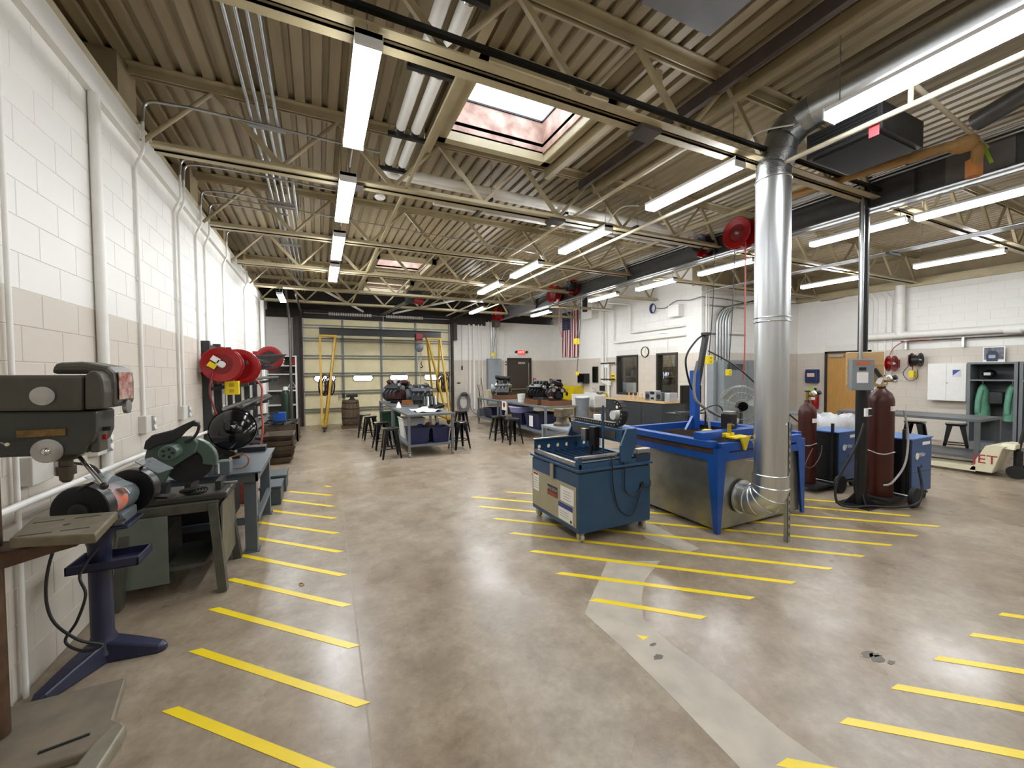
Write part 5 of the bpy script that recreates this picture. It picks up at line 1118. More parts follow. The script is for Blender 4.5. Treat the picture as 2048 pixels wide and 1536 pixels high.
hc = thing('hose_coil', 'coiled grey hose hung low on the back wall', 'hose', (5.06, YB-.12, .2))
GH = mat('grey_rubber_hose', '6a6f72', .5, var=.1)
for k in range(5):
    r_ = .21+.025*k; MB().tube([(5.06+r_*.78*math.cos(a), YB-.06-.018*k, .58+r_*1.25*math.sin(a)) for a in [2*PI*i/28 for i in range(28)]], .016, 8, closed=True).build('coil', GH, hc, smooth=50)
MB().tube(cr([(5.3, YB-.12, .45), (5.36, YB-.14, .25), (5.55, YB-.16, .1), (5.75, YB-.14, .4), (5.78, YB-.1, .8)]), .014).build('tail', GH, hc, smooth=50)
MB().box(4.95, 5.17, YB-.16, YB, .84, .88).build('hanger', SATIN, hc)
sh = thing('shovel', 'dark shovel leaning upside up beside the electrical panel', 'shovel', (5.75, 14.85, 0))
MB().cyl((5.72, 14.86, .35), (5.68, 15.03, 1.12), .016).build('shaft', SATIN, sh, smooth=50); MB().tube([(5.64, 15.03, 1.22), (5.72, 15.03, 1.22), (5.71, 15.03, 1.14), (5.65, 15.03, 1.14)], .012, 6, closed=True).build('grip', SATIN, sh)
MB().prism([(5.54, .0), (5.92, .0), (5.93, .26), (5.84, .33), (5.62, .33), (5.53, .26)], 14.8, 14.83).build('blade', mat('shovel_grey', '42474a', .5), sh, bevel=.006)
tag(MB().cyl((5.83, 14.7, 0), (5.8, 15.06, 1.5), .013).build('broom_handle', mat('red_brown_wood', '7d4a35', .5), smooth=50), 'red brown broom handle leaning by the shovel', 'handle')
# ---------------------------------------------------------------- along the flag wall
cb = thing('flammables_cabinet', 'bright yellow flammables cabinet against the flag wall', 'cabinet', (8.95, 13.7, 0))
YC = mat('safety_yellow', 'd9bd12', .4, var=.05)
MB().box(8.72, 9.16, 12.95, 14.5, .03, 1.16).build('body', YC, cb, bevel=.008)
for a, b in ((12.98, 13.71), (13.74, 14.47)): MB().box(8.705, 8.72, a, b, .08, 1.12).build('door', YC, cb, bevel=.004)
for y in (13.3, 14.1): MB().box(8.69, 8.705, y-.04, y+.04, .98, 1.03).build('vent_cap', mat('dull_yellow', 'a58f10', .5), cb)
sk = thing('utility_sink', 'white deep utility sink on the flag wall beside the yellow cabinet', 'sink', (8.85, 12.0, 0))
PORC = mat('white_porcelain', 'e8e6e1', .2, var=.02)
MB().box(8.5, 9.16, 11.35, 11.4, .52, .88).box(8.5, 9.16, 12.7, 12.75, .52, .88).box(8.5, 8.55, 11.4, 12.7, .52, .88).box(9.05, 9.16, 11.4, 12.7, .52, .95).box(8.5, 9.16, 11.35, 12.75, .48, .52).build('basin', PORC, sk, bevel=.01)
MB().tube(cr([(9.08, 12.05, .95), (9.06, 12.05, 1.08), (8.95, 12.05, 1.1), (8.9, 12.05, 1.04)]), .014).build('faucet', CHROME, sk, smooth=50)
for y in (11.95, 12.15): MB().cyl((9.08, y, .95), (9.06, y, 1.02), .02, .012).build('tap', CHROME, sk, smooth=50)
for y in (11.45, 12.65): MB().cyl((8.56, y, 0), (8.56, y, .5), .02).build('leg', STEEL, sk, smooth=50)
MB().tube(bend([(8.8, 12.0, .48), (8.8, 12.0, .3), (9.15, 12.0, .28)], .06), .025).build('drain', STEEL, sk, smooth=50)
tc_ = thing('trash_can', 'grey round trash can in front of the sink', 'trash can', (8.1, 11.5, 0))
MB().lathe([(.19, 0), (.235, .78), (.25, .79), (.25, .83), (.22, .83), (.215, .7)], 24, Matrix.Translation((8.1, 11.5, 0))).build('can', mat('trash_grey', '7c8287', .45), tc_, smooth=35); MB().lathe([(.24, .81), (.235, .86), (.2, .87), (.2, .83)], 24, Matrix.Translation((8.1, 11.5, 0))).build('liner', PAPER, tc_, smooth=35)
def wbox(name, label, cat, px0, py0, px1, py1, m, depth=.12, x=XI, bev=.01, face=None):
    a, b = at(px0, py0, x=x-depth/2), at(px1, py1, x=x-depth/2); y0, y1 = sorted((a.y, b.y)); z0, z1 = sorted((a.z, b.z))
    t = thing(name, label, cat, (x-depth/2, (y0+y1)/2, z0)); MB().box(x-depth, x, y0, y1, z0, z1).build('body', m, t, bevel=bev)
    if face: MB().box(x-depth-.004, x-depth, y0+.015, y1-.015, z0+.02, z1-.02).build('face', face, t)
    return t, y0, y1, z0, z1
t, y0, y1, z0, z1 = wbox('towel_dispenser', 'black paper towel dispenser over the yellow cabinet end', 'dispenser', 1160, 747, 1174, 767, SATIN, .25, bev=.02, face=GLOSSB); MB().box(XI-.26, XI-.254, y0+.1, y1-.1, z0+.01, z0+.05).build('paper_slot', GREYP, t)
wbox('framed_mirror', 'narrow framed mirror between towel dispenser and pipes', 'mirror', 1185, 733, 1197, 766, STEEL, .03, bev=.003, face=mat('dim_mirror', '3b3d33', .08, .9, var=.3, scale=3))
wbox('soap_dispenser', 'small black soap dispenser over the sink', 'dispenser', 1201, 771, 1208, 782, BLACK, .1)
t, y0, y1, z0, z1 = wbox('eyewash_sign', 'yellow safety sign beside the window', 'sign', 1222, 747, 1230, 763, YEL, .01, bev=0)
for k in (.3, .7): MB().box(XI-.013, XI-.01, (y0+y1)/2-.07, (y0+y1)/2+.07, z0+(z1-z0)*k-.02, z0+(z1-z0)*k+.02).build('pictogram', SATIN, t)
wbox('white_switch', 'white control box at the top of the pipe group', 'control box', 1210, 724, 1217, 735, PAPER, .1)
for k, (px_, r_, za) in enumerate(((1203, .03, 1.35), (1206, .03, 1.3), (1211, .02, 1.25))):
    y = at(px_, 700, x=XI-.08).y; pipe('supply_pipe', [(XI-.08, y, 3.9), (XI-.08, y, za), (XI-.08, y-.5+.1*k, za)], r_, WPIPE, ['white supply pipe over the sink, nearest the mirror', 'white supply pipe over the sink, middle one', 'slim white supply pipe over the sink, by the control box'][k])
y = at(1217, 740, x=XI-.08).y; pipe('drain_pipe', [(XI-.08, y, 2.0), (XI-.08, y, 0)], .04, WPIPE, 'thick white standpipe below the control box')
for k, z in enumerate((1.44, 2.0)): tag(MB().bar((XI-.1, 11.75, z), (XI-.1, 11.0, z), .04, .04).build('pipe_clamp', SATIN), ['black pipe clamp rail across the lower pipes', 'black pipe clamp rail by the control box'][k], 'clamp')
ew = thing('eyewash_station', 'yellow eyewash arm with chrome bowl by the sink', 'eyewash', (8.5, 10.95, 0))
YE = mat('eyewash_yellow', 'd8c534', .4)
MB().tube(bend([(8.72, 10.95, 0), (8.72, 10.95, .98), (8.5, 10.95, 1.0)], .1), .035).build('arm', YE, ew, smooth=50); MB().lathe([(.02, -.06), (.1, -.03), (.14, .03), (.145, .035), (.12, .03), (.02, -.04)], 20, Matrix.Translation((8.42, 10.95, 1.0))).build('bowl', CHROME, ew, smooth=40)
# flag hung from its short edge
fl = thing('flag', 'United States flag hung upright on the wall, stars top left', 'flag', (9.1, 13.7, 2.3))
FRED, FWH, FBL = mat('flag_red', '8f1f2c', .7, var=.08), mat('flag_white', 'e9e3e0', .7, var=.03), mat('flag_blue', '23264d', .7, var=.08)
fy0, fy1, fz0, fz1 = 14.33, 13.22, 2.3, 4.12
def fpt(u, v): return (XI-.05-.022*math.sin(u*18+v*3)*(1.1-v)-.008, fy0+(fy1-fy0)*u, fz0+(fz1-fz0)*v+.02*math.sin(u*7))
def patch_(u0, u1, v0, v1, nu, nv, off=0): return [(fpt(u0+(u1-u0)*i/nu, v0+(v1-v0)*j/nv)[0]-off,)+fpt(u0+(u1-u0)*i/nu, v0+(v1-v0)*j/nv)[1:] for i in range(nu+1) for j in range(nv+1)], [(i*(nv+1)+j, (i+1)*(nv+1)+j, (i+1)*(nv+1)+j+1, i*(nv+1)+j+1) for i in range(nu) for j in range(nv)]
for k in range(13):
    v1_ = 1.0 if k >= 7 else .6; MB().add(*patch_(k/13, (k+1)/13, 0, v1_, 4, 20)).build('stripe', FRED if k % 2 == 0 else FWH, fl, smooth=80)
MB().add(*patch_(0, 7/13, .6, 1, 14, 10)).build('canton', FBL, fl, smooth=80)
sm = MB()
for r_ in range(9):
    for c in range(6 if r_ % 2 == 0 else 5):
        u = 7/13*(r_+.9)/9.8; v = .6+.4*(c+(.6 if r_ % 2 == 0 else 1.1))/6.2; p = Vector(fpt(u, v))-Vector((.004, 0, 0)); ps = []
        for q in range(10): rr = .022 if q % 2 == 0 else .009; ps.append(p+Vector((0, -rr*math.sin(2*PI*q/10), rr*math.cos(2*PI*q/10))))
        sm.add(ps, [tuple(range(10))])
stuff(sm.build('stars', FWH, fl))
MB().cyl((XI-.05, 14.38, 4.13), (XI-.05, 13.18, 4.13), .012).build('header_rod', PAPER, fl, smooth=50)
# dark cabinet bench with wood top
CH = mat('charcoal_enamel', '33373b', .42, var=.06)
bb = thing('cabinet_bench', 'charcoal cabinet bench with maple top under the windows', 'cabinet', (8.7, 9.2, 0))
MB().box(8.27, 9.15, 8.05, 10.45, .06, .84).build('body', CH, bb, bevel=.006); MB().box(8.32, 9.12, 8.1, 10.4, 0, .06).build('plinth', BLACK, bb)
for a, b in ((8.08, 8.85), (8.87, 9.64), (9.66, 10.42)):
    o = MB().box(8.255, 8.27, a, b, .1, .81).build('door', CH, bb, bevel=.004); MB().box(8.235, 8.255, b-.12, b-.09, .42, .52).build('handle', STEEL, o)
MB().lathe([(.05, 0), (.05, .002)], 20, Matrix.Translation((8.253, 9.9, .62)) @ Matrix.Rotation(-PI/2, 4, 'Y')).build('round_decal', PAPER, bb)
MB().box(8.235, 9.17, 8.02, 10.48, .84, .885).build('worktop', PLY, bb, bevel=.006)
# boombox and oddments
p0 = at(1340, 790, z=.9)
bo = thing('boombox', 'silver boombox with twin speakers on the maple bench top', 'boombox', (8.55, 8.55, .885))
MB().box(8.45, 8.65, 8.3, 8.5, .885, 1.13).build('speaker', GREYP, bo, bevel=.015); MB().box(8.45, 8.65, 8.72, 8.92, .885, 1.13).build('speaker', GREYP, bo, bevel=.015)
MB().box(8.43, 8.64, 8.5, 8.72, .885, 1.17).build('deck', mat('silver_plastic', 'b5b7b9', .35, .3), bo, bevel=.015); MB().box(8.424, 8.43, 8.53, 8.69, 1.06, 1.14).build('display', BLACK, bo); MB().box(8.424, 8.43, 8.55, 8.67, .92, .98).build('tape_slot', SATIN, bo)
for y in (8.4, 8.82): MB().lathe([(.075, 0), (.07, .008), (.02, .004)], 18, Matrix.Translation((8.45, y, 1.0)) @ Matrix.Rotation(-PI/2, 4, 'Y')).build('cone', SATIN, bo, smooth=40)
tag(MB().box(8.5, 8.8, 8.06, 8.24, .885, 1.12).build('silver_case', mat('silver_plastic', 'b5b7b9', .35), bevel=.015), 'silver case at the near end of the maple bench', 'case')
for k in range(5): tag(MB().cyl((8.6+.05*k, 9.75-.13*k, .885), (8.6+.05*k, 9.75-.13*k, 1.08-.03*(k % 2)), .022, .016).build('wood_sample', mat('pale_pine', 'd9b58c', .6)), 'small pale turned wood piece on the maple bench', 'wood piece', 'wood pieces on the bench')
# windows of the inner wall, dark room behind them
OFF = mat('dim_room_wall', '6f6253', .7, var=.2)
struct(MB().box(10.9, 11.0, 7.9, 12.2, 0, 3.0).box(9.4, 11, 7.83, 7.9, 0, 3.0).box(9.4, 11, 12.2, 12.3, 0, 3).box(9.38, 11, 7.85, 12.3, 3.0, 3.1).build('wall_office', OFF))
GLS = bpy.data.materials.new('window_glass'); GLS.use_nodes = True; _nt = GLS.node_tree
_a, _b, _m, _l = _nt.nodes.new('ShaderNodeBsdfTransparent'), _nt.nodes.new('ShaderNodeBsdfGlossy'), _nt.nodes.new('ShaderNodeMixShader'), _nt.nodes.new('ShaderNodeFresnel')
_a.inputs[0].default_value = (.9, .93, .92, 1); _b.inputs['Roughness'].default_value = .02; _l.inputs[0].default_value = 1.45
_nt.nodes.remove(_l); _m.inputs[0].default_value = .08; _nt.links.new(_a.outputs[0], _m.inputs[1]); _nt.links.new(_b.outputs[0], _m.inputs[2]); _nt.links.new(_m.outputs[0], _nt.nodes['Material Output'].inputs[0])
for i, (a, b, c, d) in enumerate(IW):
    wn = struct(MB().box(XI-.03, XI+.2, a, a+.06, c, d).box(XI-.03, XI+.2, b-.06, b, c, d).box(XI-.03, XI+.2, a+.06, b-.06, d-.06, d).box(XI-.03, XI+.2, a+.06, b-.06, c, c+.06).build('window_%d' % (4+i), FRD))
    MB().box(XI+.06, XI+.066, a+.06, b-.06, c+.06, d-.06).build('pane', GLS, wn)
for k, (y, z, m, lb) in enumerate(((11.75, .95, mat('pale_blue_cabinet', '8fa6b5', .5), 'pale blue cabinet seen through the left window'), (11.2, .95, PAPER, 'white cabinet seen through the left window'), (9.9, 1.1, CH, 'dark instrument rack seen through the right window'))):
    tag(MB().box(9.9, 10.3, y-.2, y+.2, 0, z+.35).build('office_cabinet', m, bevel=.008), lb, 'cabinet')
for z in (1.5, 1.85): tag(MB().box(10.5, 10.88, 8.0, 12.1, z, z+.03).build('office_shelf', OFF), 'long shelf in the dark room behind the windows', 'shelf', 'shelves behind the windows')
rn = random.Random(9)
for k in range(18):
    y = 8.15+k*.22; z = 1.53 if k % 2 else 1.88; h_ = rn.uniform(.1, .25)
    tag(MB().lathe([(.05, 0), (.06, h_*.6), (.03, h_)], 10, Matrix.Translation((10.65, y, z))).build('shelf_jar', rn.choice((STEEL, WOODB, GREYP, ALU, SATIN)), smooth=40), 'small jar on a shelf in the room behind the windows', 'jar', 'jars behind the windows')
mo_ = thing('office_screen', 'lit screen in the dark room behind the right window', 'screen', (9.95, 9.8, 1.45)); MB().box(9.95, 9.98, 9.65, 10.0, 1.45, 1.7).build('bezel', BLACK, mo_); MB().box(9.945, 9.95, 9.67, 9.98, 1.47, 1.68).build('display', mat('lit_display', '9fb8e0', .4, emit=1.5), mo_)
ol = thing('office_light', 'strip light on the ceiling of the room behind the windows', 'light', (10.2, 9.2, 2.9))
MB().box(10.1, 10.2, 8.2, 11.6, 2.92, 2.96).build('lens', LENSES[.68], ol); MB().box(10.09, 10.21, 8.19, 11.61, 2.96, 3.0).build('housing', BODY, ol)
# clock
c = at(1290, 704, x=XI-.02)
ck = thing('round_clock', 'round wall clock with black rim between the windows', 'clock', (XI-.02, c.y, c.z-.17)); base = Matrix.Translation((XI, c.y, c.z)) @ Matrix.Rotation(-PI/2, 4, 'Y')
MB().lathe([(.145, .0), (.17, .01), (.17, .035), (.148, .04), (.145, .02)], 32, base).build('rim', BLACK, ck, smooth=35); MB().lathe([(.146, .0), (.146, .022)], 32, base).build('dial', mat('cream_dial', 'eadfcf', .5, var=.02), ck)
for a, L in ((2.3, .075), (.35, .11)): MB().bar((XI-.026, c.y, c.z), (XI-.026, c.y-L*math.sin(a), c.z+L*math.cos(a)), .003, .012, (1, 0, 0)).build('hand', BLACK, ck)
for k in range(12): a = PI*k/6; MB().cb((XI-.0235, c.y-.125*math.sin(a), c.z+.125*math.cos(a)), (.002, .01, .022), (a, 0, 0)).build('hour_mark', SATIN, ck)
# wall pipes, box and cables above the windows
a, b = at(1227, 686, x=9.1), at(1366, 670, x=9.1); pipe('pipe_run', [(8.2, a.y, 3.78), (9.1, a.y, 3.78), (9.1, a.y, a.z), (9.1, b.y, b.z), (9.17, b.y-.03, b.z)], .028, WPIPE, 'white pipe dropping then running low over the windows', n=10)
a, b = at(1260, 666, x=9.1), at(1366, 651, x=9.1); pipe('pipe_run', [(8.2, a.y, 3.86), (9.1, a.y, 3.86), (9.1, a.y, a.z), (9.1, b.y, b.z), (9.17, b.y-.03, b.z)], .028, WPIPE, 'white pipe dropping then running high over the windows', n=10)
c1 = at(1334, 665, x=9.14); pipe('clock_conduit', [(9.14, c1.y+.3, c1.z), (9.14, c1.y, c1.z), (9.14, c1.y, 2.26)], .01, WPIPE, 'thin white conduit dropping to the right window head', 'conduit')
wbox('box_speaker', 'boxy white speaker high on the wall by the corner', 'speaker', 1341, 612, 1362, 632, WPIPE, .2)
t, y0, y1, z0, z1 = wbox('public_address_horn', 'white speaker housing right of the flag top', 'speaker', 1169, 612, 1190, 636, WPIPE, .3); MB().box(XI-.42, XI-.3, y0+.25, y1-.25, z0+.25, z1+.3).build('bracket', SATIN, t)
p = at(1307, 617, x=9.12); mb = MB()
for k in range(4): mb.tube([(9.12-.015*k, p.y+(.09+.008*k)*math.cos(q), p.z+(.12+.008*k)*math.sin(q)) for q in [2*PI*i/20 for i in range(20)]], .009, 6, closed=True)
tag(mb.build('cable_coil', mat('blue_cable', '30407a', .5), smooth=50), 'small coil of blue cable hung high over the clock', 'cable')
sw_ = [at(x, y, x=9.13) for x, y in ((1310, 616), (1330, 616), (1352, 602), (1380, 600), (1400, 594))]+[at(x, y, y=YS-.04) for x, y in ((1412, 594), (1450, 598), (1500, 606), (1560, 608))]+[at(x, y, x=XR-.03) for x, y in ((1610, 605), (1660, 600), (1725, 585), (1790, 570))]
tag(MB().tube(cr(sw_), .012).build('swag_cable', mat('grey_cable', '77777a', .5), smooth=50), 'grey cable swagged along the wall from the blue coil', 'cable')
# ---------------------------------------------------------------- step wall: switchgear, corner guard, conduits
sg = thing('switchgear_cabinet', 'large grey switchgear cabinet against the step wall', 'cabinet', (10.2, 7.4, 0))
MB().box(9.45, 11.3, 7.15, YS-.02, 0, 1.98).build('enclosure', mat('switchgear_grey', '777d80', .45, var=.04), sg, bevel=.006)
for a, b in ((9.47, 10.35), (10.37, 11.28)): MB().box(a, b, 7.135, 7.15, .06, 1.95).build('door', mat('switchgear_grey', '777d80', .45), sg, bevel=.004)
for x in [9.55+.035*k for k in range(20)]: MB().box(x, x+.018, 7.13, 7.137, 1.72, 1.88).build('vent_slot', SATIN, sg)
MB().box(9.3, 9.44, 7.35, YS-.02, .2, 1.95).build('side_wireway', PANELG, sg)
for k in range(5):
    x = 9.62+.11*k; MB().tube(bend([(x, 7.5, 1.98), (x, 7.5, 3.35+.02*k), (x+1.4, 7.3, 3.62+.03*k)], .45, 8), .03, 10).build('conduit', GALVC, sg, smooth=50)
for k, x in enumerate((9.3, 9.38)): pipe('corner_conduit', [(x, YS-.05, .6), (x, YS-.05, 3.9)], .02, WPIPE, ['white conduit at the step wall corner', 'white conduit beside the step wall corner one'][k], 'conduit')
for k, (z, x1_) in enumerate(((2.7, 10.9), (3.45, 10.9))): pipe('strut_rail', [(9.25, YS-.03, z), (x1_, YS-.03, z)], .02, GALVC, ['steel strut rail low on the step wall', 'steel strut rail high on the step wall'][k], 'rail')
# pedestal fan
fc = at(1490, 812, y=5.0)
fn = thing('pedestal_fan', 'large drum fan with wire guard behind the galvanized duct', 'fan', (fc.x, 5.1, 0)); fb = Matrix.Translation((fc.x, 5.1, fc.z)) @ Matrix.Rotation(R(-40), 4, 'Z') @ Matrix.Rotation(PI/2, 4, 'X')
WIRE = mat('pale_wire', '9a9b98', .4, .5)
for r_, z in ((.38, 0), (.36, .08), (.36, -.08), (.25, .1), (.12, .12)): MB().tube([fb @ Vector((r_*math.cos(q), r_*math.sin(q), z)) for q in [2*PI*i/32 for i in range(32)]], .006, 5, closed=True).build('guard_ring', WIRE, fn)
for k in range(28): a = 2*PI*k/28; MB().tube([fb @ Vector((r_*math.cos(a), r_*math.sin(a), z)) for r_, z in ((.06, .13), (.25, .1), (.36, .08), (.38, 0), (.36, -.08), (.1, -.1))], .0025, 4).build('guard_wire', WIRE, fn)
for k in range(3): a = 2*PI*k/3+.3; MB().add([fb @ Vector(p) for p in ((.05*math.cos(a), .05*math.sin(a), -.02), (.33*math.cos(a-.35), .33*math.sin(a-.35), .04), (.34*math.cos(a+.35), .34*math.sin(a+.35), -.04), (.06*math.cos(a+.9), .06*math.sin(a+.9), .02))], [(0, 1, 2, 3)]).build('blade', mat('fan_blade_grey', '8d9088', .4), fn)
MB().cyl(fb @ Vector((0, 0, -.05)), fb @ Vector((0, 0, .2)), .085).build('motor', GLOSSB, fn, smooth=50); MB().cyl((fc.x, 5.08, .05), (fc.x, 5.08, fc.z), .03).build('pole', SATIN, fn, smooth=50); MB().lathe([(.28, 0), (.28, .03), (.05, .06)], 24, Matrix.Translation((fc.x, 5.08, 0))).build('base', BLACK, fn, smooth=35)
# control computer of the cutting table
m0, m1 = at(1363, 771, y=5.2), at(1403, 806, y=5.2)
cs = thing('computer_stand', 'black computer stand with monitor and keyboard tray behind the blue mast', 'computer', (6.0, 5.25, 0))
MB().box(m0.x, m1.x, 5.2, 5.24, m1.z, m0.z).build('monitor', BLACK, cs, bevel=.008); MB().box(m0.x+.02, m1.x-.02, 5.196, 5.2, m1.z+.03, m0.z-.02).build('screen', GLOSSB, cs)
mxc = (m0.x+m1.x)/2; MB().box(mxc-.04, mxc+.04, 5.25, 5.31, .03, m0.z-.1).build('post', SATIN, cs); MB().box(mxc-.28, mxc+.28, 5.05, 5.5, 0, .03).build('base', SATIN, cs, bevel=.008)
MB().box(mxc-.62, mxc-.05, 4.86, 5.22, .98, 1.0).build('keyboard_tray', BLACK, cs, bevel=.006); MB().box(mxc-.58, mxc-.15, 4.9, 5.03, 1.0, 1.02).build('keyboard', SATIN, cs, bevel=.004); MB().bar((mxc-.1, 5.1, .97), (mxc, 5.28, .9), .04, .04).build('tray_arm', SATIN, cs)
MB().box(mxc+.1, mxc+.3, 5.1, 5.45, .35, .8).build('computer_tower', BLACK, cs, bevel=.008); MB().bar((mxc, 5.28, .7), (mxc+.2, 5.28, .7), .04, .04).build('tower_bracket', SATIN, cs)
MB().tube(cr([(mxc+.1, 5.1, 1.0), (mxc+.35, 5.0, 1.1), (mxc+.55, 5.0, 1.0), (mxc+.58, 5.0, .7)]), .012).build('side_handle', SATIN, cs, smooth=50)
# ---------------------------------------------------------------- locker bay: column, welders, tables, wall things
col = thing('pipe_post', 'slim black pipe post on a bolted floor plate', 'column', (6.1, 2.72, 0)); cx, cy = 6.17, 2.74
MB().box(5.98, 6.36, 2.56, 2.92, 0, .014).build('base_plate', BLACK, col)
for a in range(4): d = Vector((math.cos(PI/4+a*PI/2), math.sin(PI/4+a*PI/2), 0)); n = Vector((-d.y, d.x, 0)); c = Vector((cx, cy, .014)); MB().add([c+d*.04+n*.006, c+d*.17+n*.006, c+d*.04+n*.006+Vector((0, 0, .16)), c+d*.04-n*.006, c+d*.17-n*.006, c+d*.04-n*.006+Vector((0, 0, .16))], [(0, 1, 2), (3, 5, 4), (0, 3, 4, 1), (1, 4, 5, 2), (2, 5, 3, 0)]).build('gusset', BLACK, col)
MB().cyl((cx, cy, .014), (cx, cy, 1.62), .062, n=20).build('lower_sleeve', BLACK, col, smooth=50); MB().cyl((cx, cy, 1.62), (cx, cy, 3.7), .05, n=20).build('shaft', BLACK, col, smooth=50)
MB().tube(cr([(cx, cy, 3.68), (cx-.02, cy-.01, 3.9), (cx+.02, cy-.02, 4.15)]), .05, 14).build('head_bend', BLACK, col, smooth=50)
MB().box(cx-.07, cx+.07, cy-.075, cy-.055, 1.13, 1.23).build('white_band', PAPER, col); MB().box(cx-.01, cx+.07, cy-.08, cy-.074, 1.14, 1.22).build('black_label', SATIN, col)
ds = thing('disconnect_switch', 'grey electrical disconnect on a plywood board on the black post', 'switch box', (cx, cy, 1.42))
MB().box(cx-.19, cx+.19, cy-.085, cy-.065, 1.5, 1.93).build('plywood_board', PLY, ds, bevel=.02)
ex0, ex1, ef = cx-.17, cx+.05, cy-.21
MB().box(ex0, ex1, ef, cy-.085, 1.46, 1.84).build('enclosure', PANELG, ds, bevel=.008)
MB().box(ex0+.04, ex1-.04, ef-.004, ef, 1.77, 1.81).build('orange_label', mat('orange_print', 'c8643a', .5), ds); MB().box(ex0+.05, ex1-.06, ef-.004, ef, 1.55, 1.68).build('paper_label', PAPER, ds); MB().box(ex0+.07, ex1-.08, ef-.004, ef, 1.7, 1.74).build('dark_label', SATIN, ds)
MB().bar((ex1+.01, ef+.03, 1.72), (ex1+.06, ef, 1.62), .03, .04).build('lever', BLACK, ds); MB().cb((ex1+.05, ef, 1.58), (.05, .004, .09), (0, .4, 0)).build('lockout_tag', PAPER, ds)
MB().tube([(cx-.06, cy-.13, 1.84), (cx-.06, cy-.13, 3.6), (cx-.05, cy-.06, 4.1)], .02, 10).build('conduit', GALVC, ds, smooth=50)
ds.rotation_euler = (0, 0, R(-48))
CYL = mat('oxblood_cylinder', '42160f', .38, var=.12)
MB_BLUE = mat('welder_blue', '2f5487', .4, var=.06)
def welder(bx, by, cyx, cyy, cr_, ch, label, clabel, tagside):
    t = thing('welder_cart', label, 'welder', (bx+.3, by+.2, 0)); L, W, z0, z1 = .56, .42, .13, .83
    MB().box(bx+.03, bx+L, by, by+W, z0, z1-.02).build('case', MB_BLUE, t, bevel=.006); MB().box(bx, bx+.03, by+.01, by+W-.01, z0, z1-.03).build('rear_panel', BLACK, t); MB().box(bx+L, bx+L+.025, by+.02, by+W-.02, z0+.05, z1-.05).build('control_panel', SATIN, t)
    MB().box(bx-.01, bx+L+.02, by-.008, by+W+.008, z1-.02, z1).build('top_cover', mat('welder_blue_top', '3e67a0', .35), t, bevel=.006)
    MB().box(bx-.45, bx+L, by+.03, by+W-.03, .07, .1).build('tray', SATIN, t)
    MB().lathe([(.045, 0), (.045, .002)], 20, Matrix.Translation((bx+.16, by-.002, .6)) @ Matrix.Rotation(PI/2, 4, 'X')).build('round_mark', PAPER, t); text('maker_name', 'Miller', .075, PAPER, t, (bx+.29, by-.0035, .61), (PI/2, 0, 0)); MB().box(bx+.3, bx+.5, by-.004, by-.0, .73, .77).build('model_strip', PAPER, t)
    MB().cyl((bx+.28, by-.004, .46), (bx+.28, by, .46), .02, n=12).build('plug', SATIN, t); MB().box(bx, bx+L, by-.002, by, .39, .394).build('seam', SATIN, t)
    for s in (0, 1):
        y = by-.07 if s == 0 else by+W+.07; o = MB().cyl((bx-.08, y-.025, .12), (bx-.08, y+.025, .12), .12, n=24).build('rear_wheel', RUBBER, t, smooth=40); MB().lathe([(.075, -.028), (.06, -.02), (.02, -.03)], 20, Matrix.Translation((bx-.08, y, .12)) @ Matrix.Rotation(PI/2, 4, 'X')).build('hub', GREYP, o, smooth=40)
        yy = by+.06 if s == 0 else by+W-.06; c = MB().box(bx+L-.1, bx+L-.04, yy-.03, yy+.03, .09, .13).build('front_caster', SATIN, t); MB().cyl((bx+L-.06, yy-.018, .05), (bx+L-.06, yy+.018, .05), .05, n=18).build('wheel', RUBBER, c, smooth=50)
    MB().cyl((bx-.08, by-.05, .12), (bx-.08, by+W+.05, .12), .015).build('axle', STEEL, t, smooth=50)
    MB().bar((bx-.02, by+.06, .1), (bx-.02, by+.06, .95), .03, .03).build('post', SATIN, t); MB().bar((bx-.02, by+W-.06, .1), (bx-.02, by+W-.06, .95), .03, .03).build('post', SATIN, t)
    MB().tube([(cyx+(cr_+.01)*math.cos(a), cyy+(cr_+.01)*math.sin(a), .66+.015*math.sin(a*3)) for a in [2*PI*i/24 for i in range(24)]], .008, 6, closed=True).build('chain', STEEL, t)
    c = thing('gas_cylinder', clabel, 'gas cylinder', (cyx, cyy, .1)); M_ = Matrix.Translation((cyx, cyy, 0)); s_ = ch-.14
    MB().lathe([(cr_*.96, .1), (cr_, .12), (cr_, s_-.02), (cr_*.97, s_+.02), (cr_*.8, s_+.085), (cr_*.45, s_+.13), (cr_*.34, s_+.15), (cr_*.34, s_+.18)], 28, M_).build('body', CYL, c, smooth=35)
    MB().cyl((cyx, cyy, s_+.18), (cyx, cyy, s_+.3), .018).build('valve', mat('brass', 'a8843c', .3, .9), c, smooth=50); MB().lathe([(.035, s_+.3), (.035, s_+.32)], 14, M_).build('handwheel', SATIN, c)
    MB().cyl((cyx+.02, cyy-.02, s_+.24), (cyx+.13, cyy-.06, s_+.25), .016).build('regulator', mat('brass', 'a8843c', .3, .9), c, smooth=50)
    for q in (.0, .08): MB().lathe([(.03, -.02), (.03, .015)], 14, Matrix.Translation((cyx+.05+q, cyy-.06-q*.3, s_+.29)) @ Matrix.Rotation(R(60), 4, 'X')).build('gauge', SATIN if q else PAPER, c, smooth=40)
    MB().box(cyx-.06, cyx+.02, cyy-cr_-.004, cyy-cr_+.012, s_-.13, s_-.07).build('label', PAPER, c)
    return t
welder(6.72, 2.46, 6.5, 2.68, .132, 1.46, 'blue wheeled welder beside the black post', 'tall oxblood gas cylinder beside the black post', 0)
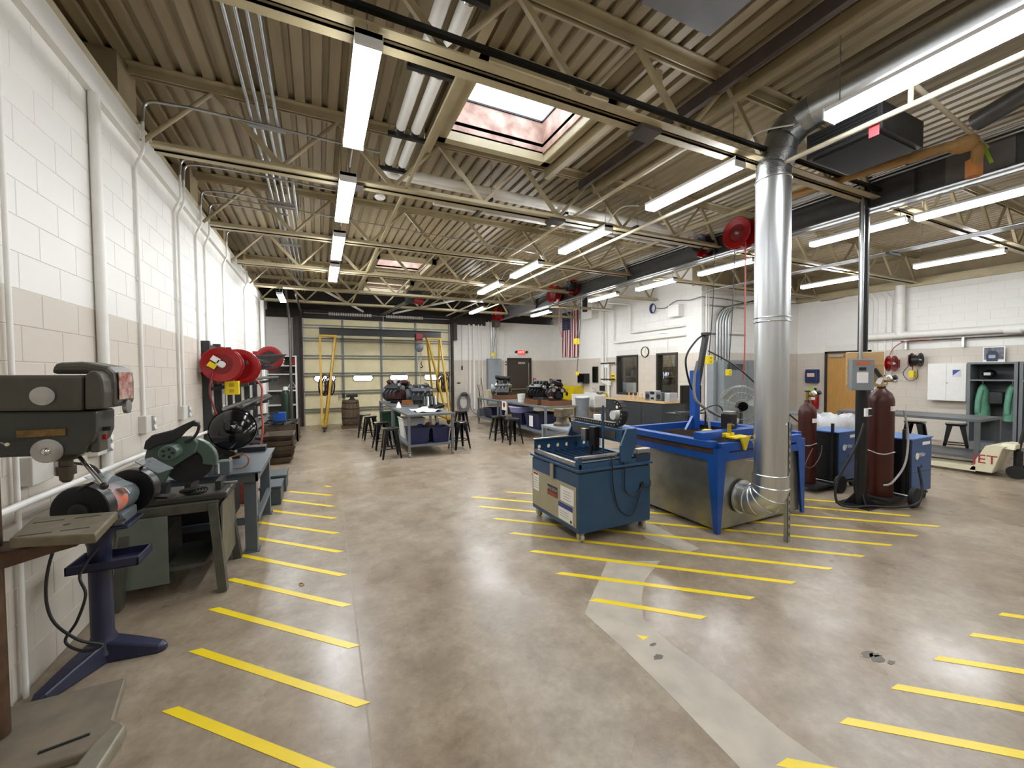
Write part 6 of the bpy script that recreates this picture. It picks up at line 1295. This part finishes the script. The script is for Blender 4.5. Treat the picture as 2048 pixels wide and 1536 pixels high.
welder(6.6, 3.2, 6.3, 3.44, .11, 1.24, 'blue wheeled welder behind the cutting table corner', 'shorter oxblood gas cylinder behind the cutting table corner', 0)
for pts, r_, lb, m_ in (([(6.62, 2.5, 1.2), (6.66, 2.47, .9), (6.55, 2.45, .55), (6.32, 2.48, .33), (6.28, 2.55, .28)], .012, 'pale hose draped across the taller cylinder', mat('pale_hose', 'a9a39d', .5)),
        ([(6.05, 2.66, 1.05), (5.95, 2.7, .75), (5.78, 2.8, .35), (5.72, 2.78, .1), (5.85, 2.7, .03), (6.1, 2.6, .035), (6.3, 2.45, .03), (6.55, 2.33, .08), (6.66, 2.33, .25), (6.7, 2.38, .5)], .014, 'thick black welding cable looping round the black post foot', SATIN),
        ([(6.2, 3.31, .62), (6.05, 3.32, .4), (6.2, 3.31, .36), (6.36, 3.3, .5), (6.42, 3.31, .65)], .007, 'thin hose hanging on the shorter cylinder', mat('brown_hose', '5a443c', .5))):
    tag(MB().tube(cr(pts), r_).build('loose_hose', m_, smooth=50), lb, 'hose')
# black trash bag bin and low wood thing near the door
tb_ = thing('lined_bin', 'waste bin with a white plastic liner by the wooden door', 'bin', (9.2, 4.9, 0)); bc_ = at(1672, 850, y=4.6); bx_, by_ = bc_.x, 4.6
MB().lathe([(.25, 0), (.3, .62)], 20, Matrix.Translation((bx_, by_, 0))).build('bin', SATIN, tb_, smooth=40)
mb = MB(); pr = [(.3, .5), (.34, .58), (.35, .68), (.32, .76), (.3, .8), (.26, .74), (.22, .6)]; n = 40; vv = []
for j, (r_, z_) in enumerate(pr):
    for i in range(n):
        q = 2*PI*i/n; f = 1+.05*math.sin(7*q+j)+.04*math.sin(13*q+2*j); vv.append((bx_+r_*f*math.cos(q), by_+r_*f*math.sin(q), z_+.03*math.sin(5*q+j*.7)+.015*math.sin(11*q)))
mb.add(vv, [(j*n+i, j*n+(i+1) % n, (j+1)*n+(i+1) % n, (j+1)*n+i) for j in range(len(pr)-1) for i in range(n)]); mb.build('liner', mat('thin_white_plastic', 'c4c5c8', .25, var=.08), tb_, smooth=80)
rolling_table(9.75, 10.7, 2.72, 4.75, .87, 'long dark grey rolling table before the lockers', leg=.06, m=mat('dark_table_grey', '54585b', .4, var=.08))
rolling_table(9.3, 10.0, 5.0, 5.9, .78, 'small grey frame table before the wooden door', casters=False, shelf=0)
pj_ = thing('pallet_jack', 'cream pallet jack with red letters under the dark table', 'pallet jack', (9.85, 2.6, 0)); CRM = mat('cream_enamel', 'd3ccb0', .4, var=.06)
for x in (9.62, 9.98): MB().prism([(2.7, .05), (2.7, .13), (4.1, .1), (4.1, .05)], x-.08, x+.08, 'yz').build('fork', CRM, pj_); MB().cyl((x-.05, 3.95, .045), (x+.05, 3.95, .045), .04).build('fork_roller', SATIN, pj_, smooth=50)
MB().prism([(2.78, .06), (2.52, .06), (2.42, .45), (2.38, .5), (2.5, .52), (2.6, .48)], 9.54, 10.06, 'yz').build('frame', CRM, pj_, bevel=.01)
MB().prism([(9.56, .46), (10.04, .46), (9.98, .54), (9.62, .54)], 2.3, 2.45).build('head', CRM, pj_, bevel=.01)
text('maker_letters', 'JET', .2, mat('letter_red', '9a2f2a', .5), pj_, (9.536, 2.6, .26), (PI/2, 0, -PI/2))
for x in (9.72, 9.88): MB().cyl((x-.03, 2.32, .1), (x+.03, 2.32, .1), .1, n=22).build('steer_wheel', RUBBER, pj_, smooth=40)
MB().cyl((9.8, 2.32, .1), (9.8, 2.32, .42), .05).build('pump', SATIN, pj_, smooth=50); MB().cyl((9.8, 2.32, .42), (9.82, 2.22, 1.1), .022).build('tiller', SATIN, pj_, smooth=50); MB().tube([(9.82+.09*math.cos(a), 2.21, 1.2+.1*math.sin(a)) for a in [2*PI*i/16 for i in range(16)]], .016, 6, closed=True).build('handle_loop', SATIN, pj_, smooth=50)
# lockers with coats
LK = mat('locker_grey', '6b6f72', .45, var=.05); INN = mat('locker_inside', '4a4d4f', .6)
def locker(y0, y1, label):
    t = thing('open_locker', label, 'locker', (13.13, (y0+y1)/2, 0)); x0, x1 = 12.86, 13.38
    MB().box(x0, x1, y0, y0+.05, 0, 1.84).build('side', LK, t); MB().box(x0, x1, y1-.05, y1, 0, 1.84).build('side', LK, t); MB().box(x1-.02, x1, y0+.05, y1-.05, 0, 1.84).build('back', INN, t)
    MB().box(x0, x1, y0+.05, y1-.05, 1.8, 1.84).build('top', LK, t); MB().box(x0, x1, y0+.05, y1-.05, 1.44, 1.47).build('shelf', LK, t); MB().box(x0, x1, y0+.05, y1-.05, .0, .12).build('base', LK, t)
    for k in range(12): MB().box(x0-.002, x0+.3, y1-.0005, y1+.002, .3+.04*k, .315+.04*k).build('louver', SATIN, t)
    return t
locker(3.08, 3.8, 'open grey locker with green coats, next to the white cabinet'); locker(2.36, 3.06, 'open grey locker with green coats, beside the pallet jack handle')
GRN = mat('welding_green', '5f947b', .7, var=.15)
def coat(y, label, s=1):
    t = thing('green_coat', label, 'coat', (13.1, y, .55)); mb = MB()
    prof = [(.05, 1.36), (.1, 1.3), (.16*s, 1.15), (.17*s, .9), (.2*s, .6)]
    v = []; n = 12
    for r_, z in prof: v += [(13.08+r_*.9*math.cos(a)*(1+.1*math.sin(3*a)), y+r_*.6*math.sin(a)*(1+.12*math.cos(4*a)), z) for a in [2*PI*i/n for i in range(n)]]
    mb.add(v, [(i+k*n, (i+1) % n+k*n, (i+1) % n+(k+1)*n, i+(k+1)*n) for k in range(4) for i in range(n)]+[tuple(range(n))]); mb.build('body', GRN, t, smooth=60)
    MB().tube(cr([(12.98, y, 1.25), (12.92, y+.02, 1.0), (12.93, y+.03, .75)]), [.05]*13, 8).build('sleeve', GRN, t, smooth=60); MB().cyl((13.08, y, 1.35), (13.08, y, 1.44), .006, n=6).build('hanger', STEEL, t)
coat(3.62, 'green welding coat on the left side of the locker by the cabinet'); coat(3.2, 'green welding coat on the right side of the locker by the cabinet'); coat(2.9, 'green welding coat in the locker by the pallet jack')
tag(MB().box(12.95, 13.3, 3.3, 3.5, .95, 1.2).build('dark_apron', SATIN, bevel=.02), 'dark folded apron hanging in the locker', 'apron')
for k, y in enumerate((3.62, 2.85)):
    hm = thing('welding_helmet', ['black welding helmet on the locker shelf by the cabinet', 'black welding helmet on the locker shelf by the pallet jack'][k], 'helmet', (13.05, y-.1, 1.47)); MB().ico((13.05, y-.1, 1.58), .13, 2, (.95, .85, .85)).build('shell', GLOSSB, hm, smooth=60); MB().box(12.92, 12.94, y-.15, y-.05, 1.56, 1.62).build('visor', STEEL, hm)
ps = thing('truck_poster', 'picture of a dark pickup truck standing on the lockers', 'poster', (13.3, 3.42, 1.84))
a, b = at(1966, 694, x=13.3), at(2010, 727, x=13.3); MB().box(13.3, 13.31, b.y, a.y, 1.84, a.z).build('sheet', PAPER, ps); hgt = a.z-1.84; wy = a.y-b.y
MB().box(13.296, 13.3, b.y+.02, a.y-.02, 1.9, a.z-.02).build('picture', mat('picture_grey', '6d6f7d', .5, var=.6, scale=14), ps); MB().prism([(b.y+wy*.32, 1.86), (b.y+wy*.82, 1.86), (b.y+wy*.85, 2.0), (b.y+wy*.72, 2.09), (b.y+wy*.4, 2.09), (b.y+wy*.28, 2.0)], 13.29, 13.296, 'yz').build('truck_shape', mat('truck_dark', '20222b', .4), ps); MB().box(13.286, 13.29, b.y+wy*.42, b.y+wy*.72, 1.93, 2.0).build('truck_grille', mat('truck_light', '9aa6d0', .4), ps)
fa = thing('first_aid_cabinet', 'white wall cabinet with a blue corner logo left of the lockers', 'cabinet', (13.3, 4.22, .96)); MB().box(13.18, 13.4, 3.9, 4.55, .96, 1.83).build('body', PAPER, fa, bevel=.006)
for a, b in ((3.905, 4.22), (4.23, 4.545)): MB().box(13.165, 13.18, a, b, .97, 1.82).build('door', PAPER, fa, bevel=.004)
MB().cyl((13.15, 4.21, 1.38), (13.165, 4.21, 1.38), .015).build('lock', STEEL, fa); MB().box(13.163, 13.165, 3.98, 4.12, 1.52, 1.68).build('logo_sheet', mat('pale_sheet', 'd5d9e2', .5), fa); MB().prism([(4.12, 1.68), (3.99, 1.68), (4.12, 1.55)], 13.161, 13.163, 'yz').build('blue_logo', mat('logo_blue', '2b4a9c', .5), fa)
# wooden door, blue box, extinguisher
d3 = struct(MB().box(XR-.03, XR-.002, DR[0]+.06, DR[1]-.06, 0, 2.17).build('door_3', mat('oak_door', 'b98a4a', .45, var=.14, scale=5, stretch=(1, 7, .6))))
MB().box(XR-.06, XR, DR[0], DR[0]+.06, 0, 2.23).box(XR-.06, XR, DR[1]-.06, DR[1], 0, 2.23).box(XR-.06, XR, DR[0], DR[1], 2.17, 2.23).build('door_frame', FRD, d3); MB().box(XR-.09, XR-.03, 6.35, 6.72, 2.06, 2.13).build('door_closer', STEEL, d3); MB().cyl((XR-.08, 5.9, 1.0), (XR-.03, 5.9, 1.0), .025).build('door_handle', STEEL, d3)
ae = thing('blue_wall_case', 'dark blue case with an orange white label left of the wooden door', 'case', (XR-.08, 7.15, 1.33)); MB().box(XR-.16, XR, 6.98, 7.32, 1.32, 1.72).build('body', mat('case_blue', '1d2f5c', .45), ae, bevel=.03); MB().box(XR-.164, XR-.16, 7.05, 7.25, 1.5, 1.61).build('label', mat('peach_label', 'e0bfa8', .5), ae)
fe = thing('fire_extinguisher', 'red fire extinguisher with a round tag by the wooden door', 'extinguisher', (XR-.12, 7.05, .55)); MB().lathe([(.085, .55), (.09, .57), (.09, 1.0), (.05, 1.07), (.03, 1.1)], 18, Matrix.Translation((XR-.12, 7.05, 0))).build('body', RED, fe, smooth=35); MB().cb((XR-.14, 7.05, 1.14), (.1, .04, .06)).build('valve_handle', SATIN, fe); MB().lathe([(.09, 0), (.09, .003)], 18, Matrix.Translation((XR-.23, 7.1, 1.12)) @ Matrix.Rotation(-PI/2, 4, 'Y')).build('round_tag', mat('tag_green', 'b9c86a', .5), fe); MB().box(XR-.03, XR, 7.0, 7.1, .6, 1.05).build('bracket', SATIN, fe); MB().box(XR-.214, XR-.208, 7.0, 7.1, .82, .9).build('label', PAPER, fe)
# reels and conduits on the right wall
t = reel(XR-.26, 5.22, 1.85, .2, 'red hose reel on the wall above the junction boxes', axis='y', wid=.14); MB().box(XR-.12, XR, 5.15, 5.29, 1.75, 1.95).build('bracket', DRED, t); MB().tube(cr([(XR-.2, 5.3, 2.0), (XR-.2, 5.2, 2.25), (XR-.2, 4.95, 2.4), (XR-.18, 4.5, 2.4)]), .012).build('hose', mat('salmon_hose', 'b0564a', .5), t, smooth=50)
t = reel(XR-.2, 4.77, 1.93, .17, 'black cord reel with red bracket beside the red wall reel', BLACK, STEEL, axis='y', wid=.18); MB().box(XR-.12, XR, 4.84, 4.96, 1.8, 2.06).build('bracket', RED, t); MB().tube(cr([(XR-.2, 4.9, 1.8), (XR-.18, 5.02, 1.6), (XR-.18, 4.9, 1.42), (XR-.18, 4.75, 1.5), (XR-.2, 4.75, 1.7)]), .007).build('cord', SATIN, t, smooth=50)
outlet_box((XR-.16, 4.85, 1.58), 'yellow outlet box hung from the black wall reel', (XR-.18, 4.85, 1.8), .16)
for k, (y, r_, z0) in enumerate(((5.72, .012, 1.45), (5.62, .012, 1.4), (5.45, .012, 1.5), (5.32, .012, 1.5))): pipe('slim_conduit', [(XR-.03, y, z0), (XR-.03, y, 3.55), (XR-.1, y+.12, 3.72)], r_, WPIPE, ['slim conduit nearest the wooden door frame', 'slim conduit second from the wooden door', 'slim conduit behind the red wall reel', 'slim conduit just left of the big white riser'][k], 'conduit')
for k, (y, z) in enumerate(((5.66, 1.38), (5.45, 1.38), (5.25, 1.46))): tag(MB().box(XR-.08, XR, y-.06, y+.06, z-.07, z+.07).build('junction_box', HANDY, bevel=.006), ['steel junction box nearest the wooden door', 'steel junction box middle of three under the reels', 'steel junction box right under the red wall reel'][k], 'junction box')
bp_ = thing('white_main', 'big white insulated pipe along the right wall with its riser', 'pipe', (XR-.16, 4, 2.4)); MB().cyl((XR-.16, 5.95, 2.56), (XR-.16, YF+.2, 2.52), .085, n=20).build('main_run', WPIPE, bp_, smooth=50); MB().cyl((XR-.16, 5.11, 2.56), (XR-.16, 5.11, 3.8), .1, n=20).build('riser', WPIPE, bp_, smooth=50)
for z in (2.75, 3.35): MB().lathe([(.104, -.01), (.108, 0), (.104, .01)], 20, Matrix.Translation((XR-.16, 5.11, z)), caps=False).build('band', WPIPE, bp_)
MB().lathe([(.09, -.12), (.095, -.1), (.095, .1), (.09, .12)], 20, Matrix.Translation((XR-.16, 3.25, 2.53)) @ Matrix.Rotation(PI/2, 4, 'X')).build('coupling', PAPER, bp_)
pipe('dark_pipe', [(XR-.1, 5.1, 2.4), (XR-.1, YF+.2, 2.38)], .018, mat('bronze_pipe', '4a3f38', .4, .5), 'thin dark pipe running just under the big white main')
for k, y in enumerate((5.0, 4.0, 2.6)): tag(MB().box(XR-.13, XR, y-.02, y+.02, 2.2, 2.42).build('pipe_bracket', STEEL), 'small steel bracket under the dark pipe', 'bracket', 'brackets of the dark pipe')
# ---------------------------------------------------------------- overhead services
def clampbar(x0, x1, y, z, t): MB().box(x0, x1, y-.02, y+.02, z-.02, z+.02).build('clamp', BLACK, t); [MB().cyl((x, y, z), (x, y, ZD), .004, n=6).build('hanger_rod', STEEL, t) for x in (x0+.02, x1-.02)]
t = thing('pipe_pair', 'pair of white insulated pipes hung in black clamps under the deck', 'pipe', (.87, 3.0, 4.1))
for x in (.8, .95):
    MB().tube(bend([(x, -4.8, 4.2), (x, 5.3 if x < .9 else 5.2, 4.2), (6.0, 5.3 if x < .9 else 5.2, 4.13)], .12), .05, 14).build('insulation', WPIPE, t, smooth=50)
for y in (-1.0, .8, 2.55, 3.3, 4.3, 5.05):
    clampbar(.68, 1.07, y, 4.14, t)
    for x in (.8, .95): MB().cyl((x, y-.07, 4.2), (x, y+.07, 4.2), .054, n=14).build('metal_saddle', CHROME, t, smooth=50)
t = thing('pipe_bundle', 'bundle of pale pipes crossing beside the second joist', 'pipe', (3.5, 5.25, 4.05))
for k in range(4): MB().cyl((1.5, 5.44+.08*k, 4.1), (6.1, 5.44+.08*k, 4.06), .034, n=12).build('pale_pipe', WPIPE if k % 2 else STEEL, t, smooth=50)
for x in (2.15, 3.35, 4.7, 5.6): MB().box(x-.025, x+.025, 5.12, 5.74, 4.03, 4.07).build('clamp', BLACK, t); MB().cyl((x, 5.12, 4.06), (x, 5.12, ZD), .004, n=6).build('hanger_rod', STEEL, t)
t = thing('conduit_bundle', 'bundle of bare conduits running along the deck over the left machines', 'conduit', (-.43, 5, 4.3))
for k in range(4): MB().cyl((-.56+.075*k, YF+.2, 4.33), (-.56+.075*k, 14.6, 4.33), .017, n=10).build('conduit', GALVC, t, smooth=50)
for y in (.6, 2.9, 5.0, 7.2, 9.3, 11.5): MB().box(-.64, -.26, y-.03, y+.03, 4.28, 4.31).build('strut', GALVC, t)
pipe('drop_conduit', [(XL+1.22, 5.6, 4.33), (XL+1.26, 5.65, 3.95), (XL+1.26, 6.7, 3.92), (XL+1.26, 6.75, 4.33)], .013, GALVC, 'looped bare conduit dropping below the second joist', 'conduit')
pipe('cross_conduit', [(XL+.2, 6.5, 4.05), (3.9, 6.6, 3.88)], .009, GALVC, 'thin straight conduit crossing beneath the third joist', 'conduit')
tag(MB().lathe([(.06, 0), (.07, .02), (.05, .05)], 18, Matrix.Translation((at(760, 397, z=4.0).x, at(760, 397, z=4.0).y, 4.0))).build('smoke_detector', PAPER, smooth=40), 'round white smoke detector under the second joist', 'detector').location.z += 0
p = at(760, 397, z=4.0); pipe('detector_stem', [(p.x, p.y, 4.04), (p.x, p.y, ZD)], .012, GALVC, 'short conduit stem holding the smoke detector', 'conduit')
pipe('gas_pipe', [(4.1, -3.5, 3.72), (4.12, 14.0, 3.72)], .022, mat('cream_gas_pipe', 'c7bda6', .4, var=.08), 'long cream gas pipe running beside the right row of lights', 'pipe', n=10)
pipe('gas_branch', [(4.12, 1.55, 3.74), (4.12, 1.55, 3.9), (6.1, 1.7, 3.93)], .018, mat('cream_gas_pipe', 'c7bda6', .4), 'short branch pipe from the gas pipe to the girder', 'pipe')
# dark rail on the first joist, small junction trays
tag(MB().box(XL+.2, 6.2, 2.58, 2.62, ZJ+.07, ZJ+.1).build('cable_rail', BLACK), 'dark cable rail lying on the front joist bottom chord', 'rail')
for k, (x, y) in enumerate(((.38, 4.85), (2.98, 4.85), (2.6, 2.75))): tag(MB().box(x-.11, x+.11, y-.09, y+.09, ZJ-.035, ZJ).build('beam_clamp', mat('dark_brown_clamp', '3b2f25', .6)), ['brown beam clamp under the second joist by the strip light', 'brown beam clamp under the second joist by the pipe bundle', 'brown beam clamp under the front joist'][k], 'clamp')
# grey duct corner, unit heater, tan pipes
gd_ = tag(MB().box(2.05, 2.72, .3, 2.2, 4.24, 4.45).build('sheet_duct', mat('dull_grey_duct', '77777a', .5, .3, var=.08)), 'flat grey sheet metal duct close under the deck', 'duct')
for k, x in enumerate((3.3, 3.55)): tag(MB().box(x+.1, x+.15, -2, 4.9, 4.3, 4.42).build('deck_channel', JOIST if k else BROWN), ['dark steel channel running along the deck by the grey duct', 'tan steel channel running along the deck by the grey duct'][k], 'channel')
for k, (x, y0, y1) in enumerate(((1.2, 2.8, 4.8), (2.82, 2.8, 4.8), (1.2, 9.3, 13.3), (2.72, 9.3, 13.3))): tag(MB().box(x-.04, x+.04, y0, y1, ZD-.2, ZD-.07).build('skylight_header', JOIST), ['tan steel header on the pipe side of the front skylight', 'tan steel header on the far side of the front skylight', 'tan steel header left of the two far skylights', 'tan steel header right of the two far skylights'][k], 'header')
uh = thing('unit_heater', 'dark unit heater hung beside the galvanized duct', 'heater', (4.72, 2.1, 3.72))
MB().box(4.36, 5.1, 1.82, 2.42, 3.76, 4.0).build('case', mat('dark_heater', '2d2d2e', .5, var=.15), uh, bevel=.01); MB().box(4.4, 5.06, 1.86, 2.38, 3.745, 3.76).build('bottom_grille', RUBBER, uh)
for k in range(6): MB().box(4.35, 4.362, 1.86, 2.38, 3.79+.033*k, 3.803+.033*k).build('louver', SATIN, uh)
for x in (4.6, 5.0): MB().cyl((x, 2.1, 4.0), (x, 2.1, ZD), .006, n=6).build('hanger_rod', STEEL, uh)
tag(MB().box(4.3, 4.302, 1.75, 1.82, 3.62, 3.74).build('red_tag', mat('red_tag', 'c2414a', .5)), 'red paper tag hung on the gas pipe by the heater', 'tag').location.x -= .16
TAN = mat('tan_insulation', 'a88350', .7, var=.2)
ti = thing('tan_pipe', 'tan insulated pipe with a valve between heater and girder', 'pipe', (5.5, 1.9, 3.7)); MB().tube(bend([(5.2, 3.4, 3.86), (5.55, 1.75, 3.86), (5.75, 1.65, 3.86), (5.8, 1.7, 3.62)], .1), .045, 14).build('run', TAN, ti, smooth=50); MB().ico((5.62, 1.72, 3.86), .085, 2, (1, 1.3, 1), jit=.04).build('valve_jacket', TAN, ti, smooth=60); MB().cyl((5.8, 1.7, 3.58), (5.8, 1.7, 3.74), .06).build('trap', mat('orange_cap', 'c07a3a', .6), ti, smooth=50)
tag(MB().cyl((6.0, 1.75, 4.18), (5.55, .4, 4.35), .09, n=20).build('flue_pipe', mat('dull_flue', '6e6c6a', .4, .7), smooth=50), 'slanted dull metal flue pipe over the girder', 'flue')
tag(MB().bar((5.78, 1.64, 3.86), (5.86, 1.6, 3.68), .03, .005).build('green_tag', mat('lime_tag', '8fc23a', .5)), 'lime green tag hanging by the tan pipe', 'tag')
tag(MB().box(6.0, 6.12, 1.15, 1.35, 3.96, 4.12).build('blue_box', mat('slate_blue', '3b4a58', .5), bevel=.01), 'slate blue control box above the girder', 'control box')
for k in range(3): pipe('girder_conduit', [(GX-.14-.03*k, -3, 4.0+.03*k), (GX-.14-.03*k, 13.5, 4.0+.03*k)], .012, GALVC, 'bare conduit running along the upper face of the girder', 'conduit', group='conduits along the girder', rb=0)
for k in range(2): pipe('girder_conduit', [(GX-.13, -3, 3.66-.05*k), (GX-.13, 12.5, 3.66-.05*k)], .01, GALVC, 'bare conduit slung below the girder', 'conduit', group='conduits under the girder', rb=0)
t = thing('conduit_rack', 'rack of silver conduits hung over the locker bay', 'conduit', (9.1, 4, 3.7))
for k in range(4): MB().cyl((8.95+.06*k, -2, 3.74), (8.95+.06*k, 7.4, 3.74), .016, n=10).build('conduit', GALVC, t, smooth=50)
for y in (1.9, 3.6, 5.6): MB().box(8.85, 9.25, y-.025, y+.025, 3.69, 3.72).build('strut', SATIN, t)
# reels hung from the girder
spec = [(4.29, 3.86, .24, RED, 'big red hose reel on the girder beside the upright duct'), (4.98, 3.9, .15, BLACK, 'black cord reel with red bracket next to the big girder reel'), (9.01, 3.95, .14, BLACK, 'black cord reel with red bracket above the flag'), (9.88, 3.9, .24, RED, 'red hose reel on the girder left of the flag'), (13.86, 3.86, .24, RED, 'red hose reel on the girder near the exit sign'), (14.2, 3.9, .14, BLACK, 'black cord reel with red bracket near the exit sign')]
for y, z, r_, m, lb in spec:
    t = reel(6.02, y, z, r_, lb, m, CHROME if m is RED else STEEL, axis='x', wid=.2 if m is RED else .22)
    MB().box(6.1, GX-.03, y+.02, y+.16, z-.17, z+.19).build('bracket', RED, t); MB().box(6.0, 6.12, y+r_*.5, y+r_*.5+.04, z-.2, z+.16).build('guide_arm', RED, t)
for (px_, py_), y, s, lb in (((1418, 720), 4.98, .13, 'yellow drop outlet hanging before the step wall corner'), ((1457, 745), 5.3, .09, 'small yellow drop outlet before the switchgear cabinet'), ((1153, 683), 9.01, .13, 'yellow drop outlet hanging in front of the flag'), ((1154, 747), 9.4, .08, 'small yellow drop outlet below the flag'), ((986, 709), 14.2, .12, 'yellow drop outlet left of the exit sign')):
    p = at(px_, py_, x=6.05); outlet_box((p.x, p.y, p.z), lb, (6.21, p.y+.02, 3.71), s)
pipe('red_air_hose', [(6.02, 4.2, 3.7), (6.02, 4.2, 1.9), (6.05, 4.25, 1.55)], .01, mat('salmon_hose', 'b0564a', .5), 'salmon air hose dropping behind the upright duct', 'hose', rb=.2)
p = at(1118, 650, x=6.05); pipe('hanging_hose', [(6.05, p.y, 3.75), (6.05, p.y, 2.95), (6.1, p.y-.12, 2.6)], .009, mat('dark_red_hose', '8a4038', .5), 'thin red hose hanging just left of the flag', 'hose', rb=.15)
tag(MB().box(6.05, 6.28, 14.2, 14.55, 3.45, 3.75).build('speaker_box', mat('brown_box', '4a4038', .6), bevel=.01), 'brown box hung at the far end of the girder', 'box')
# lamp feed cables
for x, rows_ in ((3.73, (2.7, 4.6, 6.5, 8.3)), (.305, (4.3, 6.1, 7.9))):
    for k, y in enumerate(rows_):
        tag(MB().tube(cr([(x+.05, y-.5, 3.85), (x+.06, y-.2, 3.95), (x+.04, y, 3.9), (x+.02, y+.12, 3.78)]), .007, 6).build('lamp_cable', WPIPE, smooth=50), 'white flex feeding a strip light', 'cable', 'flexes feeding the strip lights')

# ---------------------------------------------------------------- yellow floor tape
TAPE = mat('yellow_floor_tape', 'f0d21c', .35, var=.04)
def stripe(a, b, label, group, wd=.05):
    a, b = at(*a, z=0), at(*b, z=0); d = (b-a).normalized(); u = Vector((1, 0, 0)); h = wd/2/max(.3, abs(d.y))
    o = MB().add([a-u*h+Vector((0, 0, .002)), a+u*h+Vector((0, 0, .002)), b+u*h+Vector((0, 0, .002)), b-u*h+Vector((0, 0, .002)), a-u*h, a+u*h, b+u*h, b-u*h], [(0, 1, 2, 3), (7, 6, 5, 4), (0, 4, 5, 1), (1, 5, 6, 2), (2, 6, 7, 3), (3, 7, 4, 0)]).build('yellow_tape_stripe', TAPE)
    tag(o, label, 'tape', group)
ORD = ['first', 'second', 'third', 'fourth', 'fifth', 'sixth', 'seventh', 'eighth', 'ninth', 'tenth']
for k, (a, b) in enumerate((((340, 1418), (720, 1570)), ((390, 1300), (727, 1410)), ((426, 1217), (709, 1294)), ((460, 1158), (695, 1212)), ((475, 1109), (687, 1151)), ((500, 1074), (680, 1104)), ((512, 1044), (673, 1067)), ((524, 1019), (669, 1037)), ((530, 996), (666, 1013)), ((578, 983), (663, 991)))): stripe(a, b, 'short yellow tape stripe by the left machines, %s from the drill press base' % ORD[k], None)
stripe((650, 972), (661, 974), 'tiny stub of yellow tape at the end of the left row', None)
for k, (a, b) in enumerate((((1185, 1199), (1408, 1236)), ((1117, 1146), (1505, 1197)), ((1063, 1102), (1588, 1166)), ((1022, 1066), (1662, 1138)), ((988, 1037), (1727, 1113)), ((958, 1013), (1783, 1091)), ((945, 994), (1834, 1072)), ((1013, 984), (1878, 1053)), ((1600, 1013), (1820, 1032)), ((1600, 998), (1690, 1005)))): stripe(a, b, 'yellow tape stripe round the cutting machines, %s from the tape triangle' % ORD[k], None)
for k, (a, b) in enumerate((((2000, 1228), (2200, 1256)), ((1942, 1269), (2200, 1308)), ((1872, 1316), (2200, 1368)), ((1788, 1373), (2200, 1445)), ((1687, 1441), (2200, 1540)), ((1563, 1524), (2000, 1610)))): stripe(a, b, 'yellow tape stripe on the open floor, %s from the lockers' % ORD[k], None)
a, b, c = at(1272, 1270, z=0), at(1298, 1274, z=0), at(1287, 1281, z=0); tag(MB().add([v+Vector((0, 0, .0025)) for v in (a, b, c)]+[a, b, c], [(0, 1, 2), (5, 4, 3), (0, 3, 4, 1), (1, 4, 5, 2), (2, 5, 3, 0)]).build('yellow_tape_stripe', TAPE), 'small yellow tape triangle on the pale floor patch', 'tape')
# stains on the slab
STN = mat('dark_floor_stain', '5f5449', .45, var=.2)
for k, (px_, py_, s) in enumerate(((1735, 1308, .035), (1758, 1318, .04), (1748, 1311, .03), (1783, 1325, .02), (1316, 1314, .03), (1306, 1290, .02))):
    c = at(px_, py_, z=0); n = 14; rn = random.Random(k); pts = [(c.x+s*1.6*math.cos(2*PI*i/n)*rn.uniform(.5, 1.1), c.y+s*.8*math.sin(2*PI*i/n)*rn.uniform(.5, 1.1)) for i in range(n)]
    tag(MB().prism(pts, 0, .0018, 'xy').build('oil_stain', STN), ['dark oil stain on the open floor before the lockers', 'small dark stain on the pale floor patch'][0 if k < 4 else 1], 'stain', ['oil stains on the open floor', 'stains on the pale patch'][0 if k < 4 else 1])
tag(MB().tube(cr([at(x, y, z=.003) for x, y in ((598, 1168), (604, 1166), (608, 1170), (601, 1172))], closed=True), .004, 5, closed=True).build('rubber_band', mat('tan_rubber', 'a3823f', .6)), 'tan rubber ring dropped on the open floor', 'ring')
